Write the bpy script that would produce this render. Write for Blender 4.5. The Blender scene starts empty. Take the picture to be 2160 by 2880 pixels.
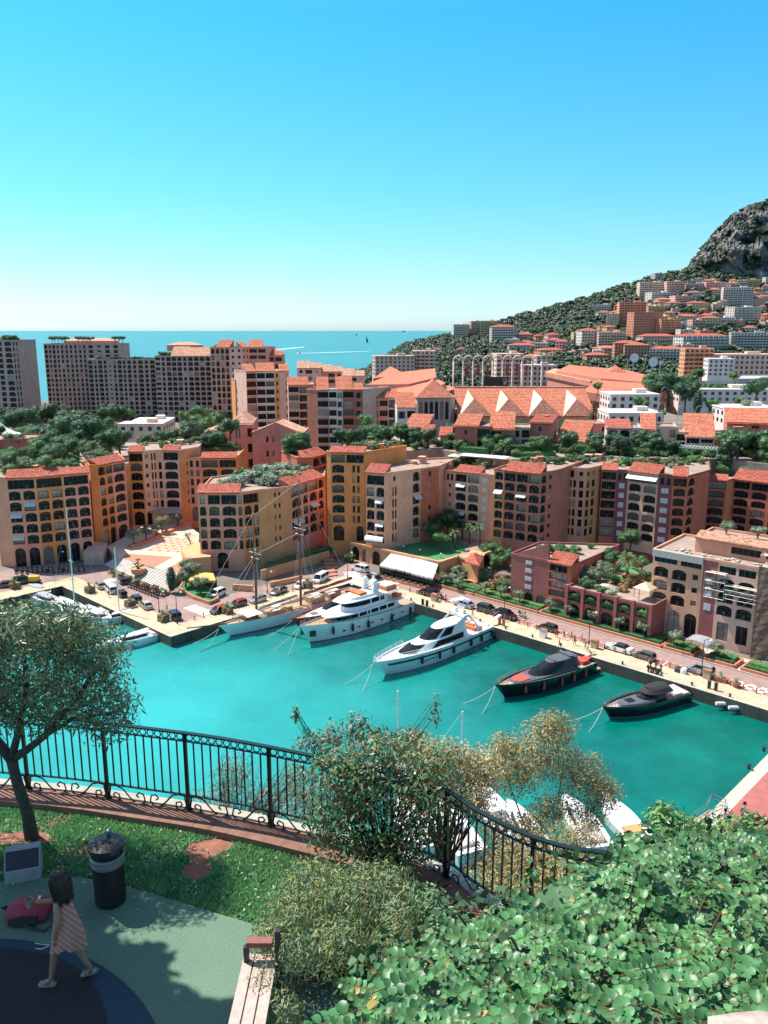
import bpy,bmesh,math,random
import numpy as np
from mathutils import Vector,Matrix
R=random.Random(7)
NP=np.random.RandomState(11)
SC=bpy.context.scene
COL=SC.collection
rad=math.radians
# ------------------------------------------------------------------ camera, sky, sun, exposure
CZ=58.0;PITCH=rad(12.55);F=2300.0
ct,st=math.cos(PITCH),math.sin(PITCH)
cam=bpy.data.cameras.new('camera');cam_o=bpy.data.objects.new('camera',cam);COL.objects.link(cam_o)
cam_o.location=(0,0,CZ);cam_o.rotation_euler=(math.pi/2-PITCH,0,0)
cam.sensor_fit='VERTICAL';cam.sensor_height=24.0;cam.lens=24.0*F/2880.0
cam.clip_start=0.1;cam.clip_end=60000
SC.camera=cam_o
SUN_AZ=Vector((-.85,.53));SUN_EL=rad(57)
wd=bpy.data.worlds.new('World');SC.world=wd;wd.use_nodes=True
nt=wd.node_tree;nt.nodes.clear()
wo=nt.nodes.new('ShaderNodeOutputWorld');bg=nt.nodes.new('ShaderNodeBackground')
sk=nt.nodes.new('ShaderNodeTexSky');sk.sky_type='NISHITA';sk.sun_disc=False
sk.sun_elevation=SUN_EL;sk.sun_rotation=math.atan2(SUN_AZ.x,SUN_AZ.y)
sk.altitude=50;sk.air_density=1.0;sk.dust_density=0.6;sk.ozone_density=1.0
tc=nt.nodes.new('ShaderNodeTexCoord');sx=nt.nodes.new('ShaderNodeSeparateXYZ');nt.links.new(tc.outputs['Generated'],sx.inputs[0])
cr=nt.nodes.new('ShaderNodeValToRGB');el=cr.color_ramp.elements
for i,(p,c)in enumerate([(0,(.60,.81,1.12)),(.0114,(.59,.81,1.12)),(.045,(.50,.75,.93)),(.068,(.44,.72,.82)),(.146,(.30,.755,.82)),(.325,(.155,.80,.97)),(.56,(1.0,1.0,1.0))]):
 e=el[i]if i<2 else el.new(p)
 e.position=p;e.color=tuple(x*.6 for x in c)+(1,)
nt.links.new(sx.outputs[2],cr.inputs[0])
mx=nt.nodes.new('ShaderNodeMix');mx.data_type='RGBA';mx.blend_type='MULTIPLY';mx.inputs[0].default_value=1;mx.clamp_result=False
nt.links.new(sk.outputs[0],mx.inputs[6]);nt.links.new(cr.outputs[0],mx.inputs[7])
vs_=nt.nodes.new('ShaderNodeVectorMath');vs_.operation='SCALE';vs_.inputs['Scale'].default_value=1/.6
nt.links.new(mx.outputs[2],vs_.inputs[0]);nt.links.new(vs_.outputs[0],bg.inputs[0]);nt.links.new(bg.outputs[0],wo.inputs[0])
bg.inputs[1].default_value=0.128
sl=bpy.data.lights.new('sun','SUN');sl.energy=4.9;sl.angle=rad(.55);sl.color=(1,.95,.87)
so=bpy.data.objects.new('sun',sl);COL.objects.link(so)
sd=Vector((SUN_AZ.x*math.cos(SUN_EL),SUN_AZ.y*math.cos(SUN_EL),math.sin(SUN_EL)))
so.rotation_euler=sd.to_track_quat('Z','Y').to_euler();so.location=(0,0,200)
SC.view_settings.view_transform='Standard';SC.view_settings.look='None'
SC.view_settings.exposure=0.76;SC.view_settings.gamma=1.0
SC.render.engine='CYCLES'
try:
 SC.cycles.max_bounces=6;SC.cycles.diffuse_bounces=3;SC.cycles.glossy_bounces=3
 SC.cycles.transmission_bounces=4;SC.cycles.transparent_max_bounces=6;SC.cycles.caustics_reflective=False;SC.cycles.caustics_refractive=False
except Exception:pass
# ------------------------------------------------------------------ where things stand: photo point -> place on the ground
def ray(px,py):
 u=(px-1080)/F;v=(py-1440)/F
 return u,ct-v*st,-st-v*ct
def G(px,py,z=2.0):
 d=ray(px,py);t=(z-CZ)/d[2]
 return Vector((d[0]*t,d[1]*t,z))
def atY(px,py,y):
 d=ray(px,py);t=y/d[1]
 return Vector((d[0]*t,y,CZ+d[2]*t))
E1=Vector((.72,-.694,0));E2=Vector((-.694,-.72,0));CO=Vector((-7.9,177.1,0))
E1A=math.atan2(-.694,.72)
def AB(a,b,z=0.0):return Vector((CO.x+a*E1.x+b*E2.x,CO.y+a*E1.y+b*E2.y,z))
def zat(px,py,p):
 """height of the point above/below plan position p seen on photo row py"""
 d=ray(px,py)
 return CZ+d[2]/d[1]*p.y
def along(p,ang,px,z):
 """distance from p along heading ang to photo column px"""
 u=(px-1080)/F;dx,dy=math.cos(ang),math.sin(ang)
 return(u*(p.y*ct+(CZ-z)*st)-p.x)/(dx-u*dy*ct)
# ------------------------------------------------------------------ mesh builder
class MB:
 def __init__(s):s.v=[];s.f=[];s.m=[]
 def add(s,vs,fs,m=0):
  o=len(s.v);s.v+=[tuple(v)for v in vs]
  for f in fs:s.f.append(tuple(i+o for i in f));s.m.append(m)
 def quad(s,a,b,c,d,m=0):s.add((a,b,c,d),((0,1,2,3),),m)
 def tri(s,a,b,c,m=0):s.add((a,b,c),((0,1,2),),m)
 def box(s,c,d,rz=0,m=0,tp=1.0):
  """box: c = centre of the base, d = size; tp tapers the top"""
  x,y,z=d[0]/2,d[1]/2,d[2];cs,sn=math.cos(rz),math.sin(rz);vs=[]
  for zz,k in((0,1),(z,tp)):
   for sx,sy in((-1,-1),(1,-1),(1,1),(-1,1)):
    X,Y=sx*x*k,sy*y*k
    vs.append((c[0]+X*cs-Y*sn,c[1]+X*sn+Y*cs,c[2]+zz))
  s.add(vs,((3,2,1,0),(4,5,6,7),(0,1,5,4),(1,2,6,5),(2,3,7,6),(3,0,4,7)),m)
 def bar(s,a,b,w,h=None,m=0):
  a=Vector(a);b=Vector(b);h=h or w;d=(b-a)
  if d.length<1e-6:return
  d.normalize();up=Vector((0,0,1))if abs(d.z)<.95 else Vector((1,0,0))
  x=d.cross(up).normalized();y=x.cross(d).normalized()
  vs=[p+x*(sx*w/2)+y*(sy*h/2)for p in(a,b)for sx,sy in((-1,-1),(1,-1),(1,1),(-1,1))]
  s.add(vs,((0,1,2,3),(7,6,5,4),(0,4,5,1),(1,5,6,2),(2,6,7,3),(3,7,4,0)),m)
 def tube(s,pts,r,n=6,m=0,cap=True):
  pts=[Vector(p)for p in pts];rs=r if isinstance(r,(list,tuple))else[r]*len(pts)
  o=len(s.v);px=None
  for i,p in enumerate(pts):
   d=(pts[min(i+1,len(pts)-1)]-pts[max(i-1,0)])
   if d.length<1e-9:d=Vector((0,0,1))
   d.normalize()
   if px is None:
    x=d.cross(Vector((0,0,1))if abs(d.z)<.9 else Vector((1,0,0))).normalized()
   else:
    x=px-d*px.dot(d);x=x.normalized()if x.length>1e-6 else d.orthogonal().normalized()
   px=x;y=d.cross(x)
   for k in range(n):
    t=2*math.pi*k/n;s.v.append(tuple(p+(x*math.cos(t)+y*math.sin(t))*rs[i]))
  for i in range(len(pts)-1):
   for k in range(n):
    k2=(k+1)%n
    s.f.append((o+i*n+k,o+i*n+k2,o+(i+1)*n+k2,o+(i+1)*n+k));s.m.append(m)
  if cap:
   s.f.append(tuple(o+k for k in range(n))[::-1]);s.m.append(m)
   e=o+(len(pts)-1)*n;s.f.append(tuple(e+k for k in range(n)));s.m.append(m)
 def lathe(s,c,prof,n=12,m=0,cap=True):
  """prof: list of (radius, z)"""
  o=len(s.v)
  for r,z in prof:
   for k in range(n):
    t=2*math.pi*k/n;s.v.append((c[0]+r*math.cos(t),c[1]+r*math.sin(t),c[2]+z))
  for i in range(len(prof)-1):
   for k in range(n):
    k2=(k+1)%n
    s.f.append((o+i*n+k,o+i*n+k2,o+(i+1)*n+k2,o+(i+1)*n+k));s.m.append(m)
  if cap:
   s.f.append(tuple(o+k for k in range(n))[::-1]);s.m.append(m)
   e=o+(len(prof)-1)*n;s.f.append(tuple(e+k for k in range(n)));s.m.append(m)
 def prism(s,poly,z0,z1,m=0,mt=None):
  n=len(poly);o=len(s.v)
  zs1=z1 if isinstance(z1,(list,tuple))else[z1]*n
  s.v+=[(p[0],p[1],z0)for p in poly]+[(p[0],p[1],z)for p,z in zip(poly,zs1)]
  ar=sum(poly[i][0]*poly[(i+1)%n][1]-poly[(i+1)%n][0]*poly[i][1]for i in range(n))
  for i in range(n):
   j=(i+1)%n
   f=(o+i,o+j,o+n+j,o+n+i);s.f.append(f if ar>0 else f[::-1]);s.m.append(m)
  b=tuple(o+i for i in range(n));t=tuple(o+n+i for i in range(n))
  s.f.append(b[::-1]if ar>0 else b);s.m.append(m)
  s.f.append(t if ar>0 else t[::-1]);s.m.append(m if mt is None else mt)
 def loft(s,secs,closed=False,m=0,mf=None,caps=True):
  """secs: list of equal-length point lists"""
  n=len(secs[0]);o=len(s.v)
  for sec in secs:s.v+=[tuple(p)for p in sec]
  for i in range(len(secs)-1):
   for k in range(n if closed else n-1):
    k2=(k+1)%n
    s.f.append((o+i*n+k,o+i*n+k2,o+(i+1)*n+k2,o+(i+1)*n+k));s.m.append(mf(i,k)if mf else m)
  if caps:
   s.f.append(tuple(o+k for k in range(n))[::-1]);s.m.append(m)
   e=o+(len(secs)-1)*n;s.f.append(tuple(e+k for k in range(n)));s.m.append(m)
 def ball(s,c,r,n=8,rings=5,m=0):
  rx,ry,rz=r if isinstance(r,(tuple,list))else(r,r,r)
  o=len(s.v);s.v.append((c[0],c[1],c[2]-rz))
  for i in range(1,rings):
   t=math.pi*i/rings
   for k in range(n):
    p=2*math.pi*k/n
    s.v.append((c[0]+rx*math.sin(t)*math.cos(p),c[1]+ry*math.sin(t)*math.sin(p),c[2]-rz*math.cos(t)))
  s.v.append((c[0],c[1],c[2]+rz));e=len(s.v)-1
  for k in range(n):
   k2=(k+1)%n
   s.f.append((o,o+1+k2,o+1+k));s.m.append(m)
   for i in range(rings-2):
    b=o+1+i*n;s.f.append((b+k,b+k2,b+n+k2,b+n+k));s.m.append(m)
   b=o+1+(rings-2)*n;s.f.append((b+k,b+k2,e));s.m.append(m)
 def mesh(s,name,mats,org=None,smooth=False):
  me=bpy.data.meshes.new(name)
  v=s.v if org is None else[(a-org[0],b-org[1],c-org[2])for a,b,c in s.v]
  me.from_pydata(v,[],s.f)
  for mt in(mats if isinstance(mats,(list,tuple))else[mats]):me.materials.append(mt)
  if len(me.polygons)==len(s.m):me.polygons.foreach_set('material_index',s.m)
  if smooth:me.polygons.foreach_set('use_smooth',[True]*len(me.polygons))
  me.update();return me
 def build(s,name,mats,parent=None,org=None,smooth=False,loc=None):
  """links the collected shapes as ONE object; world coordinates are taken relative to the parent's place"""
  if org is None and parent is not None and loc is None:org=wloc(parent)
  me=s.mesh(name,mats,org,smooth)
  return inst(name,me,loc or(0,0,0),0,parent)
def wloc(o):
 v=Vector(o.location)
 while o.parent:o=o.parent;v=v+Vector(o.location)
 return v
def inst(name,me,loc=(0,0,0),rz=0,parent=None,sc=None):
 o=bpy.data.objects.new(name,me);o.location=loc;o.rotation_euler=(0,0,rz)
 if sc is not None:o.scale=sc if isinstance(sc,(tuple,list,Vector))else(sc,sc,sc)
 if parent:o.parent=parent
 COL.objects.link(o);return o
def tag(o,label=None,cat=None,group=None,kind=None):
 if label:o['label']=label
 if cat:o['category']=cat
 if group:o['group']=group
 if kind:o['kind']=kind
 return o
def thing(name,label,cat,loc=(0,0,0),rz=0,group=None):
 return tag(inst(name,None,loc,rz),label,cat,group)
def dup(root,loc,rz=0,label=None,sc=None,group=None):
 r=root.copy();COL.objects.link(r);r.location=loc;r.rotation_euler=(0,0,rz)
 if sc is not None:r.scale=sc if isinstance(sc,(tuple,list))else(sc,sc,sc)
 if label:r['label']=label
 if group:r['group']=group
 for ch in list(root.children):
  c=ch.copy();COL.objects.link(c);c.parent=r
  for g in ch.children:
   d=g.copy();COL.objects.link(d);d.parent=c
 return r
# ------------------------------------------------------------------ materials
def nmat(name):
 m=bpy.data.materials.new(name);m.use_nodes=True
 b=m.node_tree.nodes.get('Principled BSDF');return m,m.node_tree,b
def L(nt,a,b):nt.links.new(a,b)
def mix(nt,fac,c1,c2,mode='MIX'):
 n=nt.nodes.new('ShaderNodeMix');n.data_type='RGBA';n.blend_type=mode
 for sock,val in((n.inputs[0],fac),(n.inputs[6],c1),(n.inputs[7],c2)):
  if hasattr(val,'links'):L(nt,val,sock)
  else:sock.default_value=val if not isinstance(val,tuple)else(*val[:3],1)
 return n.outputs[2]
def noise(nt,scale,detail=4,rough=.6,coord=None):
 n=nt.nodes.new('ShaderNodeTexNoise');n.inputs['Scale'].default_value=scale;n.inputs['Detail'].default_value=detail;n.inputs['Roughness'].default_value=rough
 if coord is None:
  g=nt.nodes.new('ShaderNodeNewGeometry');coord=g.outputs['Position']
 L(nt,coord,n.inputs['Vector']);return n.outputs['Fac']
def ramp(nt,x,stops):
 n=nt.nodes.new('ShaderNodeValToRGB');cr=n.color_ramp
 while len(cr.elements)>2:cr.elements.remove(cr.elements[-1])
 while len(cr.elements)<len(stops):cr.elements.new(1)
 for e,(p,c)in zip(cr.elements,stops):e.position=p;e.color=(*c,1)if len(c)==3 else c
 L(nt,x,n.inputs[0]);return n.outputs['Color']
def bump(nt,h,b,strength=.3,dist=.05):
 n=nt.nodes.new('ShaderNodeBump');n.inputs['Strength'].default_value=strength;n.inputs['Distance'].default_value=dist
 L(nt,h,n.inputs['Height']);L(nt,n.outputs[0],b.inputs['Normal'])
MC={}
def plain(name,c,rough=.6,metal=0,var=.12,scale=2.0,spec=.5,coat=0):
 k=('p',name)
 if k in MC:return MC[k]
 m,nt,b=nmat(name)
 f=noise(nt,scale);lo=tuple(x*(1-var)for x in c);hi=tuple(min(1,x*(1+var))for x in c)
 L(nt,ramp(nt,f,[(.3,lo),(.7,hi)]),b.inputs['Base Color'])
 b.inputs['Roughness'].default_value=rough;b.inputs['Metallic'].default_value=metal
 b.inputs['Specular IOR Level'].default_value=spec
 if coat:b.inputs['Coat Weight'].default_value=coat;b.inputs['Coat Roughness'].default_value=.05
 MC[k]=m;return m
def stucco(name,c):
 """painted render: base colour with broad weathering, rain streaks and a fine grain"""
 k=('s',name)
 if k in MC:return MC[k]
 c=(min(.74,c[0]*1.34),min(.64,c[1]*1.18),c[2]*1.16);m,nt,b=nmat(name)
 g=nt.nodes.new('ShaderNodeNewGeometry')
 mp=nt.nodes.new('ShaderNodeMapping');mp.inputs['Scale'].default_value=(1,1,.12);L(nt,g.outputs['Position'],mp.inputs['Vector'])
 f1=noise(nt,.25,5,.65);f2=noise(nt,1.1,5,.7,mp.outputs[0]);f3=noise(nt,9,3,.6)
 c1=ramp(nt,f1,[(.3,tuple(x*.84 for x in c)),(.72,tuple(min(1,x*1.14)for x in c))])
 c2=mix(nt,.38,c1,ramp(nt,f2,[(.3,(.66,.63,.60)),(.55,(1,1,1))]),'MULTIPLY')
 L(nt,c2,b.inputs['Base Color']);b.inputs['Roughness'].default_value=.9;b.inputs['Specular IOR Level'].default_value=.2
 bump(nt,f3,b,.25,.02)
 MC[k]=m;return m
def tilemat(name,c,size=.38):
 """clay tiles: every tile its own tone, courses with a step"""
 k=('t',name)
 if k in MC:return MC[k]
 m,nt,b=nmat(name)
 g=nt.nodes.new('ShaderNodeNewGeometry')
 v=nt.nodes.new('ShaderNodeTexVoronoi');v.inputs['Scale'].default_value=1/size;v.inputs['Randomness'].default_value=.6;L(nt,g.outputs['Position'],v.inputs['Vector'])
 sp=nt.nodes.new('ShaderNodeSeparateColor');L(nt,v.outputs['Color'],sp.inputs[0])
 c1=ramp(nt,sp.outputs[0],[(0,tuple(x*.62 for x in c)),(.5,c),(1,(min(1,c[0]*1.2),min(1,c[1]*1.4),min(1,c[2]*1.5)))])
 f=noise(nt,.35,5,.7)
 c2=mix(nt,.5,c1,ramp(nt,f,[(.32,(.68,.66,.64)),(.66,(1.0,1.0,1.0))]),'MULTIPLY')
 L(nt,c2,b.inputs['Base Color']);b.inputs['Roughness'].default_value=.85;b.inputs['Specular IOR Level'].default_value=.2
 bump(nt,v.outputs['Distance'],b,.5,.06)
 MC[k]=m;return m
def glassmat(name,c=(.014,.016,.017),rough=.1):
 k=('g',name)
 if k in MC:return MC[k]
 m,nt,b=nmat(name)
 f=noise(nt,.7,2)
 L(nt,ramp(nt,f,[(.35,tuple(x*.6 for x in c)),(.65,tuple(min(1,x*1.5)for x in c))]),b.inputs['Base Color'])
 b.inputs['Roughness'].default_value=rough;b.inputs['IOR'].default_value=1.5;b.inputs['Specular IOR Level'].default_value=.22
 MC[k]=m;return m
def leafmat(name,c,c2,scale=.8,tr=.18,rough=.5):
 """leaf: tone varies leaf clump to leaf clump and plant to plant, a little light passes through"""
 k=('l',name)
 if k in MC:return MC[k]
 m,nt,b=nmat(name)
 g=nt.nodes.new('ShaderNodeNewGeometry');oi=nt.nodes.new('ShaderNodeObjectInfo')
 f=noise(nt,scale,3,.7)
 col=ramp(nt,f,[(.32,c),(.68,c2)])
 mr=nt.nodes.new('ShaderNodeMapRange');L(nt,g.outputs['Random Per Island'],mr.inputs[0]);mr.inputs[3].default_value=.65;mr.inputs[4].default_value=1.35
 mr2=nt.nodes.new('ShaderNodeMapRange');L(nt,oi.outputs['Random'],mr2.inputs[0]);mr2.inputs[3].default_value=1.0;mr2.inputs[4].default_value=1.75
 mu=nt.nodes.new('ShaderNodeMath');mu.operation='MULTIPLY';L(nt,mr.outputs[0],mu.inputs[0]);L(nt,mr2.outputs[0],mu.inputs[1])
 vm=nt.nodes.new('ShaderNodeVectorMath');vm.operation='SCALE';L(nt,col,vm.inputs[0]);L(nt,mu.outputs[0],vm.inputs['Scale'])
 L(nt,vm.outputs[0],b.inputs['Base Color']);b.inputs['Roughness'].default_value=rough;b.inputs['Specular IOR Level'].default_value=.35
 if tr:
  t=nt.nodes.new('ShaderNodeBsdfTranslucent');L(nt,vm.outputs[0],t.inputs[0])
  ms=nt.nodes.new('ShaderNodeMixShader');ms.inputs[0].default_value=tr
  out=[n for n in nt.nodes if n.type=='OUTPUT_MATERIAL'][0]
  L(nt,b.outputs[0],ms.inputs[1]);L(nt,t.outputs[0],ms.inputs[2]);L(nt,ms.outputs[0],out.inputs[0])
 MC[k]=m;return m
M_DARK=plain('dark_iron',(.018,.020,.020),.45)
M_WHITE=plain('white_paint',(.72,.71,.68),.45,var=.05)
M_GREYM=plain('grey_metal',(.30,.31,.32),.35,.6)
M_GLASS=glassmat('dark_glass')
M_CURT=plain('pale_blind',(.46,.38,.31),.7,var=.15,scale=.6)
M_CURT2=plain('curtain',(.20,.165,.135),.8,var=.3,scale=1.4)
M_WOOD=plain('brown_wood',(.16,.075,.045),.55,var=.3,scale=6)
M_TERRA=plain('terracotta',(.36,.13,.07),.8)
M_FRAME=plain('window_frame',(.10,.09,.085),.5)
M_SHUT=plain('white_shutter',(.56,.57,.57),.6,var=.08)
M_GRNSH=plain('green_shutter',(.03,.11,.07),.6)
TILE_O=tilemat('orange_clay_tiles',(.50,.165,.095))
TILE_R=tilemat('red_clay_tiles',(.42,.115,.075))
TILE_P=tilemat('pale_clay_tiles',(.56,.29,.19),.45)
# ================================================================== THE SETTING
def lerp(xs,ys,x):
 return float(np.interp(x,xs,ys))
def rq(px,py):
 d=ray(px,py);return d[0]/d[1],d[2]/d[1]
RID=[(985,1052),(1035,1046),(1060,1020),(1100,995),(1160,968),(1230,950),(1290,945),(1350,938),(1375,915),(1440,895),(1520,878),(1600,855),(1680,830),(1740,810),(1830,785),(1930,762),(1955,758),(2050,772),(2160,792),(2420,800)]
TOP=[(1935,762),(1950,728),(1980,692),(2020,645),(2060,606),(2085,590),(2110,578),(2160,566),(2300,520),(2420,480)]
RQ=[rq(*p)for p in RID];TQ=[rq(*p)for p in TOP]
rxs=[p[0]for p in RQ];rzs=[p[1]for p in RQ];txs=[p[0]for p in TQ];tzs=[p[1]for p in TQ]
def ydist(q):return lerp([rq(985,1040)[0],rq(1300,940)[0],rq(1500,870)[0],rq(2160,790)[0]],[1130,1280,1400,1450],q)
Y0=600.0
def terr(x,y):
 """height of the hillside at plan position x, y"""
 q=x/y;yr=ydist(q);zr=CZ+lerp(rxs,rzs,q)*yr
 if y<=Y0:return 2.0
 s=min(1.25,(y-Y0)/(yr-Y0));p=1.5
 z=2.2+(zr-2.2)*s**p if s<=1 else zr-(s-1)*220
 return z+1.2*math.sin(x*.043+1.3)*math.sin(y*.037)
def hit(px,py):
 """point of the hillside seen at photo point px, py"""
 d=ray(px,py);y=560.0
 while y<1700:
  x=d[0]/d[1]*y;z=CZ+d[2]/d[1]*y
  if z<=(terr(x,y)if y>Y0 else 2.0):return Vector((x,y,z))
  y+=4
 return Vector((d[0]/d[1]*1400,1400,terr(d[0]/d[1]*1400,1400)))
# --- water: one sea out to the horizon, the harbour basin as a sheet on top of it
def watermat(name,deep,shallow,wave,dist,rough,bumps):
 m,nt,b=nmat(name)
 f=noise(nt,wave[0],5,.65);c=ramp(nt,f,[(.36,deep),(.66,shallow)])
 L(nt,c,b.inputs['Base Color']);b.inputs['Roughness'].default_value=rough;b.inputs['IOR'].default_value=1.45
 h1=noise(nt,wave[1],4,.6);h2=noise(nt,wave[2],3,.6)
 ad=nt.nodes.new('ShaderNodeMath');ad.operation='ADD';L(nt,h1,ad.inputs[0]);L(nt,h2,ad.inputs[1])
 bump(nt,ad.outputs[0],b,bumps,dist);return m
M_SEA=watermat('sea_water',(.014,.165,.156),(.022,.195,.184),(.004,.05,.3),1.0,.3,.5)
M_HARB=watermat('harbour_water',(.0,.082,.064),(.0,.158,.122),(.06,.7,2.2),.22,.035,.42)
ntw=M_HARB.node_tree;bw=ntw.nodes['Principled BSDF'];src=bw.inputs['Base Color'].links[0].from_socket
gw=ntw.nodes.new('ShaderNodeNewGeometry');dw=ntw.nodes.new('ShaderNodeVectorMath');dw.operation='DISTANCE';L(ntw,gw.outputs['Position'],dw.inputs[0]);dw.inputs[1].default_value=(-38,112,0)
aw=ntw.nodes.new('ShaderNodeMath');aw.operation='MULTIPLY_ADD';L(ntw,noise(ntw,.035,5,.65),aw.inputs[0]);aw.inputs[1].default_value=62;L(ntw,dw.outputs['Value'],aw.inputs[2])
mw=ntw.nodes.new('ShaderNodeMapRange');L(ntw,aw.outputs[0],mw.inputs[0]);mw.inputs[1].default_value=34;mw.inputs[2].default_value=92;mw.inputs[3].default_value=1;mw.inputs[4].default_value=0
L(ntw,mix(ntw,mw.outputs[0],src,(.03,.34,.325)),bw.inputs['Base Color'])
mb=MB();mb.quad((-60000,-300,0),(60000,-300,0),(60000,60000,0),(-60000,60000,0));tag(mb.build('sea',M_SEA),kind='structure')
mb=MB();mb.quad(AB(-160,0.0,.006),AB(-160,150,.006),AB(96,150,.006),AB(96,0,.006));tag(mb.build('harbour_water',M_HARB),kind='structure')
# --- flat reclaimed land of the town and its quays
def pavemat(name,c,size,joint,jw=.03,rough=.85,var=.18):
 m,nt,b=nmat(name)
 g=nt.nodes.new('ShaderNodeNewGeometry')
 mp=nt.nodes.new('ShaderNodeMapping');mp.inputs['Rotation'].default_value=(0,0,-E1A);L(nt,g.outputs['Position'],mp.inputs['Vector'])
 br=nt.nodes.new('ShaderNodeTexBrick');br.inputs['Scale'].default_value=1;br.inputs['Brick Width'].default_value=size;br.inputs['Row Height'].default_value=size*.6;br.inputs['Mortar Size'].default_value=jw
 lo=tuple(x*(1-var)for x in c)
 for i,cc in((1,c),(2,lo),(3,joint)):br.inputs[i].default_value=(*cc,1)
 L(nt,mp.outputs[0],br.inputs['Vector'])
 f=noise(nt,.35,6,.7);f2=noise(nt,2.5,4,.7)
 c2=mix(nt,.6,br.outputs['Color'],ramp(nt,f,[(.3,(.62,.58,.54)),(.62,(1,1,1))]),'MULTIPLY')
 c3=mix(nt,.35,c2,ramp(nt,f2,[(.35,(.7,.68,.66)),(.55,(1,1,1))]),'MULTIPLY')
 L(nt,c3,b.inputs['Base Color']);b.inputs['Roughness'].default_value=rough;b.inputs['Specular IOR Level'].default_value=.25
 bump(nt,f2,b,.2,.02);return m
M_QUAY=pavemat('quay_paving',(.62,.49,.33),1.6,(.33,.24,.15))
M_COPE=pavemat('pale_coping',(.58,.53,.44),2.4,(.35,.31,.26))
M_ROAD=plain('road_asphalt',(.29,.195,.172),.9,var=.14,scale=.8,spec=.2)
M_ROADR=plain('red_road',(.30,.125,.105),.9,var=.14,scale=1.2,spec=.2)
M_REDQ=plain('red_quay_surface',(.34,.115,.10),.9,var=.16,scale=.6,spec=.2)
M_CITY=plain('town_ground',(.17,.145,.12),.95,var=.3,scale=.06,spec=.2)
M_QWALL=pavemat('quay_wall',(.10,.095,.08),2.2,(.05,.05,.045),.05)
M_LINE=plain('road_paint',(.70,.68,.64),.8,var=.12,scale=3)
M_KERB=plain('kerb_stone',(.40,.30,.24),.85,var=.15,scale=1.5)
M_EARTH=plain('brown_earth',(.13,.075,.045),.95,var=.3,scale=3)
M_LAWN=leafmat('lawn_green',(.022,.12,.045),(.06,.20,.065),1.6,0,.9)
GZ=2.0
land=[(0,0),(96,0),(96,140),(150,140),(700,140)]
pts=[AB(a,b)for a,b in land]+[Vector((2400,600,0)),Vector((2400,640,0)),Vector((-20,640,0)),Vector((-60,720,0)),Vector((-150,650,0)),Vector((-420,690,0)),Vector((-700,560,0)),Vector((-700,200,0))]+[AB(-300,120),AB(-45,120),AB(-45,46),AB(0,46)]
def sheet(name,poly,z,mat,kind='structure',parent=None):
 m=MB();m.add([(p[0],p[1],z)for p in poly],[tuple(range(len(poly)))])
 ar=sum(poly[i][0]*poly[(i+1)%len(poly)][1]-poly[(i+1)%len(poly)][0]*poly[i][1]for i in range(len(poly)))
 if ar<0:m.f=[f[::-1]for f in m.f]
 o=m.build(name,mat,parent)
 return tag(o,kind=kind)if kind else o
sheet('town_ground',pts,GZ,M_CITY)
mb=MB()
edge=[(-45,120),(-45,46),(0,46),(0,0),(96,0),(96,140)]
for(a0,b0),(a1,b1)in zip(edge,edge[1:]):
 p,q=AB(a0,b0),AB(a1,b1);mb.quad((p.x,p.y,-3),(q.x,q.y,-3),(q.x,q.y,GZ-.02),(p.x,p.y,GZ-.02))
tag(mb.build('quay_wall',M_QWALL),kind='structure')
def strip(name,pts,z,mat):return sheet(name,[AB(*p)for p in pts],z,mat)
strip('quay_paving',[(-.0,0),(96,0),(96,-5.2),(-5.0,-5.2),(-5.0,40.6),(-50,40.6),(-50,120),(-45,120),(-45,46),(0,46)],GZ+.012,M_QUAY)
strip('red_quay',[(97.6,-5.2),(97.6,140),(150,140),(150,-5.2)],GZ+.012,M_REDQ)
strip('pale_coping',[(96,-5.2),(96,140),(97.6,140),(97.6,-5.2)],GZ+.016,M_COPE)
strip('road',[(-13,0),(-13,30),(-24,33.5),(-48,33.5),(-66,40),(-66,120),(-50.05,120),(-50.05,40.5),(-5.05,40.5),(-5.05,-5.25),(160,-5.25),(160,-11.6),(24,-11.6),(14,-12.5),(5,-11),(-5,-9.6),(-9,-14),(-14,-30),(-20,-30),(-16,-10)],GZ+.008,M_ROAD)
strip('parking_strip',[(20,-5.3),(92,-5.3),(92,-7.5),(20,-7.5)],GZ+.013,M_ROADR)
# quay edge stones, one by one along the water
copm=MB();copm.box((0,0,0),(1.96,.55,.10));cop=copm.mesh('coping_stone',M_COPE)
qe=tag(inst('quay_edge',None,AB(0,0,GZ)),kind='structure')
for i in range(48):
 o=inst('stone',cop,E1*(1+i*2.0)+E2*(-.27)+Vector((0,0,.005+.012*R.random())),E1A,qe)
for i in range(23):inst('stone',cop,E2*(1+i*2.0)+E1*(-.28)+Vector((0,0,.005+.012*R.random())),E1A+math.pi/2,qe)
# kerb along the far side of the road
def line_stones(name,p,q,step,size,mat,z=GZ,parent=None):
 d=q-p;n=int(d.length/step);ang=math.atan2(d.y,d.x);k=MB();k.box((0,0,0),(step*.985,size[0],size[1]));me=k.mesh('stone',mat)
 root=parent or tag(inst(name,None,(p.x,p.y,z)),kind='structure')
 for i in range(n):
  c=p+d*((i+.5)/n);o=inst('stone',me,Vector((c.x,c.y,z))-wloc(root),ang,root)
 return root
line_stones('kerb',AB(24,-11.9),AB(120,-11.9),1.3,(.35,.14),M_KERB)
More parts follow.
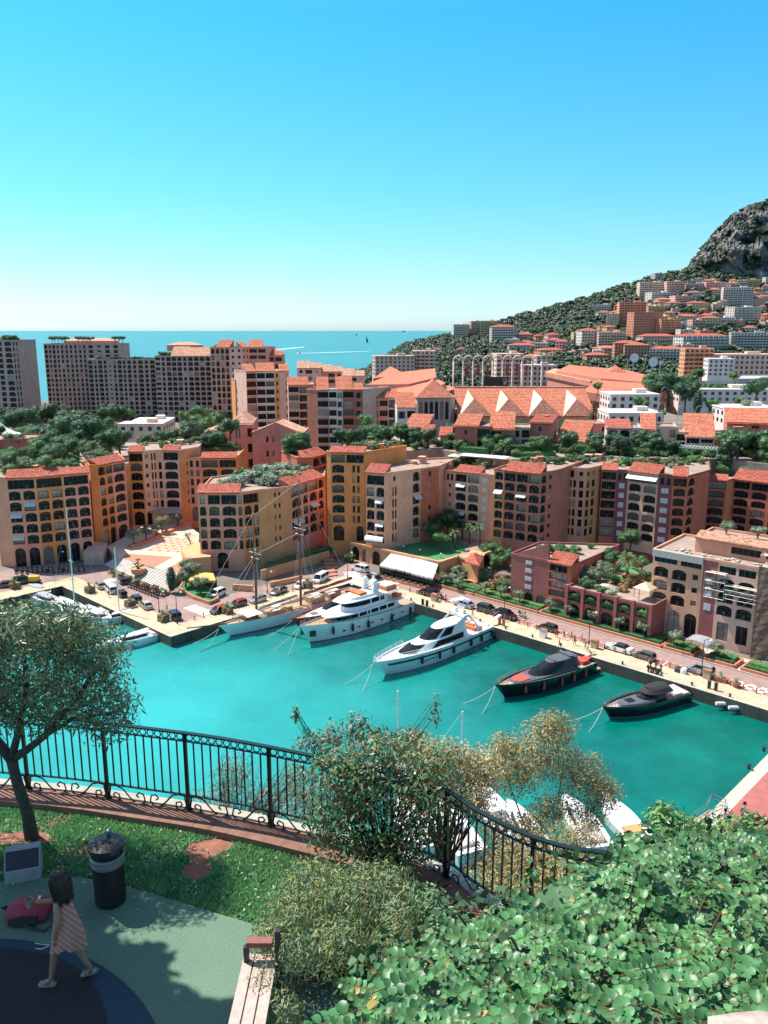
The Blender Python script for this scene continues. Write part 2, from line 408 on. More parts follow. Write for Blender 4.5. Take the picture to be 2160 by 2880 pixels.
# painted lines: parking dashes along the quay, crossings
mb=MB()
def rectAB(a0,a1,b0,b1,z,m):m.quad(AB(a0,b0,z),AB(a0,b1,z),AB(a1,b1,z),AB(a1,b0,z))
for i in range(58):rectAB(19+i*1.25,19.7+i*1.25,-7.45,-7.33,GZ+.018,mb)
for i in range(58):rectAB(19+i*1.25,19.6+i*1.25,-5.62,-5.5,GZ+.018,mb)
for a in(30.5,36.5,45,52,58,66,72,80):rectAB(a,a+.14,-7.4,-5.4,GZ+.018,mb)
for i in range(40):rectAB(-5.6,-5.45,-1+i*1.0,-.4+i*1.0,GZ+.018,mb)
def zebra(p,q,n,w):
 p,q=Vector((p.x,p.y,0)),Vector((q.x,q.y,0));d=(q-p);u=d.normalized();v=Vector((-u.y,u.x,0))
 for i in range(n):
  c=p+d*((i+.5)/n);h=d.length/n*.27
  mb.quad(*[(x.x,x.y,GZ+.02)for x in(c-u*h-v*w/2,c+u*h-v*w/2,c+u*h+v*w/2,c-u*h+v*w/2)])
zebra(G(530,1705),G(590,1728),8,3.0)
zebra(G(985,1607),G(1010,1645),7,3.6)
zebra(G(1075,1643),G(1125,1635),6,3.0)
zebra(G(1268,1692),G(1312,1682),6,3.0)
zebra(G(-10,1650),G(36,1640),6,4)
zebra(G(290,1640),G(320,1628),5,2.6)
tag(mb.build('road_markings',M_LINE),kind='structure')
# red and white chequered paving at the right end
red=MB();rm=0
for i in range(12):
 for j in range(3):
  if(i+j)%2==0:rectAB(84+i*.9,84.9+i*.9,-7.9+j*.8,-7.1+j*.8,GZ+.024,red)
tag(red.build('chequer_paving',M_LINE),kind='structure')
# --- hillside beyond the town
def hillmat():
 m,nt,b=nmat('hill_ground')
 f=noise(nt,.012,6,.7);f2=noise(nt,.12,4,.7)
 c=ramp(nt,f,[(.35,(.022,.036,.022)),(.6,(.045,.055,.032)),(.8,(.13,.105,.075))])
 c=mix(nt,.5,c,ramp(nt,f2,[(.3,(.35,.38,.35)),(.7,(1,1,1))]),'MULTIPLY')
 L(nt,c,b.inputs['Base Color']);b.inputs['Roughness'].default_value=1;b.inputs['Specular IOR Level'].default_value=.1;return m
mb=MB();nq,ns=150,60
qs=np.linspace(rxs[0],.62,nq);vs=[]
for j in range(ns+6):
 s=j/ns
 for q in qs:
  yr=ydist(q);y=Y0+(yr-Y0)*s;x=q*y;vs.append((x,y,terr(x,y)if s>0 else 1.0))
mb.add(vs,[(j*nq+i,j*nq+i+1,(j+1)*nq+i+1,(j+1)*nq+i)for j in range(ns+5)for i in range(nq-1)])
tag(mb.build('hill',hillmat(),smooth=True),kind='structure')
# --- the bare rock face above it
def rockmat():
 m,nt,b=nmat('cliff_rock')
 g=nt.nodes.new('ShaderNodeNewGeometry')
 mp=nt.nodes.new('ShaderNodeMapping');mp.inputs['Scale'].default_value=(1,1,.62);L(nt,g.outputs['Position'],mp.inputs['Vector'])
 f=noise(nt,.045,7,.72,mp.outputs[0]);f2=noise(nt,.022,6,.7)
 rock=ramp(nt,f,[(.3,(.12,.113,.108)),(.5,(.185,.173,.165)),(.7,(.27,.25,.235))])
 c=mix(nt,ramp(nt,f2,[(.44,(0,0,0)),(.54,(1,1,1))]),rock,(.028,.042,.028))
 L(nt,c,b.inputs['Base Color']);b.inputs['Roughness'].default_value=1;b.inputs['Specular IOR Level'].default_value=.1
 bump(nt,f,b,.8,4.0);return m
from mathutils import noise as mn
mb=MB();nq,ns=170,80;vs=[]
qs=np.linspace(txs[0]-.004,.62,nq)
def cliffpt(q,s):
 yr=ydist(q);zs=CZ+lerp(rxs,rzs,q)*yr;y1=yr+190
 zt=CZ+lerp(txs,tzs,q)*y1
 if s<0:y=yr-30;return Vector((q*y,y,zs-26))
 k=s**.75
 y=yr-12+(y1-yr+12)*(s**1.15);z=zs-8+(zt-zs+8)*k
 x_=q*y;n=mn.fractal(Vector((x_*.028,z*.024,y*.02)),.9,2.1,7)*26+mn.fractal(Vector((x_*.009,z*.008,7)),1,2,4)*22
 w=min(1,s*6)*min(1,(1.02-s)*9);y-=abs(n)*w*1.1
 return Vector((q*y,y,z+5*w*mn.noise(Vector((q*500,s*9,1)))))
for j in range(-1,ns+1):
 for q in qs:vs.append(cliffpt(q,j/ns))
for q in qs:vs.append(cliffpt(q,1.0)+Vector((0,150,-60)))
mb.add(vs,[(j*nq+i,j*nq+i+1,(j+1)*nq+i+1,(j+1)*nq+i)for j in range(ns+2)for i in range(nq-1)])
tag(mb.build('cliff',rockmat()),kind='structure')
# rocks at the foot of the headland
M_ROCK=plain('pale_rock',(.36,.32,.28),.95,var=.3,scale=.4)
mb=MB()
for i in range(70):
 q=rq(988+R.random()*34,1040)[0];y=760+R.random()*380;mb.ball((q*y+R.uniform(-6,6),y,R.uniform(-1,3)),(R.uniform(3,8),R.uniform(3,8),R.uniform(2,6)),6,4)
tag(mb.build('shore_rocks',M_ROCK),kind='stuff')
# ================================================================== BUILDING KIT
WIN={}
def q1(x):return round(x*10)/10
def arch_pts(w,h,rise,n=7):
 """outline of an opening, bottom left -> over the top -> bottom right (x from -w/2)"""
 if rise<=0:return[(-w/2,0),(-w/2,h),(w/2,h),(w/2,0)]
 s=h-rise;r=[(-w/2,0)]
 for i in range(n+1):
  t=math.pi*(1-i/n);r.append((w/2*math.cos(t),s+rise*math.sin(t)))
 return r+[(w/2,0)]
def window_meshes(kind,w,h,var):
 """(window, pane, railing) meshes: x along the wall, y outwards, origin = bottom centre of the opening, y = 0 wall face"""
 k=(kind,w,h,var)
 if k in WIN:return WIN[k]
 fr,pn,rl=MB(),MB(),MB()
 big=kind in 'ALaPC';dep=.75 if kind in 'ALC' else(.5 if kind=='P' else .28 if kind=='a' else .16)
 rise={'A':min(.22*w,.3*h),'a':w*.42,'P':min(w*.42,h*.4)}.get(kind,0)
 o=arch_pts(w,h,rise)
 if kind in 'SV':
  for sx in(-1,1):
   fr.box((sx*w/4,.04,.02),(w/2-.03,.05,h-.04));
   for i in range(5):fr.box((sx*w/4,.07,h*(i+.5)/5-.03),(w/2-.16,.02,.09))
  fr.v=[(x,-y,z)for x,y,z in fr.v]
  WIN[k]=(fr.mesh('window',[M_SHUT]),None,None);return WIN[k]
 pm={0:M_GLASS,1:M_CURT,2:M_CURT2}[var]
 pn.add([(x,-dep+.02,z)for x,z in o],[tuple(range(len(o)))[::-1]])
 t=.07;n=max(1,round(w/1.15))
 for i in range(n+1):
  x=-w/2+w*i/n;hh=h-(rise*(1-math.sqrt(max(0,1-(2*x/w)**2)))if rise else 0)
  fr.box((min(max(x,-w/2+t/2),w/2-t/2),-dep+.06,0),(t,.06,max(.2,hh-.02)))
 fr.box((0,-dep+.06,0),(w,.06,t));fr.box((0,-dep+.06,(h-rise)-t),(w,.06,t))
 if kind in 'Gg':
  for sx in(-1,1):fr.box((sx*(w/2+w*.27),.03,0),(w*.5,.05,h),m=1)
 if var==0 and kind in 'AL' and R.random()<.7:
  fr.box((R.uniform(-w/4,w/4),-dep*.5,0),(.5,.4,.8),m=0)
 rm=None
 if kind in 'AaLRDCW' and h>1.4:
  rh=1.0;y=-.10 if kind in 'AL' else-.03
  rl.bar((-w/2,y,rh),(w/2,y,rh),.05);rl.bar((-w/2,y,.12),(w/2,y,.12),.035)
  nb=int(w/.16)
  for i in range(nb):rl.bar((-w/2+w*(i+.5)/nb,y,.12),(-w/2+w*(i+.5)/nb,y,rh),.022)
 for q in(fr,pn,rl):q.v=[(x,-y,z)for x,y,z in q.v]
 rm=rl.mesh('railing',[M_DARK])if rl.v else None
 WIN[k]=(fr.mesh('window',[M_FRAME,M_GRNSH]),pn.mesh('pane',[pm]),rm)
 return WIN[k]
NWIN=[0]
def facade(mb,root,O,ang,W,rows,cols,wm=0,simple=False,blinds=.26):
 """a wall from O along ang, W wide. rows: list of (height, spec override or None) bottom up; cols: 'A:2 B:1 ...'.
    The wall gets real holes with reveals; every window is an object of its own."""
 U=Vector((math.cos(ang),math.sin(ang),0));N=Vector((U.y,-U.x,0));Z=Vector((0,0,1))
 base=wloc(root);z=0.0
 def P(x,zz,y=0):return O+U*x+Z*zz+N*y
 for rh,ov in rows:
  spec=(ov or cols).split();tk=[(t.split(':')[0],float(t.split(':')[1])if ':' in t else 1.0)for t in spec]
  tw=sum(w for _,w in tk);x=0.0
  for kind,w in tk:
   cw=W*w/tw;xc=x+cw/2
   if kind=='B' or cw<.5:
    mb.quad(P(x,z),P(x+cw,z),P(x+cw,z+rh),P(x,z+rh),wm);x+=cw;continue
   fw,fh,sill={'A':(.80,.80,.05),'a':(.70,.80,.05),'L':(.92,.80,.04),'R':(.52,.72,.08),'D':(.26,.72,.08),'r':(.40,.42,.32),'S':(.5,.52,.22),'V':(.34,.66,.12),
       'G':(.36,.62,.12),'g':(.30,.38,.30),'W':(.86,.56,.2),'P':(.74,.86,0),'C':(.92,.78,.04),'F':(.8,.8,.02),'w':(.6,.6,.2)}[kind]
   ow,oh,oz=q1(max(.4,cw*fw)),q1(max(.5,rh*fh)),rh*sill
   if kind in 'SV':
    mb.quad(P(x,z),P(x+cw,z),P(x+cw,z+rh),P(x,z+rh),wm)
    me=window_meshes(kind,ow,oh,0)[0];o=inst('window',me,P(xc,z+oz)-base,ang,root);x+=cw;NWIN[0]+=1;continue
   for dx in((-cw*.22,cw*.22)if kind=='D' else(0,)):
    var=0 if R.random()>blinds else R.choice((1,2));
    fr,pn,rl=window_meshes(kind,ow,oh,var)
    rotn=ang
    c=P(xc+dx,z+oz)-base
    o=inst('window',fr,c,rotn,root);NWIN[0]+=1
    if not simple:
     if pn:inst('pane',pn,(0,0,0),0,o)
     if rl:inst('railing',rl,(0,0,0),0,o)
    elif pn:inst('pane',pn,(0,0,0),0,o)
   rise={'A':min(.22*ow,.3*oh),'a':ow*.42,'P':min(ow*.42,oh*.4)}.get(kind,0)
   dep=.75 if kind in 'ALC' else(.5 if kind=='P' else .28 if kind=='a' else .16)
   spans=[(x,x+cw,xc)]if kind!='D' else[(x,xc,xc-cw*.22),(xc,x+cw,xc+cw*.22)]
   for xa,xb,xm in spans:
    ou=[(px+xm,pz+oz)for px,pz in arch_pts(ow,oh,rise)]
    l,r=ou[0][0],ou[-1][0]
    mb.quad(P(xa,z),P(l,z),P(l,z+rh),P(xa,z+rh),wm);mb.quad(P(r,z),P(xb,z),P(xb,z+rh),P(r,z+rh),wm)
    if oz>.01:mb.quad(P(l,z),P(r,z),P(r,z+oz),P(l,z+oz),wm)
    for a,b in zip(ou[1:-1],ou[2:-1]):mb.quad(P(a[0],z+a[1]),P(b[0],z+b[1]),P(b[0],z+rh),P(a[0],z+rh),wm)
    for a,b in zip(ou,ou[1:]+ou[:1]):mb.quad(P(a[0],z+a[1]),P(a[0],z+a[1],-dep),P(b[0],z+b[1],-dep),P(b[0],z+b[1]),wm)
   if kind=='A' and not simple and R.random()<.07 and cw>2.4:
    k=(ow,'aw')
    if k not in WIN:m_=MB();m_.loft([[(-ow/2,-.02,oh*.98),(ow/2,-.02,oh*.98)],[(-ow/2,-1.0,oh*.66),(ow/2,-1.0,oh*.66)],[(-ow/2,-1.0,oh*.58),(ow/2,-1.0,oh*.58)]],caps=False);WIN[k]=m_.mesh('awning',M_SHUT)
    inst('awning',WIN[k],c,ang,root)
   if kind=='C':
    c=P(xc,z-.02,.55)
    mb.box((c.x,c.y,c.z),(cw*.97,1.1,.14),ang,wm);c=P(xc,z+.1,1.07);mb.box((c.x,c.y,c.z),(cw*.97,.08,.62),ang,wm)
   x+=cw
  z+=rh
def tile_roof(root,P,U,V,w,run,rise,mat,parent=None,pitch=.36,name='roof'):
 """a sloping sheet of barrel tiles as real ridges: P = left end of the eave, U along it, V up the slope (plan)"""
 m=MB();n=max(2,int(w/pitch));zz=[0,.09,.09,0]
 V=Vector(V).normalized();U=Vector(U).normalized();rows=max(1,int(run/2.2))
 pr=[]
 for i in range(n):
  for f,h in((0,0),(.28,.10),(.62,.10)):pr.append(((i+f)*w/n,h))
 pr.append((w,0))
 secs=[]
 for j in range(rows+1):
  k=j/rows;b=P+V*(run*k)+Vector((0,0,rise*k));secs.append([b+U*x+Vector((0,0,h))for x,h in pr])
  if j and j<rows:secs.append([p+Vector((0,0,.05))for p in secs[-1]])
 m.loft(secs,caps=False)
 e0=[p-Vector((0,0,.18))for p in secs[0]];m.loft([e0,secs[0]],caps=False)
 m.quad(secs[0][0]-Vector((0,0,.18)),secs[0][-1]-Vector((0,0,.18)),secs[-1][-1]-Vector((0,0,.12)),secs[-1][0]-Vector((0,0,.12)))
 return m.build(name,mat,parent or root,wloc(parent or root))
def block(name,label,cat,p0,facets,floors,fh,depth,colour,ground=None,gh=4.2,top=None,roofs=(),roof_mat=None,simple=False,blinds=.26,H=None,topcol=None,backang=None,group=None,cornice=True,band=None):
 """p0: plan start (left end, world), z = foot. facets: [(angle deg, width m, cols, colour or None)], walked left to right.
    ground: spec of the ground floor or list per facet; top: spec of the top storey or list per facet; roofs: [(facet, t0, t1, run, rise)]"""
 root=thing(name,label,cat,p0,0,group)
 cols_m=[stucco(*colour)]
 for f in facets:
  if len(f)>3 and f[3]is not None:
   m=stucco(*f[3])
   if m not in cols_m:cols_m.append(m)
 pol=[Vector(p0)];w=MB();hh=gh+floors*fh
 for i,f in enumerate(facets):
  a=rad(f[0]);wi=cols_m.index(stucco(*f[3]))if len(f)>3 and f[3]is not None else 0
  g=ground[i]if isinstance(ground,(list,tuple))else ground
  t=top[i]if isinstance(top,(list,tuple))else top
  rows=[(gh,g or 'B')]+[(fh,None)]*(floors-1)+[(fh,t)]
  facade(w,root,pol[-1],a,f[1],rows,f[2],wi,simple,blinds)
  pol.append(pol[-1]+Vector((math.cos(a),math.sin(a),0))*f[1])
 ba=rad(backang if backang is not None else facets[0][0]+90)
 d=Vector((math.cos(ba),math.sin(ba),0))*depth
 back=[pol[-1]+d,pol[0]+d]
 ring=pol+back;z0=p0.z;z1=z0+hh
 for a,b in((pol[-1],back[0]),(back[0],back[1]),(back[1],pol[0])):
  if(a-b).length>.05:w.quad((a.x,a.y,z0),(b.x,b.y,z0),(b.x,b.y,z1),(a.x,a.y,z1))
 if 2.05<z0<12:
  for i in range(len(ring)):
   a,b=ring[i],ring[(i+1)%len(ring)]
   if(a-b).length>.05:w.quad((a.x,a.y,1.9),(b.x,b.y,1.9),(b.x,b.y,z0),(a.x,a.y,z0))
 wall=w.build('wall',cols_m,root)
 r=MB();r.add([(p.x,p.y,z1-.02)for p in ring],[tuple(range(len(ring)))])
 for i in range(len(ring)):
  a,b=ring[i],ring[(i+1)%len(ring)]
  if(a-b).length>.3:r.bar((a.x,a.y,z1+.2),(b.x,b.y,z1+.2),.24,.45,1)
 r.build('flat_roof',[M_TERRACE,cols_m[0]],root)
 for(fi,t0,t1,run,rise)in roofs:
  a=rad(facets[fi][0]);U=Vector((math.cos(a),math.sin(a),0));V=Vector((-U.y,U.x,0));wd_=facets[fi][1]
  P=pol[fi]+U*(wd_*t0-.12)-V*.5+Vector((0,0,hh-.12+.3));ww=wd_*(t1-t0)+.24
  rf=tile_roof(root,P,U,V,ww,run+.5,rise,roof_mat or TILE_R,name='tiled_roof')
  m=MB();q0=pol[fi]+U*(wd_*t0+.02);q1_=pol[fi]+U*(wd_*t1-.02)
  for e in(q0,q1_):
   e2=e+V*run;m.tri((e.x,e.y,z1-.05),(e2.x,e2.y,z1-.05),(e2.x,e2.y,z1+rise+.12));m.tri((e2.x,e2.y,z1+rise+.12),(e2.x,e2.y,z1-.05),(e.x,e.y,z1-.05))
  b0,b1=q0+V*(run-.02),q1_+V*(run-.02)
  m.quad((b1.x,b1.y,z1-.05),(b0.x,b0.y,z1-.05),(b0.x,b0.y,z1+rise+.12),(b1.x,b1.y,z1+rise+.12))
  m.build('gable',cols_m[0],rf,wloc(root))
 if not simple and depth>12:
  cc=sum((Vector((p.x,p.y,0))for p in ring),Vector())/len(ring)
  for k in range(3):
   q=(ring[-1].lerp(ring[-2],R.uniform(.2,.8))*.55+cc*.45);m=MB();h_=R.uniform(.7,1.8);m.box((q.x,q.y,z1-.05),(R.uniform(.7,1.8),R.uniform(.7,1.5),h_),facets[0][0]);m.box((q.x,q.y,z1+h_-.05),(2.0,1.7,.12),facets[0][0]);m.build('roof_vent',cols_m[0],root)
 return root,ring,z1
M_TERRACE=plain('terrace_floor',(.30,.22,.17),.9,var=.25,scale=.5)
def solid(name,label,cat,poly,z0,z1,mat,parts=None,group=None):
 """a plain walled volume (poly in plan, z1 number or per corner)"""
 c=Vector((sum(p[0]for p in poly)/len(poly),sum(p[1]for p in poly)/len(poly),z0))
 root=thing(name,label,cat,c,0,group);m=MB();m.prism(poly,z0,z1);m.build('wall',mat,root);return root
# ================================================================== THE BUILDINGS
SAL=('salmon_render',(.60,.285,.19));ORA=('orange_render',(.52,.235,.085));OCH=('ochre_render',(.47,.255,.115));TAN=('tan_render',(.56,.33,.215))
BRR=('brown_red_render',(.36,.155,.105));MAR=('maroon_render',(.205,.078,.078));RED=('red_render',(.40,.135,.08));CRE=('cream_render',(.60,.385,.265));PNK=('pink_render',(.51,.235,.175))
PWH=('pale_pink_render',(.60,.39,.31));YEL=('yellow_render',(.54,.30,.09));GRY=('grey_render',(.38,.32,.28));WHT=('white_render',(.64,.56,.50));STN=('stone_tower_render',(.33,.28,.25));DPK=('dusty_pink_render',(.45,.25,.19));PUR=('plum_red_render',(.27,.105,.095))
def colX(px,Y,z):
 u=(px-1080)/F;return Vector((u*(Y*ct+(CZ-z)*st),Y,z))
def bld(name,label,p0,facets,eave,floors,depth,colour,gh=4.2,cat='apartment building',**kw):
 """p0 = (px, py, z) foot seen in the photo, or ('Y', px, distance, z); facets = (angle, photo column of the right end, cols, colour)"""
 if p0[0]=='Y':p=colX(p0[1],p0[2],p0[3]);px=p0[1]
 else:p=G(*p0);px=p0[0]
 H=zat(eave[0],eave[1],p)-p.z
 fs=[];c=Vector(p)
 for f in facets:
  w=f[1]if f[1]>0 else 0
  w=along(c,rad(f[0]),f[1],p.z);fs.append((f[0],max(w,.3),f[2],f[3]if len(f)>3 else None))
  c=c+Vector((math.cos(rad(f[0])),math.sin(rad(f[0])),0))*max(w,.3)
 return block(name,label,cat,p,fs,floors,(H-gh)/floors,depth,colour,gh=gh,**kw)
BL={}
A2='A A'
BL['L']=bld('apartment_building','salmon and orange arcaded apartment block at the far left beside the scooter square',(4,1592,2),[(-14,41,'B:1'),(14,121,'A A'),(32,196,'A A',ORA),(32,268,'A A',SAL)],(27,1345),6,14,SAL,gh=5.4,backang=118,
 ground=['B','P P','P P','P P'],top=['B','L','L','L'],roofs=[(1,0,1,3.2,1.5),(2,0,1,3.2,1.5),(3,0,1,2.6,1.2)])
BL['L4']=bld('apartment_building','narrow deep orange apartment block with paired arched windows beside the piazza',(270,1541,3),[(25,292,'B'),(66,332,'a a'),(60,366,'A',SAL)],(276,1312),6,13,ORA,gh=5.2,
 ground=['B','P P','P'],top=['B','L L','L'],roofs=[(1,0,1,3,1.4),(2,0,1,3,1.4)])
BL['L5']=bld('apartment_building','yellow and pale pink apartment block with a striped awning behind the piazza trees',(374,1478,4),[(2,414,'A',YEL),(38,452,'r D',CRE),(-4,468,'R',CRE),(-2,513,'A',PWH),(58,566,'B:2 r B r B',OCH)],(372,1272),6,16,CRE,gh=4.6,
 ground=['P','P B','B','P','B'],top=['L','r D','B','L','B'],roofs=[(0,0,1,2.8,1.3),(3,0,1,2.8,1.3)])
BL['L7']=bld('apartment_building','orange apartment block half hidden behind the corner block with white flowers',(538,1466,4),[(2,572,'R R',SAL),(2,672,'A A',ORA)],(537,1290),5,18,ORA,gh=5,ground=['P','P P'],top=['R R','L L'],roofs=[(1,.02,.98,3,1.3)])
BL['K']=bld('apartment_building','salmon and ochre corner block with white flowering roof garden behind the schooner masts',(566,1600,2.6),[(2,690,'a:.62 A:.85 A:1.1 a:.36'),(40,735,'a a:.6',ORA),(26,760,'B',OCH),(30,797,'B r r',OCH),(40,822,'B',OCH),(66,872,'A a:.6'),(60,914,'A a:.7',PNK)],(556,1388),5,20,SAL,gh=4.6,
 ground=['B P B','B','B','B','B','B','B'],top=['R:.62 L:.85 L:1.1 a:.36','L','B','B r r','B','L','L L:.6'],roofs=[(0,0,.93,3.4,1.5),(5,0,1,3.4,1.7),(6,0,1,3.4,1.7)])
BL['M1']=bld('apartment_building','reddish orange block with slim arched windows behind the corner block',('Y',840,214,5),[(24,884,'B B',BRR),(64,922,'a a a')],(884,1290),6,14,RED,gh=4,top=['B B','L L'],roofs=[(0,.3,1,3,1.5),(1,0,1,3,1.6)])
BL['M2']=bld('apartment_building','orange stepped apartment block with three small tiled eaves above a lit archway',(922,1518,6),[(-42,933,'B',ORA),(-3,974,'A'),(-10,1026,'B:.5 D B:.3')],(932,1272),7,16,ORA,gh=4.6,ground=['B','P','B P'],top=['B','L','L'],roofs=[(1,0,1,2.6,1.2),(2,0,1,2.6,1.2)])
BL['M5']=bld('apartment_building','tan apartment block with a tall blank side wall above the yellow terrace wall',(1029,1538,6),[(-24,1083,'A A'),(38,1158,'B:.5 D:.5 B:1.2'),(38,1182,'A:1'),(40,1232,'B r B',RED)],(1028,1330),6,17,TAN,gh=1.2,top=['L','B:.5 r:.5 B:1.2','A','B r B'],roofs=[(0,0,1,3.4,1.7)])
BL['M6']=bld('apartment_building','cream apartment block with arches and white shutters above the shaded garden',('Y',1217,208,5),[(-30,1250,'A',DPK),(-30,1275,'B:.3 r B:.3',SAL),(-34,1345,'A A',CRE),(-34,1386,'S:1 B:.5',TAN)],(1217,1322),6,18,SAL,gh=3.2,top=['L','D','L L','S:1 B:.5'],roofs=[(0,0,1,3,1.5),(2,0,1,3,1.4)])
BL['M8']=bld('apartment_building','brown red apartment block with three columns of tall arches',(1384,1536,6),[(-33,1411,'A',OCH),(-33,1512,'A A A'),(46,1566,'a r B')],(1384,1322),7,18,BRR,gh=2.4,top=['A','L L L','a r B'],roofs=[(1,0,1,3.6,1.8)])
BL['M10']=bld('apartment_building','tan apartment block with rows of narrow tall windows and a hedge on its flat roof',('Y',1548,203,4),[(-35,1636,'r:.5 D D R:.8'),(45,1680,'R R B',OCH)],(1548,1312),7,16,TAN,gh=3.4,ground=['B','B'],top=['r:.5 R R r','r r B'])
BL['M11']=bld('apartment_building','apartment block with cream arched bays between maroon strips of white shutters',(1680,1537,4),[(-20,1722,'L',BRR),(-20,1753,'S',MAR),(-42,1836,'A A',CRE),(-32,1876,'S',MAR),(-20,1916,'A',RED),(45,1978,'a B:1.6',RED)],(1684,1322),7,18,MAR,gh=2.8,top=['L','D','L','D','L','a B:1.6'],roofs=[(0,0,1,2.6,1.4),(2,0,1,3.4,1.9),(4,0,1,3.4,1.8)])
BL['M15']=bld('apartment_building','red apartment block with wide arched loggias at the right edge below the roof garden',('Y',1975,206,4),[(-25,2029,'A',RED),(45,2046,'B',ORA),(-42,2250,'A A A A',RED)],(1978,1350),6,18,RED,gh=3,top=['L','B','L L L L'],roofs=[(0,0,1,2.4,1.2),(2,0,1,4,2.2)])
# ---- podium that carries the roof gardens behind the row
def polyY(lst,z=0):return[colX(px,Y,z)for px,Y in lst]
PZ=24.5
mb=MB();mb.prism(polyY([(930,222),(1230,234),(1400,214),(1560,219),(1700,216),(2000,216),(2330,195),(2330,250),(1700,275),(1000,262)]),2.1,PZ);tag(mb.build('garden_podium',[M_TERRACE]),kind='structure')
mb=MB();mb.prism(polyY([(-60,205),(240,224),(300,232),(560,262),(560,285),(-60,285)]),2.1,19.5);tag(mb.build('garden_podium',[M_TERRACE]),kind='structure')
# ---- village of sloping roofs on the podium
def house(label,px,Y,z0,facets,eave,floors,depth,colour,mono=None,group=None,roof=TILE_O,name='house',**kw):
 r,ring,z1=bld(name,label,('Y',px,Y,z0),facets,eave,floors,depth,colour,gh=.3,cat='house',group=group,**kw)
 return r,ring,z1
def mono(root,ring,z,rise,mat,over=.4,name='tiled_roof',along=None):
 """a single-slope tile roof over a four-cornered ring: low at edge 0-1 (front) and high at the back"""
 a,b=ring[0],ring[1];U=(b-a).normalized();V=Vector((-U.y,U.x,0));run=(ring[-1]-a).dot(V)
 P=Vector((a.x,a.y,z))-U*over-V*over
 rf=tile_roof(root,P,U,V,(b-a).length+2*over,run+over,rise,mat)
 m=MB();c,d=a+V*run,b+V*run
 for e,f in((a,c),(b,d)):
  m.tri((e.x,e.y,z),(f.x,f.y,z),(f.x,f.y,z+rise-.15));m.tri((f.x,f.y,z+rise-.15),(f.x,f.y,z),(e.x,e.y,z))
 m.quad((d.x,d.y,z),(c.x,c.y,z),(c.x,c.y,z+rise-.15),(d.x,d.y,z+rise-.15));m.build('gable',root.children[0].data.materials[0],rf,wloc(root))
 return rf
def hip(root,ring,z,rise,mat,over=.5,name='tiled_roof',par=None):
 """hipped roof over a (roughly rectangular) ring of four"""
 c=sum((Vector((p.x,p.y,0))for p in ring),Vector())/len(ring);m=MB()
 e=[Vector((p.x,p.y,z))+(Vector((p.x,p.y,0))-c).normalized()*over for p in ring]
 w=(ring[1]-ring[0]).length;d=(ring[2]-ring[1]).length
 if w>=d:ax=(ring[1]-ring[0]).normalized()*max(0,(w-d)/2)
 else:ax=(ring[2]-ring[1]).normalized()*max(0,(d-w)/2)
 t0=Vector((c.x,c.y,z+rise))-ax;t1=Vector((c.x,c.y,z+rise))+ax
 if w>=d:fs=[(e[0],e[1],t1,t0),(e[1],e[2],t1),(e[2],e[3],t0,t1),(e[3],e[0],t0)]
 else:fs=[(e[0],e[1],t0),(e[1],e[2],t1,t0),(e[2],e[3],t1),(e[3],e[0],t0,t1)]
 for f in fs:m.add(f,[tuple(range(len(f)))])
 dn=[p-Vector((0,0,.2))for p in e]
 for i in range(4):m.quad(dn[i],dn[(i+1)%4],e[(i+1)%4],e[i])
 return m.build(name,mat,par or root,wloc(root))
VG='sloping roofed houses on the garden podium'
r,g,z=house('red house with small square windows behind the roof gardens, left end of the village row',1278,234,PZ,[(-14,1340,'B r B'),(-14,1378,'L')],(1278,1200),2,12,('village_red',(.36,.13,.095)));mono(r,g,z,2.6,TILE_O)
r,g,z=house('red house with a big orange tiled roof slope and loggia in the village row',1378,232,PZ,[(-10,1442,'L R')],(1378,1208),2,10,('village_brick',(.38,.145,.10)));mono(r,g,z,4.2,TILE_O)
r,g,z=house('pale house front with balconies squeezed between two red village houses',1442,236,PZ,[(-10,1488,'R L')],(1442,1205),2,10,PWH)
r,g,z=house('dusky red blank gabled house in front of the long roof of the sports hall',1488,238,PZ,[(-20,1546,'B r B')],(1488,1190),2,13,('village_dusk',(.37,.15,.115)));mono(r,g,z,1.4,TILE_R)
r,g,z=house('low house with a red tiled roof slope left of the plain stone tower',1128,256,22,[(-18,1186,'B r B')],(1128,1222),1,14,PNK);mono(r,g,z,5.2,TILE_O)
r,g,z=house('small house with two stepped red tile slopes and a glazed veranda',1189,244,PZ,[(-8,1215,'W')],(1189,1226),1,8,CRE);mono(r,g,z,2.6,TILE_R)
r,g,z=house('little tan house with a red roof and a dark barred window',1238,240,PZ,[(-6,1268,'W')],(1238,1226),1,8,SAL);mono(r,g,z,1.8,TILE_R)
r,g,z=house('grey white house with wide arched balconies under a cream awning',1704,236,PZ,[(-12,1771,'A A'),(-12,1800,'A')],(1704,1205),2,12,('pale_grey_render',(.44,.42,.41)));mono(r,g,z,1.6,TILE_R)
r,g,z=house('red house with a white shuttered window and an orange roof slope',1801,234,PZ,[(-16,1838,'B G B')],(1801,1210),2,12,('village_red',(.36,.13,.095)));mono(r,g,z,3.8,TILE_O)
r,g,z=house('pale pink house with a white awning over its upper terrace',1838,235,PZ,[(-14,1898,'R B A')],(1838,1202),2,10,PWH)
r,g,z=house('narrow cream house next to an orange wall in the village row',1899,233,PZ,[(-14,1927,'L')],(1899,1218),2,10,CRE)
r,g,z=house('grey white house below the widest orange tiled roof of the village row',1927,231,PZ,[(-16,2006,'L W')],(1927,1230),2,13,('pale_grey_render',(.44,.42,.41)));mono(r,g,z,5.6,TILE_O)
r,g,z=house('brick red house with a white shuttered window at the right end of the village row',2006,229,PZ,[(-16,2100,'B r S B'),(30,2190,'B r B')],(2006,1230),2,13,('village_brick',(.38,.145,.10)))
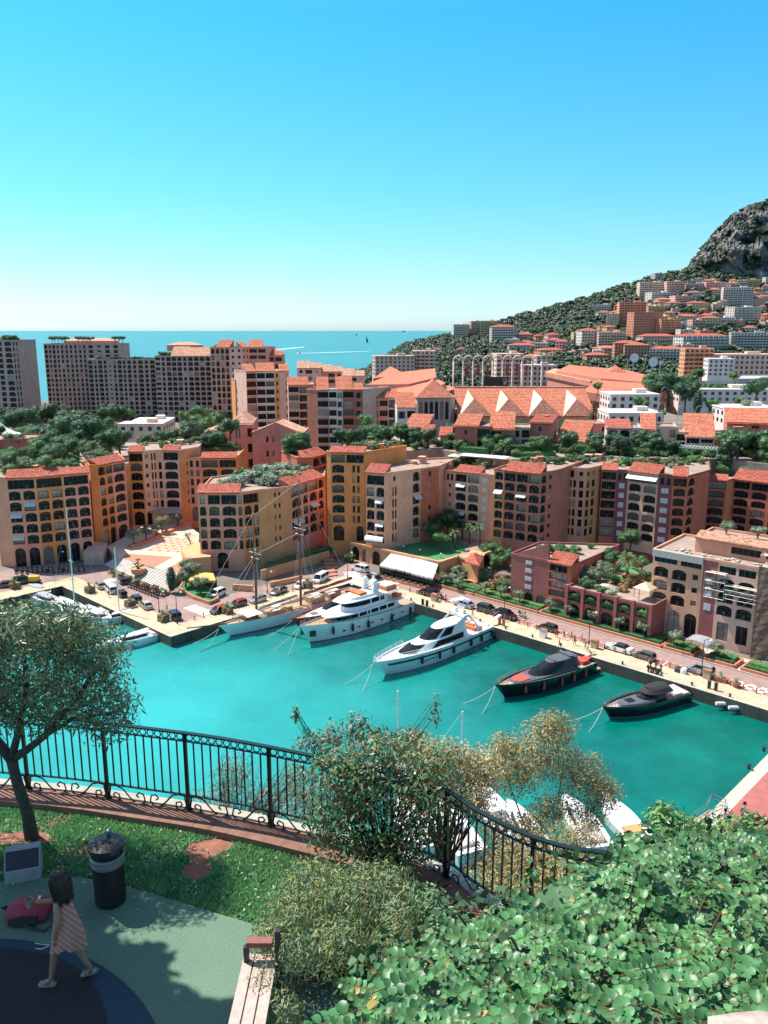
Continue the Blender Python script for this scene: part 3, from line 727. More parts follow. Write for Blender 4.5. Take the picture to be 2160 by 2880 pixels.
r,g,z=house('tall red house with a sloping orange roof at the right edge of the photo',2040,243,PZ,[(-18,2200,'B r B')],(2040,1190),3,12,('village_red',(.36,.13,.095)));mono(r,g,z,3.6,TILE_O)
r,g,z=house('low orange roofed house left of the grey white house',1560,240,PZ-1,[(-24,1640,'B r B')],(1560,1242),1,15,PNK);mono(r,g,z,5.0,TILE_O)
r,g,z=house('tall pink blank wall house with a stepped top beside the fir tree',1640,258,22,[(8,1705,'B B r')],(1640,1195),2,9,PNK)
# garden house with two big tiled roofs in front of the park
r,g,z=house('large pink villa with pale tiled hipped roof in front of the park',652,262,3,[(4,718,'B G B W')],(652,1194),5,17,PNK);hip(r,g,z,3.4,TILE_P)
r,g,z=house('pink villa wing with a broad blank gable and sunlit roof slope',716,257,3,[(18,782,'B:2 r r'),(-24,858,'r B')],(716,1218),5,13,PNK,backang=88)
m=MB();P=[Vector((p.x,p.y,z))for p in g];rd0=P[1]+Vector((0,-.4,3.2));rd1=(P[3]+P[4])/2+Vector((0,0,3.2))if len(P)>4 else P[3]+Vector((0,0,3.2))
m.add([P[0]+Vector((-.5,-.4,0)),rd0,rd1,P[-1]],[(0,1,2,3)]);m.add([rd0,P[2]+Vector((.5,-.4,-.2)),P[3]+Vector((.5,0,-.2)),rd1],[(0,1,2,3)])
m.tri(P[0],P[1],P[1]+Vector((0,0,3.1)),1);m.tri(P[1],P[2],P[1]+Vector((0,0,3.1)),1);m.build('tiled_roof',[TILE_P,stucco(*PNK)],r,wloc(r))
r,g,z=house('small pink villa with green shutters and a chimney left of the big villa',585,266,3,[(4,652,'G B G')],(585,1218),4,12,PNK);hip(r,g,z,2.2,TILE_P)
mb=MB();c=sum(g,Vector())/4;mb.box((c.x+2,c.y,z+1.2),(1.6,1.2,2.2));mb.build('chimney',stucco(*SAL),r)
r,g,z=house('low red terrace house under white canopies at the left edge',-30,250,3,[(4,30,'B'),(20,116,'B B')],(0,1240),4,12,('village_red',(.36,.13,.095)))
# ---- apartment blocks of the middle distance
def apt(label,px,Y,z0,facets,eave,floors,depth,colour,**kw):
 return bld('apartment_building',label,('Y',px,Y,z0),facets,eave,floors,depth,colour,simple=True,gh=kw.pop('gh',3.4),**kw)
r,g,z=apt('white and brown balcony block crowned with a row of orange roof strips',868,312,2,[(-40,896,'B:1',('brown_side',(.34,.155,.10))),(6,928,'C',GRY),(6,950,'C',WHT),(6,966,'G',WHT),(6,998,'C',BRR),(6,1022,'G',RED)],(896,1096),9,16,GRY,roofs=[(1,0,1,7,4.4),(3,0,1,7,4.4),(4,0,.9,7,4.6),(5,0,1,4,2.2)],roof_mat=TILE_O)
r,g,z=apt('orange block with dark green shutters right of the white balcony block',1022,316,2,[(4,1048,'g',RED),(4,1066,'G',ORA),(4,1092,'W',SAL),(4,1118,'L',WHT)],(1022,1120),7,15,SAL,roofs=[(0,0,1,4,2.4),(1,0,1,4,2.4),(2,0,1,6,4),(3,0,1,6,3)],roof_mat=TILE_O)
r,g,z=apt('low white house with green shutters and an orange roof below the sports hall',1116,306,4,[(4,1168,'G W')],(1116,1148),5,12,WHT,roofs=[(0,0,1,9,5)],roof_mat=TILE_O)
r,g,z=apt('grey and salmon balcony block left of the white balcony block',816,338,2,[(8,846,'C',GRY),(8,872,'L',SAL),(50,886,'B',RED)],(816,1084),9,14,SAL,roofs=[(0,0,1,5,3),(1,0,1,5,3)],roof_mat=TILE_O)
r,g,z=apt('long pale balcony block with red roof slopes stepping down to the right',700,380,2,[(30,728,'C',SAL),(10,778,'C C',WHT),(10,792,'r',YEL),(10,818,'B r',PWH)],(700,1046),9,16,PWH,roofs=[(0,0,1,6,3.2),(1,0,1,7,3.6),(3,0,1,6,3)],roof_mat=TILE_O)
r,g,z=apt('narrow orange walled block standing in front of the tall orange tower',668,392,2,[(20,684,'C',SAL),(-24,702,'B',ORA)],(668,1070),7,10,ORA)
r,g,z=apt('tall salmon tower with bands of arcades at the sea front',602,446,2,[(-8,655,'a a a a',SAL),(8,690,'r r',PWH),(40,708,'r r',SAL),(6,756,'W W',('tower_orange',(.50,.25,.16)))],(602,978),13,18,SAL,roofs=[(0,.3,1,8,4),(2,0,1,6,3),(3,0,.8,8,4)],roof_mat=TILE_O)
for i,(x0,x1,yy,Y,c,l)in enumerate([(756,800,1000,455,('tower_orange',(.50,.25,.16)),'lower salmon tower wing behind the pale balcony block'),(840,905,1036,420,PWH,'pale terrace flats with sandy roof slopes in front of the sea'),(905,965,1046,425,SAL,'salmon terrace flats stepping down towards the headland'),(965,1026,1058,405,PWH,'right hand terrace flats with an arched balcony above the orange roofs')]):
 r,g,z=apt(l,x0,Y,2,[(2,x1,'r W r' if i else 'W W',c)],(x0,yy),10,16,c,roofs=[(0,0,.55,7,3.2),(0,.6,1,5,2.4)],roof_mat=TILE_P if i else TILE_O)
mb=MB()
TW='grey brown sea front towers'
r,g,z=apt('grey brown tower cut by the left edge of the photo with trees on its roof',-60,500,2,[(-4,55,'A R A R A'),(55,72,'R R')],(0,958),14,22,STN,blinds=.1,ground='P P P P')
r,g,z=apt('tallest grey brown tower with umbrella pines on its roof',140,548,2,[(2,184,'A R a R'),(14,258,'R R R R R R'),(0,350,'R r R R')],(140,968),14,24,STN,blinds=.1,ground='P P P')
r,g,z=apt('long curved grey brown block with arched top bays',259,522,2,[(14,300,'A R A'),(2,340,'R r R'),(-10,380,'A R A'),(10,446,'R A R A')],(259,1012),12,20,STN,blinds=.1,ground=['P P','B','P P','P P'])
r,g,z=apt('grey brown block with three wide tiled arches and stepped sandy roofs',446,515,2,[(2,536,'W R A A A R'),(6,600,'A A A A')],(446,1002),12,22,STN,blinds=.1,ground=['P P P','P P P'],roofs=[(1,0,1,9,5),(0,.5,1,10,5.5)],roof_mat=TILE_P)
# penthouses of the towers
for(x0,x1,Y,z0py,hpx,lab)in[(180,318,562,968,12,'flat pale penthouse on the tallest grey brown tower'),(470,560,528,985,16,'stepped sandy penthouse on the block with three wide arches')]:
 p=colX(x0,Y,0);z0=zat(x0,z0py+3,p);a,b=colX(x0,Y,z0),colX(x1,Y,z0);rr=solid('penthouse',lab,'penthouse',[a,b,b+Vector((0,12,0)),a+Vector((0,12,0))],z0,z0+hpx*.24,stucco(*SAL));hip(rr,[a,b,b+Vector((0,12,0)),a+Vector((0,12,0))],z0+hpx*.24+.05,1.8,TILE_P)
# ================================================================== VEGETATION KIT
def leafcloud(name,blobs,n,size,mat,shape=(1,.5),core=.72,seed=0,shell=(.72,1.08),up=.25,mats=None,frac=None,droop=0,extra=None,coremat=0):
 """crown: n leaf quads spread through the outer part of several blobs, each blob with a dark inner core"""
 rs=np.random.RandomState(seed+5);bl=np.array(blobs,float)
 vol=(bl[:,3]*bl[:,4]*bl[:,5])**(2/3);pick=rs.choice(len(bl),n,p=vol/vol.sum());b=bl[pick]
 d=rs.normal(size=(n,3));d/=np.linalg.norm(d,axis=1)[:,None]
 r=rs.uniform(shell[0],shell[1],n)**.7
 c=b[:,:3]+d*b[:,3:6]*r[:,None]
 nrm=d+rs.normal(size=(n,3))*.55;nrm[:,2]+=up;nrm/=np.linalg.norm(nrm,axis=1)[:,None]
 t=rs.normal(size=(n,3));t[:,2]-=droop;t-=nrm*(t*nrm).sum(1)[:,None];t/=np.linalg.norm(t,axis=1)[:,None]
 s=np.cross(nrm,t);k=size*rs.uniform(.6,1.35,n)[:,None]
 L_,W_=shape[0]*k,shape[1]*k
 v=np.stack([c-t*L_/2,c+s*W_/2+t*L_*.05,c+t*L_/2,c-s*W_/2+t*L_*.05],1).reshape(-1,3)
 vs=v.tolist();fs=(np.arange(n)[:,None]*4+np.arange(4)).tolist()
 mi=[0]*n
 if frac:mi=[int(x)for x in rs.choice(len(frac),n,p=frac)]
 m=MB();m.v=vs;m.f=[tuple(f)for f in fs];m.m=mi
 if core:
  for q in blobs:m.ball(q[:3],tuple(x*core for x in q[3:6]),7,5,coremat)
 if extra:extra(m)
 return m.mesh(name,mats or[mat])
def blobset(h,r,n,seed,flat=.7,spread=.62):
 rs=random.Random(seed);out=[(0,0,h,r*.72,r*.72,r*.72*flat)]
 for i in range(n):
  t=2*math.pi*(i+rs.random()*.6)/n;d=r*spread*rs.uniform(.75,1.15);q=r*rs.uniform(.36,.56)
  out.append((d*math.cos(t),d*math.sin(t),h+r*flat*rs.uniform(-.45,.5),q,q,q*rs.uniform(.7,.95)))
 return out
LF_OLIVE=leafmat('olive_leaves',(.085,.115,.065),(.16,.19,.115),1.5,.12)
LF_BROAD=leafmat('broad_leaves',(.034,.085,.030),(.08,.155,.05),.5)
LF_DARK=leafmat('dark_leaves',(.020,.052,.021),(.046,.10,.038),.4,.1)
LF_HILL=leafmat('hill_leaves',(.022,.040,.020),(.060,.078,.036),.06,0)
LF_LIGHT=leafmat('light_leaves',(.05,.12,.035),(.11,.21,.06),.7)
LF_PALM=leafmat('palm_leaves',(.06,.10,.03),(.15,.18,.055),.8)
LF_HEDGE=leafmat('hedge_leaves',(.025,.085,.03),(.06,.15,.05),.9)
LF_WHITE=plain('white_blossom',(.62,.64,.58),.7,var=.1)
LF_RUST=leafmat('rusty_leaves',(.14,.075,.03),(.22,.13,.05),1)
BARK=plain('bark',(.10,.075,.055),.9,var=.35,scale=6)
def trunkmesh(name,h,r,limbs,seed,spread=.5,lean=.1):
 rs=random.Random(seed);m=MB();top=Vector((rs.uniform(-lean,lean)*h,rs.uniform(-lean,lean)*h,h*.62))
 m.tube([(0,0,-.3),(0,0,.02),top*.5,top],[r*1.5,r*1.25,r,r*.75],7)
 for i in range(limbs):
  t=2*math.pi*(i+rs.random()*.5)/limbs;e=top+Vector((math.cos(t)*h*spread*rs.uniform(.5,.9),math.sin(t)*h*spread*rs.uniform(.5,.9),h*rs.uniform(.25,.45)))
  m.tube([top*.92,(top+e)/2+Vector((0,0,h*.05)),e],[r*.6,r*.4,r*.18],5)
 return m.mesh(name,[BARK])
KIT={}
def kit(kind,tm,cm):KIT.setdefault(kind,[]).append((tm,cm))
for i in range(3):
 kit('olive',trunkmesh('trunk',1.7,.12,4,i,.35),leafcloud('crown',blobset(1.95,1.15,8,i+1,.72),1700,.12,LF_OLIVE,(1.25,.45),.6,i,(.5,1.1)))
 kit('broad',trunkmesh('trunk',5.0,.28,5,i+4,.4),leafcloud('crown',blobset(5.4,3.3,10,i+5,.8),2900,.30,LF_BROAD,(1.1,.6),.7,i))
 kit('dark',trunkmesh('trunk',5.5,.3,5,i+8,.4),leafcloud('crown',blobset(6,3.6,11,i+9,.85),3000,.33,LF_DARK,(1.1,.6),.72,i))
 kit('light',trunkmesh('trunk',4,.2,5,i+4,.4),leafcloud('crown',blobset(4.2,2.3,8,i+15,.85),2100,.26,LF_LIGHT,(1.2,.5),.62,i))
 kit('pine',trunkmesh('trunk',8,.3,6,i+20,.45),leafcloud('crown',blobset(8.2,4.6,11,i+21,.32,.66),2400,.36,LF_DARK,(1.2,.35),.7,i))
 kit('bush',None,leafcloud('bush',blobset(.75,1.15,7,i+31,.72),1100,.19,LF_BROAD,(1.1,.6),.72,i))
 kit('greybush',None,leafcloud('bush',blobset(.75,1.15,7,i+31,.72),1100,.16,LF_OLIVE,(1.2,.5),.7,i))
 kit('lightbush',None,leafcloud('bush',blobset(.7,1.1,7,i+36,.72),1100,.17,LF_LIGHT,(1.2,.5),.7,i))
 kit('whitebush',None,leafcloud('bush',blobset(.8,1.3,8,i+41,.72),1400,.19,LF_BROAD,(1,.6),.7,i,mats=[LF_BROAD,LF_WHITE],frac=[.42,.58]))
 kit('rustbush',None,leafcloud('bush',blobset(.7,1.1,7,i+46,.72),1000,.17,LF_RUST,(1.2,.5),.66,i,mats=[LF_RUST,LF_BROAD],frac=[.6,.4]))
 kit('hill',None,leafcloud('tree',blobset(4.2,4.2,8,i+51,.78),420,1.0,LF_HILL,(1.1,.7),.8,i,extra=lambda m:m.tube([(0,0,-2),(0,0,4)],.3,5)))
 kit('hillpine',None,leafcloud('tree',blobset(7.5,4.8,8,i+56,.36,.66),420,1.0,LF_HILL,(1.1,.6),.8,i,extra=lambda m:m.tube([(0,0,-2),(.3,0,7.5)],.3,5)))
 cy=[(0,0,.9+.9*k,.95*math.sin(.5+2.4*k/9)+.08,.95*math.sin(.5+2.4*k/9)+.08,.9)for k in range(9)]
 kit('cypress',None,leafcloud('tree',cy,1200,.3,LF_DARK,(1.3,.4),.78,i))
def fir(seed):
 m=MB();m.tube([(0,0,-.2),(0,0,8)],[.22,.04],6,1);rs=random.Random(seed)
 for k in range(11):
  z=.9+k*.66;r=2.9*(1-k/11.5)
  for j in range(9):
   t=2*math.pi*(j+rs.random()*.7)/9;e=Vector((math.cos(t)*r,math.sin(t)*r,z-.1*r));s=Vector((-math.sin(t),math.cos(t),0))
   for q in range(4):
    a=Vector((0,0,z))+(e-Vector((0,0,z)))*(q/4);b=Vector((0,0,z))+(e-Vector((0,0,z)))*((q+1.3)/4);w=r*.13*(1.2-q*.2)+.1
    m.quad(a-s*w*.5,b-s*w+Vector((0,0,-.15)),b+s*w+Vector((0,0,-.15)),a+s*w*.5,0)
 return m.mesh('tree',[LF_DARK,BARK])
KIT['fir']=[(None,fir(1))]
def palmmesh(seed,h,fr,n=26,mat=LF_PALM,droop=1.0):
 rs=random.Random(seed);m=MB()
 for i in range(n):
  t=2*math.pi*i*.618;el=rs.uniform(-.25,1.25);d=Vector((math.cos(t),math.sin(t),0));L_=fr*rs.uniform(.85,1.1)
  pts=[]
  for k in range(7):
   s=k/6;pts.append(Vector((0,0,h))+d*(L_*s*math.cos(el)*(1-.12*s))+Vector((0,0,L_*(s*math.sin(el)-droop*.62*s*s))))
  sd_=Vector((-d.y,d.x,0))
  for k in range(6):
   a,b=pts[k],pts[k+1];w=fr*.15*math.sin(math.pi*min(.96,.12+.8*(k+.5)/6))
   for sg in(-1,1):
    for q in(0,.5):
     p0=a+(b-a)*q;p1=a+(b-a)*(q+.42);tip=p1+sd_*sg*w+Vector((0,0,-w*.45))+(b-a)*.4
     m.tri(p0,p1,tip,0)
 return m.mesh('crown',[mat])
def palmtrunk(h,r):
 m=MB();m.tube([(0,0,-.3)]+[(0.03*math.sin(k),0,h*k/8)for k in range(9)],[r*1.3]+[r*(1+.12*(k%2))for k in range(9)],8);return m.mesh('trunk',[BARK])
KIT['palm']=[(palmtrunk(3.4,.17),palmmesh(i,3.4,1.7,22,LF_BROAD))for i in range(2)]
KIT['datepalm']=[(palmtrunk(4.6,.28),palmmesh(5,4.6,3.0,44,LF_PALM,.8))]
KIT['tallpalm']=[(palmtrunk(7.5,.2),palmmesh(7,7.5,2.3,24,LF_DARK))]
NAMES=dict(olive='olive_tree',broad='broadleaf_tree',dark='evergreen_tree',light='leafy_tree',pine='umbrella_pine',bush='bush',greybush='silvery_bush',lightbush='light_bush',whitebush='flowering_bush',rustbush='rusty_bush',hill='tree',hillpine='pine_tree',cypress='cypress_tree',fir='fir_tree',palm='palm_tree',datepalm='date_palm',tallpalm='palm_tree')
def plant(kind,p,label,size=1.0,group=None,var=None,rz=None):
 tm,cm=KIT[kind][(R.randrange(len(KIT[kind]))if var is None else var)%len(KIT[kind])]
 rz=R.uniform(0,6.28)if rz is None else rz;cat='tree' if 'bush' not in kind else 'bush'
 sc=size if isinstance(size,tuple)else(size*R.uniform(.92,1.08),size*R.uniform(.92,1.08),size)
 if tm is None:
  o=inst(NAMES[kind],cm,p,rz,None,sc);return tag(o,label,cat,group)
 r=thing(NAMES[kind],label,cat,p,rz,group);r.scale=sc
 inst('trunk',tm,(0,0,0),0,r);inst('crown',cm,(0,0,0),0,r);return r
def hedge(name,label,pts,w,h,z,mat=LF_HEDGE,dens=60,size=.16,group=None,blossom=0):
 """clipped hedge along a polyline: leaves over a box-shaped core"""
 m=MB();rs=random.Random(len(pts)+int(pts[0][0]*10));c0=Vector((pts[0][0],pts[0][1],z))
 for a,b in zip(pts,pts[1:]):
  a=Vector((a[0],a[1],z));b=Vector((b[0],b[1],z));d=b-a;Ln=d.length;u=d.normalized();s=Vector((-u.y,u.x,0))
  m.bar(a+Vector((0,0,h*.43)),b+Vector((0,0,h*.43)),w*.86,h*.86)
  for i in range(int(dens*Ln)):
   x=rs.uniform(-.1,Ln+.1);f=rs.random()
   if f<.5:p=Vector((rs.uniform(-w/2,w/2),h+rs.uniform(-.06,.07),0));n=Vector((0,0,1))
   else:sg=rs.choice((-1,1));p=Vector((sg*(w/2+rs.uniform(-.04,.08)),rs.uniform(0,h),0));n=s*sg
   c=a+u*x+s*p.x+Vector((0,0,p.y));n=(n+Vector((rs.gauss(0,.5),rs.gauss(0,.5),rs.gauss(0,.5)))).normalized()
   t=n.cross(Vector((rs.random()-.5,rs.random()-.5,rs.random()-.5))).normalized()*size*rs.uniform(.6,1.3)*.6;q=n.cross(t)*.6
   m.quad(c-t,c+q,c+t,c-q,1 if rs.random()<blossom else 0)
 o=m.build(name,[mat,LF_WHITE],None,c0,loc=c0);return tag(o,label,'hedge',group)
# ================================================================== HILLSIDE TOWN, STADIUM, SEA FRONT
HILLC={'w':('hill_white',(.56,.54,.50)),'b':('hill_beige',(.54,.45,.36)),'o':('hill_orange',(.54,.28,.17)),'p':('hill_pink',(.56,.40,.34)),'y':('hill_yellow',(.56,.44,.24)),'g':('hill_grey',(.42,.41,.40)),'r':('hill_brick',(.42,.21,.14)),'s':('hill_stone',(.40,.34,.29))}
M_HWIN=plain('far_window',(.035,.04,.045),.25,var=.5,scale=.3)
HB=[]
def hillhouse(label,x0,x1,yt,yb,col,roof='flat',balc=False,Y=None,yaw=None,group=None,depth=None,cat=None):
 xc=(x0+x1)/2
 p=hit(xc,yb)if Y is None else atY(xc,yb,Y)
 Yd=p.y;px_m=F/(Yd*ct+(CZ-p.z)*st);W=(x1-x0)/px_m;H=max(3.2,(yb-yt)/px_m*1.02)
 if roof!='flat':H=max(3,H-min(2.4,H*.28))
 D=depth or max(8,min(18,W*.7));yw=R.uniform(-.35,.35)if yaw is None else yaw
 Wc=W/(abs(math.cos(yw))+.45*abs(math.sin(yw)))
 root=thing('hillside_house' if H<9 else 'hillside_block',label,cat or('house' if H<9 else 'apartment building'),(p.x,p.y+D*.4,p.z),yw,group)
 m=MB();m.box((0,0,-6),(Wc,D,H+6));m.build('wall',stucco(*HILLC[col]),root,loc=(0,0,0))
 wm=MB();nf=max(1,round(H/3.1));fh=H/nf;nc=max(1,round(Wc/3.4));cw=Wc/nc;bm=MB()
 for side,(n,ww)in enumerate(((nc,cw),(max(1,round(D/4)),D/max(1,round(D/4))),(max(1,round(D/4)),D/max(1,round(D/4))))):
  for f in range(nf):
   z=f*fh+fh*.22
   for i in range(n):
    o=-((n-1)/2)*ww+i*ww
    if side==0:wm.box((o,-D/2,z),(ww*(.62 if balc else .42),.24,fh*.52))
    elif side==1:wm.box((Wc/2,o,z),(.24,ww*.36,fh*.48))
    else:wm.box((-Wc/2,o,z),(.24,ww*.36,fh*.48))
   if balc and side==0 and f:
    bm.box((0,-D/2-.75,f*fh-.1),(Wc*.97,1.5,.16));bm.box((0,-D/2-1.46,f*fh+.06),(Wc*.97,.08,.72))
    for k in range(0,nc,2):bm.box((-((nc-1)/2)*cw+k*cw+cw/2,-D/2-.7,f*fh),(.12,1.4,fh*.92))
 tag(wm.build('windows',M_HWIN,root,loc=(0,0,0)),kind='stuff')
 if bm.v:bm.build('balconies',stucco(*HILLC['w' if col in 'wgs' else col]),root,loc=(0,0,0))
 if roof=='flat':
  r=MB();r.box((0,0,H),(Wc+.3,D+.3,.5));r.box((Wc*.2,0,H+.5),(Wc*.22,D*.3,1.6));r.build('roof',stucco(*HILLC[col]),root,loc=(0,0,0))
 else:
  ring=[Vector((sx*Wc/2,sy*D/2,H))for sx,sy in((-1,-1),(1,-1),(1,1),(-1,1))]
  rr=thing('tmp',None,None);hip(rr,ring,H,min(2.6,D*.22),TILE_O if roof=='o' else TILE_R)
  c=rr.children[0];c.name='tiled_roof';c.parent=root;bpy.data.objects.remove(rr)
  ch=MB();ch.box((Wc*.22,D*.1,H+.6),(.8,.8,2.0));ch.build('chimney',stucco(*HILLC[col]),root,loc=(0,0,0))
 HB.append((p.x,p.y+D*.4,max(W,D)*.55));return root
for a in[
('pale grey flat roofed block at the left end of the hillside town',1272,1319,915,957,'w','flat',True),('narrow white tower rising behind the pale grey block',1303,1343,890,940,'w','flat',True),
('beige balcony block beside the narrow white tower',1316,1354,906,952,'b','flat',True),('pale yellow balcony block left of the red roofed glass block',1352,1399,905,948,'y','flat',True),
('wide balcony block with a red hipped roof below the pine wood',1380,1450,916,968,'g','r',True),('dark windowed villa with red roof just below the pine wood',1456,1502,936,962,'s','r'),
('small orange villa between two larger villas below the wood',1502,1527,940,963,'o','r'),('lilac white villa with red roof below the wood',1534,1572,937,965,'p','r'),
('pink house with bright red roof and chimney',1563,1601,956,985,'p','r'),('tall white block with red roof in the middle of the hillside town',1627,1683,926,978,'w','r',True),
('slim yellow house left of the tall white block',1609,1630,937,963,'y','flat'),('brown balcony block with many awnings',1683,1760,937,980,'b','flat',True),
('long red roofed house with brown walls above the dish antennas',1728,1800,960,1010,'r','r'),('pair of grey white flats behind the arches',1431,1507,966,991,'g','r'),
('long low orange house with red roof behind the arches',1507,1590,980,998,'o','r'),('tiny white house on the wooded headland',1223,1241,978,996,'w','r'),('small pink house on the wooded headland',1287,1308,977,997,'p','r'),
('pair of low houses with red roofs left of the dish antennas',1645,1714,993,1022,'r','r'),
('beige apartment block high below the rock face',1797,1872,796,836,'b','flat',True),('pale apartment block high below the rock face, right of the beige one',1870,1924,794,829,'p','flat',True),
('low white terrace building under the beige apartment block',1820,1897,824,845,'w','flat',True),('tall white slab block with rows of white balconies',2033,2118,811,859,'w','flat',True),
('white villa with red roof behind the tall white slab',2015,2054,794,817,'w','r'),('stepped orange block with bright orange awnings',1739,1816,853,913,'o','flat',True),
('big orange brown slab block in the middle of the hillside',1769,1859,882,944,'r','flat'),('orange block with curved white balconies',1845,1913,900,939,'o','flat',True),
('beige block left of the stepped orange block',1707,1743,885,922,'b','flat'),('row of low tan houses under the beige apartments',1875,1919,848,864,'b','r'),('low ochre villas with long roofs on the upper slope',1928,1997,848,869,'y','r'),
('tall cream house with arched front on the upper slope',1869,1900,875,898,'b','r'),('pink roofed villa on the upper slope',1919,1969,885,908,'p','r'),('red roofed villa beside the pink one',1969,2007,882,905,'o','r'),
('modern white block with slanting white fins',2043,2142,866,906,'w','flat',True),('pink houses with red roofs at the far right of the slope',2107,2151,835,867,'p','r'),
('very long white building with a flat red roof',1895,2057,940,980,'w','r',True),('grey white block with a row of chimneys at the right edge',2057,2175,938,980,'g','flat',True),
('row of red roofed houses left of the long white building',1797,1903,940,963,'p','r'),('white flats with square balconies above the dish antennas',1828,1928,976,1012,'w','r',True),
('grey house half hidden by trees under the rock face',1947,1975,785,801,'g','flat'),('house with a yellow awning under the rock face',1990,2020,787,801,'y','flat'),('blue grey glass house under the rock face',2076,2104,791,811,'g','flat',True),
('brown house with orange gable on the slope',1756,1828,966,1014,'r','r')]:
 hillhouse(*a)
hillhouse('pale block alone on the skyline ridge',1836,1866,762,779,'g','flat')
for a in[('cream balcony block seen through the stadium arches',1388,1468,1000,1096,'b','flat',True,575,.1),('grey block with small windows right of the cream one',1468,1562,1031,1100,'s','flat',False,560,.0),('narrow grey tower behind the right hand arches',1505,1549,1002,1034,'s','flat',False,640,.1),
('brown grey flats behind the sports hall roof',1047,1165,1004,1056,'s','flat',False,640,.15),('beige balcony flats right of the brown grey flats',1160,1226,990,1050,'b','flat',True,650,-.2),
('orange striped office block with long window bands',1922,2004,984,1054,'o','flat',True,560,-.1),('long pink and white office block at the right',2004,2175,1000,1054,'p','flat',False,560,-.05),('white wing of the pink office block',1990,2062,1012,1058,'w','flat',False,540,-.1)]:
 hillhouse(*a[:7],a[7]if len(a)>7 else False,a[8],a[9])
rs=random.Random(3);k=0
for i in range(2600):
 if k>=84:break
 x,y=(rs.uniform(1690,2170),rs.uniform(800,990))if i%4 else(rs.uniform(1440,1760),rs.uniform(955,1020))
 if(x-1690)*.30<880-y:continue
 p=hit(x,y)
 if any((p.x-h[0])**2+(p.y+5-h[1])**2<(h[2]+4.5)**2 for h in HB):continue
 w=rs.choice((20,26,32,44,58))*rs.uniform(.9,1.1);fl=rs.random()<.4;hillhouse('small pale flat roofed block among the trees of the hillside' if fl else 'small villa with a tiled roof among the trees of the hillside',x-w/2,x+w/2,y-rs.uniform(13,26),y,rs.choice('wpwbypow'),'flat' if fl else rs.choice('rro'),fl and w>24,group='flat roofed blocks scattered on the hillside' if fl else 'small villas scattered on the hillside',cat='house');k+=1
# retaining walls along the hillside roads
M_RET=pavemat('stone_retaining_wall',(.30,.25,.20),3,(.16,.13,.1),.15)
for n,(x0,y0,x1,y1)in enumerate([(1940,918,2160,924),(1700,850,1830,842),(1380,985,1440,995)]):
 m=MB();ps=[hit(x0+(x1-x0)*k/12,y0+(y1-y0)*k/12)for k in range(13)]
 for a,b in zip(ps,ps[1:]):m.bar(a+Vector((0,0,1)),b+Vector((0,0,1)),1.2,5)
 tag(m.build('retaining_wall',M_RET),('stone wall carrying the road on the right of the hillside','stone wall below the beige apartment block on the slope','stone wall under the red roofed glass block')[n],'wall')
# --- hillside wood: 300 nearest trees one by one, the rest as one mass
def free(p,m=5):return all((p.x-h[0])**2+(p.y-h[1])**2>(h[2]+m)**2 for h in HB)
cand=[]
for i in range(9000):
 q=R.uniform(rxs[0]+.002,.56);s=R.random()**.8;yr=ydist(q);y=Y0+30+(yr+14-Y0-30)*s;x=q*y
 p=Vector((x,y,terr(x,y)-.5));
 v=math.sin(x*.021)*math.cos(y*.017)+.9*math.sin(x*.009+y*.011)
 if not free(p,3):continue
 if s<.72 and q>.26 and R.random()<.42:continue
 if s>.72 and q<.37:pass
 cand.append((p,R.uniform(.62,1.25)))
cand.sort(key=lambda c:c[0].y)
keep=cand[:60]+[c for c in cand[60:]if R.random()<.12];keep=keep[:300];ks=set(id(c)for c in keep)
for c in keep:
 kd='hill' if R.random()<.7 else 'hillpine'
 plant(kd,c[0],'dark green tree standing in the wooded hillside' if kd=='hill' else 'flat topped pine standing in the wooded hillside',c[1],'trees of the wooded hillside')
LOW=[leafcloud('tree',blobset(4.2,4.4,6,i+70,.78),130,1.7,LF_HILL,(1.1,.75),.84,i)for i in range(3)]
def mass(name,items,protos,mat):
 vs,fs=[],[];o=0;arr=[]
 for me in protos:
  v=np.empty(len(me.vertices)*3);me.vertices.foreach_get('co',v);arr.append((v.reshape(-1,3),[tuple(p.vertices)for p in me.polygons]))
 for p,s in items:
  v,f=arr[R.randrange(len(arr))];t=R.uniform(0,6.28);c,sn=math.cos(t),math.sin(t);w=v.copy()
  w[:,0]=(v[:,0]*c-v[:,1]*sn)*s+p.x;w[:,1]=(v[:,0]*sn+v[:,1]*c)*s+p.y;w[:,2]=v[:,2]*s*R.uniform(.8,1.1)+p.z
  vs.append(w);fs+=[tuple(i+o for i in q)for q in f];o+=len(v)
 me=bpy.data.meshes.new(name);me.from_pydata(np.concatenate(vs).tolist(),[],fs);me.materials.append(mat)
 return tag(inst(name,me),kind='stuff')
mass('hillside_wood',[c for c in cand if id(c)not in ks],LOW,LF_HILL)
cl=[]
for i in range(700):
 q=R.uniform(txs[0],.56);s=R.random();d=cliffpt(q,s);n=mn.noise(Vector((q*60,s*4,3)))
 if n>.02 or s>.97 or s<.08:cl.append((d+Vector((0,-2,-1)),R.uniform(.4,.95)))
for i in range(260):
 q=R.uniform(txs[0],.56);cl.append((cliffpt(q,1.0)+Vector((0,4,-3)),R.uniform(.35,.8)))
mass('cliff_scrub',cl,LOW,LF_HILL)
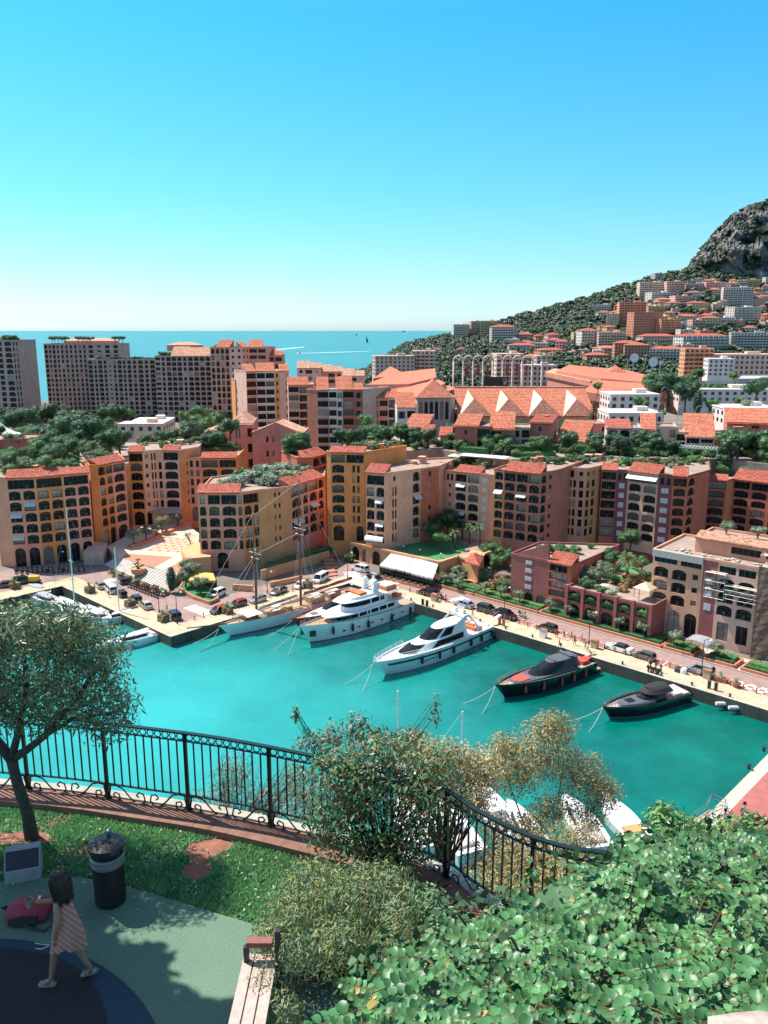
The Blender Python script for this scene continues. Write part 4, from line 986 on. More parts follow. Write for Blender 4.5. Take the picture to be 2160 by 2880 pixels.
# --- sports hall and stadium
r,g,z=apt('plain stone tower with a row of dark arches under an orange pyramid roof',1172,322,2,[(2,1264,'B'),(50,1276,'B')],(1172,1120),3,20,('plain_stone',(.33,.29,.26)),top=['B:.2 a a a a a a B:.2','B'])
hip(r,[g[0],g[1],g[-2],g[-1]],z+.3,6.5,TILE_O,1.2)
GRNA=plain('green_arch_panel',(.13,.34,.13),.7);M_PALE=stucco('pale_gable',(.46,.40,.30));TILE_M=tilemat('pink_yellow_tiles',(.54,.22,.14))
r,g,z=apt('long sports hall with four pyramid gables and green arches',1286,318,2,[(1,1668,'P P P P P P P P P P P P P P P P P P')],(1286,1172),1,26,('hall_wall',(.42,.25,.20)),gh=14)
Lh=(g[1]-g[0]).length;U=(g[1]-g[0]).normalized();V=Vector((-U.y,U.x,0));top=Vector((0,0,1));P0=Vector((g[0].x,g[0].y,z))
rf=tile_roof(r,P0-V*.5,U,V,Lh,20,9.5,TILE_O,pitch=.6)
for i in range(4):
 a=P0+U*(Lh*(i*.25+.005))-V*1.0;b=P0+U*(Lh*(i*.25+.245))-V*1.0;ap=P0+U*(Lh*(i*.25+.10))+V*17+top*9.2;mid=P0+U*(Lh*(i*.25+.115))+V*3+top*6.6
 m=MB();m.tri(a+top*.3,mid,ap,0);m.tri(a+top*.3,b+top*.3,mid,1);m.tri(b+top*.3,ap,mid,2);m.build('gable',[M_PALE,TILE_M,TILE_O],rf,wloc(r))
m=MB();m.box((P0.x+U.x*Lh/2,P0.y+21,z+9.2),(Lh,1.2,1.0));m.build('parapet',stucco(*SAL),r)
for i in range(18):
 c=P0+U*(Lh*(i+.5)/18)-V*.06;m=MB();m.add([(c.x+x,c.y,z-4.6+h)for x,h in arch_pts(2.2,3.4,1.1)],[tuple(range(10))[::-1]]);m.build('arch_panel',GRNA,r)
def big_roof(label,ring_px,Yf,z_front,mat,name='stadium_roof'):
 pass
def slab_roof(name,label,pts,th,mat_top,mat_side):
 """stadium roof: a thick tilted slab (pts = world corners, anticlockwise)"""
 c=sum(pts,Vector())/len(pts);root=thing(name,label,'stadium roof',(c.x,c.y,2));m=MB();n=len(pts)
 m.add([tuple(p)for p in pts],[tuple(range(n))],0);dn=[p-Vector((0,0,th))for p in pts]
 for i in range(n):m.quad(dn[i],dn[(i+1)%n],pts[(i+1)%n],pts[i],1)
 m.add([tuple(p)for p in dn],[tuple(range(n))[::-1]],1);m.build('roof',[mat_top,mat_side],root)
 b=MB();k=[Vector((p.x,p.y,0))*.88+Vector((c.x,c.y,0))*.12 for p in pts];b.prism(k,1.9,[p.z-th+.3 for p in pts]);b.build('wall',[mat_side],root);return root
STS=stucco('stadium_render',(.40,.19,.135))
def PX(px,py,Y):return atY(px,py,Y)
slab_roof('stadium_stand','large red stadium roof behind the stone tower, left of the arches',[PX(1028,1082,400),PX(1150,1080,384),PX(1226,1062,392),PX(1224,1036,450),PX(1110,1048,460)],2.2,TILE_O,STS)
slab_roof('stadium_stand','small red pyramid roof peak at the left end of the stadium',[PX(1050,1064,455),PX(1140,1052,450),PX(1098,1030,470)],1.5,TILE_O,STS)
slab_roof('stadium_stand','middle red stadium roof wing running towards the arches',[PX(1110,1116,350),PX(1190,1106,344),PX(1252,1078,356),PX(1236,1068,385),PX(1110,1092,390)],2.2,TILE_O,STS)
slab_roof('stadium_stand','low red roof wing touching the pyramid roofed tower',[PX(1116,1140,328),PX(1168,1136,326),PX(1282,1092,345),PX(1262,1084,365),PX(1116,1116,352)],2.2,TILE_O,STS)
slab_roof('stadium_stand','upper orange stadium roof right of the arches',[PX(1564,1044,430),PX(1690,1064,380),PX(1860,1080,360),PX(1850,1062,420),PX(1760,1040,470),PX(1600,1026,470)],3.2,TILE_O,STS)
slab_roof('stadium_stand','middle stadium roof tier with a pointed prow right of the arches',[PX(1655,1082,372),PX(1830,1104,345),PX(1846,1082,360),PX(1690,1064,385)],3.4,TILE_O,STS)
slab_roof('stadium_stand','lowest stadium roof tier with a pointed prow right of the arches',[PX(1636,1100,352),PX(1790,1124,330),PX(1846,1104,345),PX(1660,1084,372)],3.4,TILE_O,STS)
slab_roof('stadium_stand','dark open end of the stadium stand beside the last arch',[PX(1532,1046,440),PX(1660,1072,388),PX(1690,1056,410),PX(1560,1036,460)],2.5,TILE_P,STS)
for lab,x,y,w,Y in[('orange pyramid peak above the upper stadium roof',1730,1046,34,440),('orange pyramid peak beside the dark trees',1834,1066,30,385)]:
 c=PX(x,y,Y);s=w/F*Y;rr=thing('roof_pyramid',lab,'roof',(c.x,c.y,c.z-2));ring=[Vector((c.x+sx*s,c.y+sy*s,c.z-1))for sx,sy in((-1,-1),(1,-1),(1,1),(-1,1))]
 hip(rr,ring,c.z-1,s*.7,TILE_O,.2);m=MB();m.prism(ring,2,c.z-1);m.build('wall',STS,rr)
AP=stucco('arch_paint',(.58,.46,.40))
Ya=478;xs=[1274+27.4*i for i in range(10)];arow=thing('arch_row','row of nine tall thin pale pink arches over the stadium end','arch',colX(1400,Ya,2))
pos=[colX(x,Ya,20).x for x in xs];ztop=zat(1400,1001,Vector((0,Ya)));rr_=(pos[1]-pos[0])/2
for i in range(10):
 m=MB();m.tube([(pos[i],Ya,1.5),(pos[i],Ya,ztop-rr_)],.45,8);m.build('post',AP,arow,smooth=True)
for i in range(9):
 cx=(pos[i]+pos[i+1])/2;m=MB();m.tube([(cx-rr_*math.cos(math.pi*k/12),Ya,ztop-rr_+rr_*math.sin(math.pi*k/12))for k in range(13)],.45,8);m.build('arch',AP,arow,smooth=True)
M_FLAG=plain('red_flag',(.45,.03,.05),.7)
for i in range(2,9):
 if i in(5,):continue
 x=(pos[i-1]+pos[i])/2;m=MB();pts=[]
 for k in range(7):pts.append([Vector((x+(-.9+.18*math.sin(k*1.4+i)),Ya+.3*math.sin(k+i),ztop-5-k*1.0)),Vector((x+.5*(1-k*.05)+.3*math.sin(k*1.1+i),Ya+.4*math.cos(k+i),ztop-5.4-k*1.05))])
 m.loft(pts,caps=False);m.tube([(x-.9,Ya,ztop-2.2),(x-.9,Ya,ztop-5)],.1,5);o=m.build('flag',M_FLAG,None,(x,Ya,ztop-11),loc=(x,Ya,ztop-11));tag(o,'red and white flag hanging limp inside a stadium arch','flag','flags hanging in the stadium arches')
sb=thing('scoreboard','black stadium scoreboard in front of the arches','scoreboard',colX(1396,455,2));a,b=PX(1361,1086,455),PX(1431,1060,455)
m=MB();m.box(((a.x+b.x)/2,455.6,a.z),(b.x-a.x,1.2,b.z-a.z));m.build('screen',plain('scoreboard_black',(.012,.017,.02),.4),sb)
m=MB();c=Vector((b.x-2,454.9,b.z-2));m.tube([(c.x+1.2*math.cos(t*.524),c.y,c.z+1.2*math.sin(t*.524))for t in range(13)],.09,4);m.bar(c,c+Vector((0,0,.9)),.12);m.bar(c,c+Vector((.6,0,.2)),.12);m.build('clock',M_WHITE,sb)
m=MB();m.box((b.x-2,454.85,a.z+.8),(1.5,.1,2.0));m.build('notice',plain('grey_notice',(.4,.38,.38),.6),sb)
m=MB();[m.box((x,455.6,2),(.8,.8,a.z-2))for x in(a.x+4,b.x-4)];m.build('support',STS,sb)
solid('stadium_end_wall','yellow and salmon wall along the far end of the sports hall','wall',[PX(1380,1100,350),PX(1600,1106,350),PX(1600,1106,356),PX(1380,1100,356)],2,PX(1480,1100,350).z,stucco(*OCH))
# dish antennas
for i,(x,y,d)in enumerate([(1783,1006,24),(1836,1018,26),(1858,1020,12)]):
 Y=520-15*i;c=PX(x,y,Y);s=d/2/F*Y;t=thing('dish_antenna',('large white dish antenna tilted to the upper left','largest white dish antenna beside the first','small white dish antenna between white struts')[i],'antenna',(c.x,c.y,2))
 m=MB();sec=[]
 for k in range(5):
  rr=s*k/4+.01;sec.append([c+Vector((rr*math.cos(a*.524),-.35*s*(k/4)**2+.35*rr*math.sin(a*.524)*.3,rr*math.sin(a*.524)))for a in range(12)])
 m.loft(sec,closed=True,caps=False);m.build('dish',M_WHITE,t,smooth=True);m=MB();m.tube([c,c+Vector((0,-s*.9,.2))],.12,5);m.build('horn',M_GREYM,t)
 m=MB();m.tube([(c.x,c.y+.5,2),(c.x,c.y+.4,c.z)],.5,6);m.build('mast',M_GREYM,t)
# white low school buildings among trees at the right, with hooked lamps
SCH=('school_white',(.46,.46,.46))
for lab,x0,x1,yt,yb,Y in[('white strip windowed building below the stadium roofs',1712,1850,1112,1150,330),('low white strip windowed building in front of it',1708,1860,1164,1190,300),('long white school building behind the trimmed trees',1905,2175,1098,1130,372),('white school wing at the right edge with dark windows',2030,2180,1150,1192,312)]:
 hillhouse(lab,x0,x1,yt,yb,'w','flat',False,Y,0,depth=16)
r=solid('roof_canopy','dark green flat canopy roof above the row of trimmed trees','canopy',[PX(1938,1092,400),PX(2062,1078,400),PX(2070,1072,425),PX(1960,1074,425)],10,PX(1990,1076,410).z,plain('dark_green_roof',(.03,.05,.04),.6))
r=solid('barrel_roof','pale grey rounded roof at the right edge','building',[PX(2075,1082,450),PX(2190,1078,450),PX(2190,1070,480),PX(2085,1070,480)],2,PX(2120,1062,460).z,plain('pale_roof',(.38,.38,.38),.6))
M_HOOK=plain('lamp_hook',(.40,.40,.38),.5)
m=MB();m.tube([(0,0,-3),(0,0,3.4)]+[(1.3-1.3*math.cos(math.pi*k/8),0,3.4+1.3*math.sin(math.pi*k/8))for k in range(1,9)],.09,6);HK=m.mesh('hooked_lamp',[M_HOOK])
for i,(x,y,Y)in enumerate([(1766,1165,290),(1808,1166,290),(1850,1170,290),(1905,1178,286),(1955,1180,286),(2005,1184,284),(1742,1130,318),(1860,1122,330),(2082,1150,300),(2130,1160,296),(1920,1090,372),(1990,1092,372),(2036,1092,372)]):
 o=inst('hooked_lamp',HK,PX(x,y,Y),R.uniform(-.3,.3));tag(o,'pale hooked lamp standing on the planted terraces of the white school','street lamp','hooked lamps on the school terraces')
# sea traffic
M_WAKE=plain('white_foam',(.7,.74,.74),.8,var=.1)
for lab,x0,y0,x1,y1,nm in[('white motor boat drawing a broad wake towards the left',858,976,760,985,'speedboat'),('white motor boat heading left at the tip of a long wake',838,994,1040,988,'speedboat')]:
 p=G(x0,y0,0);q=G(x1,y1,0);d=(q-p).normalized();s=Vector((-d.y,d.x,0));t=thing(nm,lab,'boat',p)
 m=MB();m.loft([[p-d*9,p-d*9,p-d*9],[p-s*2.6+d*0,p+Vector((0,0,2)),p+s*2.6],[p-s*2.8+d*14,p+d*14+Vector((0,0,2.4)),p+s*2.8+d*14]],m=0);m.box((p.x+d.x*6,p.y+d.y*6,2),(5,4,3));m.build('hull',M_WHITE,t)
 m=MB();n=24;w=[]
 for k in range(n+1):
  c=p+(q-p)*(k/n)+Vector((0,0,.08));ww=3+9*math.sin(min(1.57,k/n*2.5))*(1-k/n*.75)+R.uniform(-1,1);w.append([c-s*ww,c+s*ww])
 m.loft(w,caps=False);tag(m.build('wake',M_WAKE),kind='stuff')
for lab,x,y,h in[('tiny sailing boat far out below the horizon, left one',1002,945,14),('tiny sailing boat far out, nearer to the coast',1030,963,16)]:
 p=G(x,y,0);t=thing('sailing_boat',lab,'boat',p);m=MB();m.tri(p,p+Vector((10,0,0)),p+Vector((1,0,h*2.2)));m.tri(p,p+Vector((1,0,h*2.2)),p+Vector((10,0,0)));m.build('sail',M_WHITE,t);m=MB();m.box((p.x+4,p.y,0),(22,5,2));m.build('hull',M_WHITE,t)
p=G(1135,934,0);t=thing('ship','faint grey ship on the horizon','ship',p);m=MB();m.box((p.x,p.y,0),(130,20,14));m.build('hull',M_GREYM,t);m=MB();m.box((p.x+10,p.y,14),(50,16,26),tp=.7);m.box((p.x-30,p.y,14),(20,12,14));m.build('superstructure',M_GREYM,t)
# ================================================================== QUAY FRONT: PIAZZA, TERRACES, GARDENS
def aAt(b,px,z=2.2):return along(AB(0,b,z),E1A,px,z)
def Gs(l,z):return[G(x,y,z)for x,y in l]
M_PLAZA=plain('plaza_stone',(.50,.42,.32),.85,var=.1,scale=1.2);M_PTERR=plain('plaza_terracotta',(.38,.17,.11),.85,var=.18,scale=2)
M_STEP=plain('step_stone',(.33,.27,.21),.9,var=.12,scale=1.5)
PLZ=4.2
pl=Gs([(330,1566),(500,1612),(532,1602),(556,1552),(560,1500),(505,1462),(400,1480),(300,1538)],PLZ)
mb=MB();mb.prism(pl,1.9,PLZ);tag(mb.build('plaza',[M_PLAZA]),kind='structure')
for i,q in enumerate([[(342,1568),(358,1557),(488,1566),(432,1597)],[(462,1603),(524,1571),(530,1598),(500,1610)]]):sheet('plaza_paving',Gs(q,PLZ+.012),PLZ+.012,M_PTERR)
# pale grid of square slabs
a,b,c,d=Gs([(412,1550),(530,1556),(552,1520),(470,1508)],PLZ+.012);m=MB();n,k=9,6
def bil(u,v):return(a*(1-u)+b*u)*(1-v)+(d*(1-u)+c*u)*v
m2=MB()
for i in range(n):
 for j in range(k):
  p=[bil((i+e)/n,(j+f)/k)for e,f in((.1,.12),(.9,.12),(.9,.88),(.1,.88))]
  (m if(i+j)%2 else m2).quad(*[(q.x,q.y,PLZ+.014)for q in p])
tag(m.build('plaza_paving',plain('plaza_ochre',(.44,.30,.17),.85)),kind='structure');tag(m2.build('plaza_paving',M_PTERR),kind='structure')
st_=tag(inst('plaza_steps',None,G(400,1620,2)),kind='structure')
b0,b1=G(292,1589,2.05),G(474,1665,2.05);t0,t1=G(334,1566,PLZ),G(502,1613,PLZ);NS=13
for i in range(NS):
 l,r_,z=b0.lerp(t0,i/NS),b1.lerp(t1,i/NS),2.05+(PLZ-2.05)*(i+1)/NS-.01
 l2,r2=b0.lerp(t0,(i+1)/NS),b1.lerp(t1,(i+1)/NS);m=MB();m.prism([l,r_,r2,l2],1.9,z,0,0)
 u=(r_-l).normalized();v=Vector((-u.y,u.x,0))*.22;m.quad((l.x,l.y,z+.006),(r_.x,r_.y,z+.006),(r_.x+v.x,r_.y+v.y,z+.006),(l.x+v.x,l.y+v.y,z+.006),1)
 m.build('step',[M_STEP,M_LINE],st_)
def planter_wall(name,label,pts,z,h,t,mat,cat='planter',group=None,close=False):
 m=MB();ps=[Vector((p[0],p[1],0))for p in pts];ps=ps+[ps[0]]if close else ps
 for p,q in zip(ps,ps[1:]):m.bar((p.x,p.y,z+h/2),(q.x,q.y,z+h/2),t,h)
 o=m.build(name,mat,None,Vector((pts[0][0],pts[0][1],z)),loc=Vector((pts[0][0],pts[0][1],z)));return tag(o,label,cat,group)
def bed(label,poly,z,h,fill=M_EARTH,wall=stucco(*('bed_wall',(.42,.19,.12))),group=None):
 """raised planting bed: low wall round an earth fill"""
 c=sum((Vector((p[0],p[1],0))for p in poly),Vector())/len(poly);c.z=z;t=thing('planting_bed',label,'planting bed',c,0,group)
 m=MB();ps=[Vector((p[0],p[1],0))for p in poly]
 for p,q in zip(ps,ps[1:]+ps[:1]):m.bar((p.x,p.y,z+h/2),(q.x,q.y,z+h/2),.3,h)
 m.build('wall',wall,t);m=MB();m.prism(poly,z-.1,z+h*.8);m.build('soil',fill,t);return t
TERW=stucco('terrace_wall',(.50,.29,.15));BEDW=stucco('bed_wall',(.42,.19,.12))
# step-side planter with shrubs and the piazza planters
planter_wall('planter','long low terracotta planter edging the bottom of the piazza steps',[G(308,1612),G(380,1642),G(474,1672)],2.02,.6,1.0,BEDW)
for i,(x,y)in enumerate([(318,1614),(340,1622),(362,1632),(385,1640),(410,1650),(436,1658),(460,1668)]):
 plant(('lightbush','rustbush','greybush')[i%3],G(x,y,2.5),('yellow green shrub','reddish shrub','grey green shrub')[i%3]+' in the long planter below the piazza steps',.8,'shrubs in the step planter')
t=thing('round_planter','round pale planter on the piazza steps holding a branching succulent','planter',G(390,1612,3.0));m=MB();m.lathe((0,0,0),[(1.5,0),(1.75,1.3),(1.6,1.3),(1.5,1.1)],14);m.build('pot',TERW,t,loc=(0,0,0))
m=MB()
for dx,h in((0,3.2),(-.6,2.2),(.7,1.8)):
 m.tube([(dx*.3,0,1.1),(dx,0,h)],[.16,.12],6,1)
 for k in range(14):tt=k*2.4;m.tri((dx,0,h),(dx+.75*math.cos(tt),.75*math.sin(tt),h+.35*math.sin(k*1.7)),(dx+.2*math.cos(tt+.5),.2*math.sin(tt+.5),h+.25),0)
tag(m.build('succulent',[LF_LIGHT,BARK],None,loc=G(390,1612,3.0)),'branching green succulent in the round pale planter','plant')
for lab,l in[('low orange planter wall in front of the yellow apartment block, left piece',[(365,1540),(400,1530),(448,1512)]),('low orange planter wall on the piazza, upper right piece',[(440,1508),(470,1500),(520,1478)])]:
 planter_wall('planter',lab,Gs(l,PLZ),PLZ,.7,1.1,BEDW)
for i,(x,y,s)in enumerate([(378,1535,1.7),(410,1524,1.6),(458,1500,1.9),(498,1486,1.7),(440,1510,1.3)]):
 plant('olive',G(x,y,PLZ),('grey green olive tree at the left end of the piazza planters','shaded olive tree second from the left in the piazza planters','largest grey olive tree in the middle of the piazza planters','olive tree at the far end of the piazza planters','small olive tree between the piazza planters')[i],s)
# bare branched tree beside the corner block
t=thing('bare_tree','nearly bare branching tree on the piazza beside the corner block','tree',G(536,1540,PLZ));m=MB();rs=random.Random(4)
def twig(m,p,d,L_,r,lv):
 e=p+d*L_;m.tube([p,(p+e)/2+Vector((0,0,.04*L_)),e],[r,r*.8,r*.6],5 if lv>1 else 4)
 if lv:
  for k in range(3):twig(m,e,(d+Vector((rs.uniform(-.8,.8),rs.uniform(-.8,.8),rs.uniform(-.05,.5)))).normalized(),L_*.7,r*.6,lv-1)
twig(m,Vector((0,0,-.1)),Vector((0,0,1)),1.5,.2,4);m.build('trunk',BARK,t,loc=(0,0,0));inst('crown',leafcloud('crown',[(0,0,3.2,2.0,2.0,1.2)],420,.16,LF_RUST,(1.2,.5),0,3,(.3,1.1)),(0,0,0),0,t)
solid('kiosk','small flat roofed grey kiosk with an arched door left of the steps','kiosk',Gs([(236,1590),(292,1588),(305,1562),(262,1556)],2),1.95,5.2,stucco('kiosk_render',(.40,.30,.25)))
solid('low_wing','low ochre terrace wing with an arched doorway left of the corner block','building',Gs([(526,1620),(594,1614),(612,1588),(560,1570),(512,1590)],2.2),1.95,6.4,TERW)
# awning café under the corner block
t=thing('awning','yellow awning over a café terrace at the foot of the corner block','awning',G(560,1640,2));A_=Gs([(530,1632),(606,1632)],5.0);B_=Gs([(548,1608),(600,1612)],5.6)
m=MB();m.quad(A_[0],A_[1],B_[1],B_[0]);m.quad(A_[0]-Vector((0,0,.5)),A_[1]-Vector((0,0,.5)),A_[1],A_[0]);m.build('cloth',plain('yellow_cloth',(.62,.40,.10),.8),t)
m=MB();[m.tube([(p.x,p.y,2),p],.05,5)for p in A_];m.build('post',M_DARK,t)
plant('cypress',G(483,1662,2.4),'dark green clipped column of cypress beside the piazza steps',(1.25,1.25,.62))
m_=bed('curved lawn bed with orange kerb in front of the corner block',Gs([(505,1660),(545,1685),(590,1700),(614,1690),(600,1668),(560,1648),(515,1644)],2.05),2.05,.7,M_LAWN)
plant('olive',G(566,1672,2.5),'silvery olive tree on the curved lawn bed',1.6);plant('olive',G(538,1645,2.5),'tall olive tree in front of the yellow awning',2.2);plant('olive',G(522,1652,2.5),'thin olive tree at the left of the curved lawn bed',1.7)
hedge('hedge','rough dark hedge below the yellow awning',Gs([(520,1640),(560,1652),(610,1650)],2),1.4,2.0,2.05,LF_DARK)
hedge('hedge','low hedge on the curved lawn bed',Gs([(556,1680),(598,1690)],2),.9,.5,2.6,LF_HEDGE)
# sloping walls and steps right of the corner block
m=MB()
for(x0,y0,x1,y1,h)in[(735,1632,925,1575,2.4),(760,1652,850,1632,1.2),(655,1660,712,1664,1.4)]:p,q=G(x0,y0,2),G(x1,y1,2);m.bar((p.x,p.y,2+h/2),(q.x,q.y,2+h/2),.4,h)
tag(m.build('ramp_wall',TERW),'low ochre ramp walls between the corner block and the street','wall')
hedge('hedge','dark shaded hedge behind the ramp walls',[G(750,1620),G(860,1580),G(930,1560)],3,2.6,2,LF_DARK)
for i,(x,y,s)in enumerate([(960,1555,1.5),(985,1580,1.3),(978,1545,1.6),(765,1605,1.3),(795,1600,1.4)]):plant('bush',G(x,y,2.1),('round green bush below the orange stepped block','bright bush beside the crossing island','tall dark bush at the top of the stepped path','dark bush at the foot of the ochre wall','dark bush under the corner block bay')[i],s)
for i in range(9):
 p,q=G(918-i*2,1620-i*9,2),G(946-i*2,1616-i*9,2);m=MB();m.bar((p.x,p.y,2.1+i*.15),(q.x,q.y,2.1+i*.15),2.0,.3);inst('step',m.mesh('step',M_PTERR),(0,0,0),0,st_).location=-wloc(st_)
# raised garden terrace above the restaurant
TZ=6.0
tp=Gs([(985,1528),(1238,1584),(1290,1567),(1345,1588),(1362,1560),(1410,1545),(1385,1505),(1200,1462),(1020,1500)],TZ)
tw=thing('terrace_wall','ochre retaining wall of the raised garden with arched doors above the restaurant','wall',(tp[0].x,tp[0].y,2))
m=MB();L0=(tp[1]-tp[0]);ang=math.atan2(L0.y,L0.x);facade(m,tw,Vector((tp[0].x,tp[0].y,2)),ang,L0.length,[(TZ-2,'P P P B:1.2 B:4')],'B');
for a,b in zip(tp[1:4],tp[2:5]):m.quad((a.x,a.y,1.9),(b.x,b.y,1.9),(b.x,b.y,TZ),(a.x,a.y,TZ))
for a,b in zip(tp[:5],tp[1:6]):m.bar((a.x,a.y,TZ+.2),(b.x,b.y,TZ+.2),.5,.5)
m.build('wall',TERW,tw);sheet('garden_terrace',tp,TZ-.03,M_TERRACE)
sheet('lawn',Gs([(1110,1545),(1230,1575),(1290,1560),(1320,1535),(1250,1510),(1120,1500)],TZ),TZ+.01,M_LAWN)
sheet('lawn',Gs([(1085,1532),(1125,1542),(1150,1505),(1100,1495)],TZ),TZ+.02,M_LAWN)
for i,(k,x,y,s)in enumerate([('dark',1258,1520,.95),('broad',1215,1535,.75),('dark',1180,1500,1.1),('palm',1280,1545,1.25),('palm',1320,1530,1.3),('palm',1348,1540,1.5),('palm',1262,1550,1.05),('broad',1238,1550,.6),('dark',1200,1485,1.2),('palm',1300,1520,1.4)]):
 plant(k,G(x,y,TZ),('large round dark tree above the small lawn','leafy tree at the left of the small lawn','dark tree in the shade of the tan block','first of the fan palms behind the lawn','fan palm in the middle behind the lawn','tallest fan palm beside the brown red block','lowest fan palm on the lawn','small bushy tree on the lawn edge','dark tree against the blank tan side wall','fan palm at the back behind the other palms')[i],s)
solid('garden_hut','small hut with red tiled roof at the end of the ochre wall','hut',Gs([(1310,1580),(1345,1592),(1356,1568),(1325,1560)],6),2,7.2,TERW)
q=Gs([(1308,1578),(1348,1590),(1358,1566),(1324,1556)],7.3);rr=thing('tiled_roof','red tiled roof of the small garden hut','roof',(q[0].x,q[0].y,7.25));hip(rr,q,7.25,1.3,TILE_R,.2)
for i,x in enumerate((1046,1070)):
 p=BL['M5'][1][0].lerp(BL['M5'][1][1],.28+.46*i);t=thing('awning',('left white half round awning on the tan block','right white half round awning on the tan block')[i],'awning',(p.x-.05,p.y-.1,8.3),rad(-24));m=MB()
 sec=[[Vector((sx*1.25,-1.3*math.sin(k*.39),1.1*math.cos(k*.39)-.3))for sx in(-1,1)]for k in range(5)];m.loft(sec,caps=False);m.build('cloth',M_WHITE,t,loc=(0,0,0))
for i,(x,y)in enumerate([(1135,1548),(1181,1558),(1240,1570)]):
 p=G(x,y,TZ);t=thing('garden_lamp',('white globe lamp at the shaded left of the lawn','white globe lamp in the middle of the lawn wall','white globe lamp near the corner of the lawn wall')[i],'lamp',p);m=MB();m.tube([(0,0,0),(0,0,.9)],.04,5);m.build('post',M_DARK,t,loc=(0,0,0));m=MB();m.ball((0,0,1.05),.22,8,6);m.build('globe',M_WHITE,t,loc=(0,0,0))
# restaurant pavilion under its white awning
rs_=thing('restaurant_pavilion','glazed restaurant terrace under a large white awning on the quay road','restaurant',G(1140,1640,2))
K=Gs([(1068,1583),(1218,1620),(1232,1595),(1103,1561)],5.2);K[0].z=K[1].z=4.7;K[2].z=K[3].z=5.9
m=MB();mid0,mid1=K[0].lerp(K[1],.47),K[3].lerp(K[2],.47)
for a,b,c,d in((K[0],mid0-E1*.1,mid1-E1*.1,K[3]),(mid0+E1*.1,K[1],K[2],mid1+E1*.1)):
 m.quad(a,b,c,d);m.quad(a-Vector((0,0,.08)),d-Vector((0,0,.08)),c-Vector((0,0,.08)),b-Vector((0,0,.08)));m.quad(a-Vector((0,0,.55)),b-Vector((0,0,.55)),b,a)
m.build('awning',M_WHITE,rs_)
u=(K[1]-K[0]);u.z=0;Lr=u.length;u.normalize();m=MB();g=MB()
for i in range(13):p=K[0]+u*(Lr*i/12);m.bar((p.x,p.y,2),(p.x,p.y,4.5),.12)
for z in(2.6,3.4,4.2):m.bar((K[0].x,K[0].y,z),(K[1].x,K[1].y,z),.1)
m.build('frame',M_DARK,rs_);g.bar((K[0].x+.02,K[0].y+.1,3.3),(K[1].x+.02,K[1].y+.1,3.3),.04,2.4);g.build('glazing',M_GLASS,rs_)
fc=bpy.data.curves.new('lettering','FONT');fc.body='RESTAURANT';fc.size=.85;fc.extrude=.01;fc.align_x='CENTER'
me_t=inst('lettering',fc);dg=bpy.context.evaluated_depsgraph_get();tm_=bpy.data.meshes.new_from_object(me_t.evaluated_get(dg));bpy.data.objects.remove(me_t);tm_.materials.clear();tm_.materials.append(M_DARK)
o=inst('lettering',tm_,K[0].lerp(K[1],.45)+Vector((0,0,-.52))-u.cross(Vector((0,0,1)))*-.04-wloc(rs_),0,rs_);o.rotation_euler=(math.pi/2,0,math.atan2(u.y,u.x))
nn=Vector((u.y,-u.x,0))
for i in range(9):
 p=K[0]+u*(Lr*(i+.5)/9)+nn*.9;t=thing('flower_box','low brown flower box with a clipped hedge in front of the restaurant','planter',(p.x,p.y,2.02),math.atan2(u.y,u.x),'flower boxes along the restaurant front');m=MB();m.box((0,0,0),(Lr/9*.92,.7,.6));m.build('box',BEDW,t,loc=(0,0,0));inst('hedge',leafcloud('hedge',[(0,0,.8,Lr/9*.45,.32,.32)],160,.16,LF_DARK,core=.8,seed=2),(0,0,0),0,t)
# planted strip between road and buildings
BEDS=[(1217,1334,'first planting bed right of the restaurant, wrapped round the curved path'),(1330,1513,'long hedge bed right of the curved garden path'),(1516,1858,'longest hedge bed below the plum red arcade'),(1866,1949,'short hedge bed left of the entrance canopy'),(1980,2063,'short hedge bed right of the entrance canopy'),(2084,2200,'hedge bed at the right edge of the road')]
OT={0:[],1:[1365,1411,1459],2:[1546,1600,1668,1741,1806],3:[1896],4:[2015],5:[]}
SB=['bed round the curved path','long hedge bed by the red house','longest hedge bed','short bed left of the entrance canopy','short bed right of the entrance canopy','bed at the right edge']
nth=['first','second','third','fourth','fifth']
for i,(x0,x1,lab)in enumerate(BEDS):
 a0,a1=aAt(-12.2,x0),aAt(-12.2,x1);dpt=-16.2 if i else-19
 bed(lab,[AB(a0,-12.25),AB(a1,-12.25),AB(a1,dpt),AB(a0,dpt)],2.03,.62)
 hedge('hedge','clipped front hedge of the '+SB[i],[AB(a0+.4,-13.1),AB(a1-.4,-13.1)],1.2,.55,2.5,LF_HEDGE,70,.15)
 hedge('hedge','loose rear shrubs of the '+SB[i],[AB(a0+.6,-15.0),AB(a1-.6,-15.0)],1.9,.6,2.5,LF_LIGHT if i%2 else LF_HEDGE,70,.2)
 for j,x in enumerate(OT[i]):
  plant('olive',AB(aAt(-13.6,x),-13.6,2.6),(f'round olive tree, {nth[j]} from the left in the {SB[i]}' if len(OT[i])>1 else f'round olive tree alone in the {SB[i]}'),1.12,'olive trees along the quay road')
sheet('garden_ground',[AB(14,-13,0),AB(26,-16,0),AB(42,-17,0),AB(42,-26,0),AB(26,-30,0),AB(12,-22,0)],GZ+.03,M_EARTH)
pth=Gs([(1338,1672),(1354,1668),(1352,1650),(1336,1636),(1338,1622),(1322,1618),(1312,1630),(1318,1644),(1334,1656)],2.1);sheet('garden_path',pth,2.09,M_PLAZA)
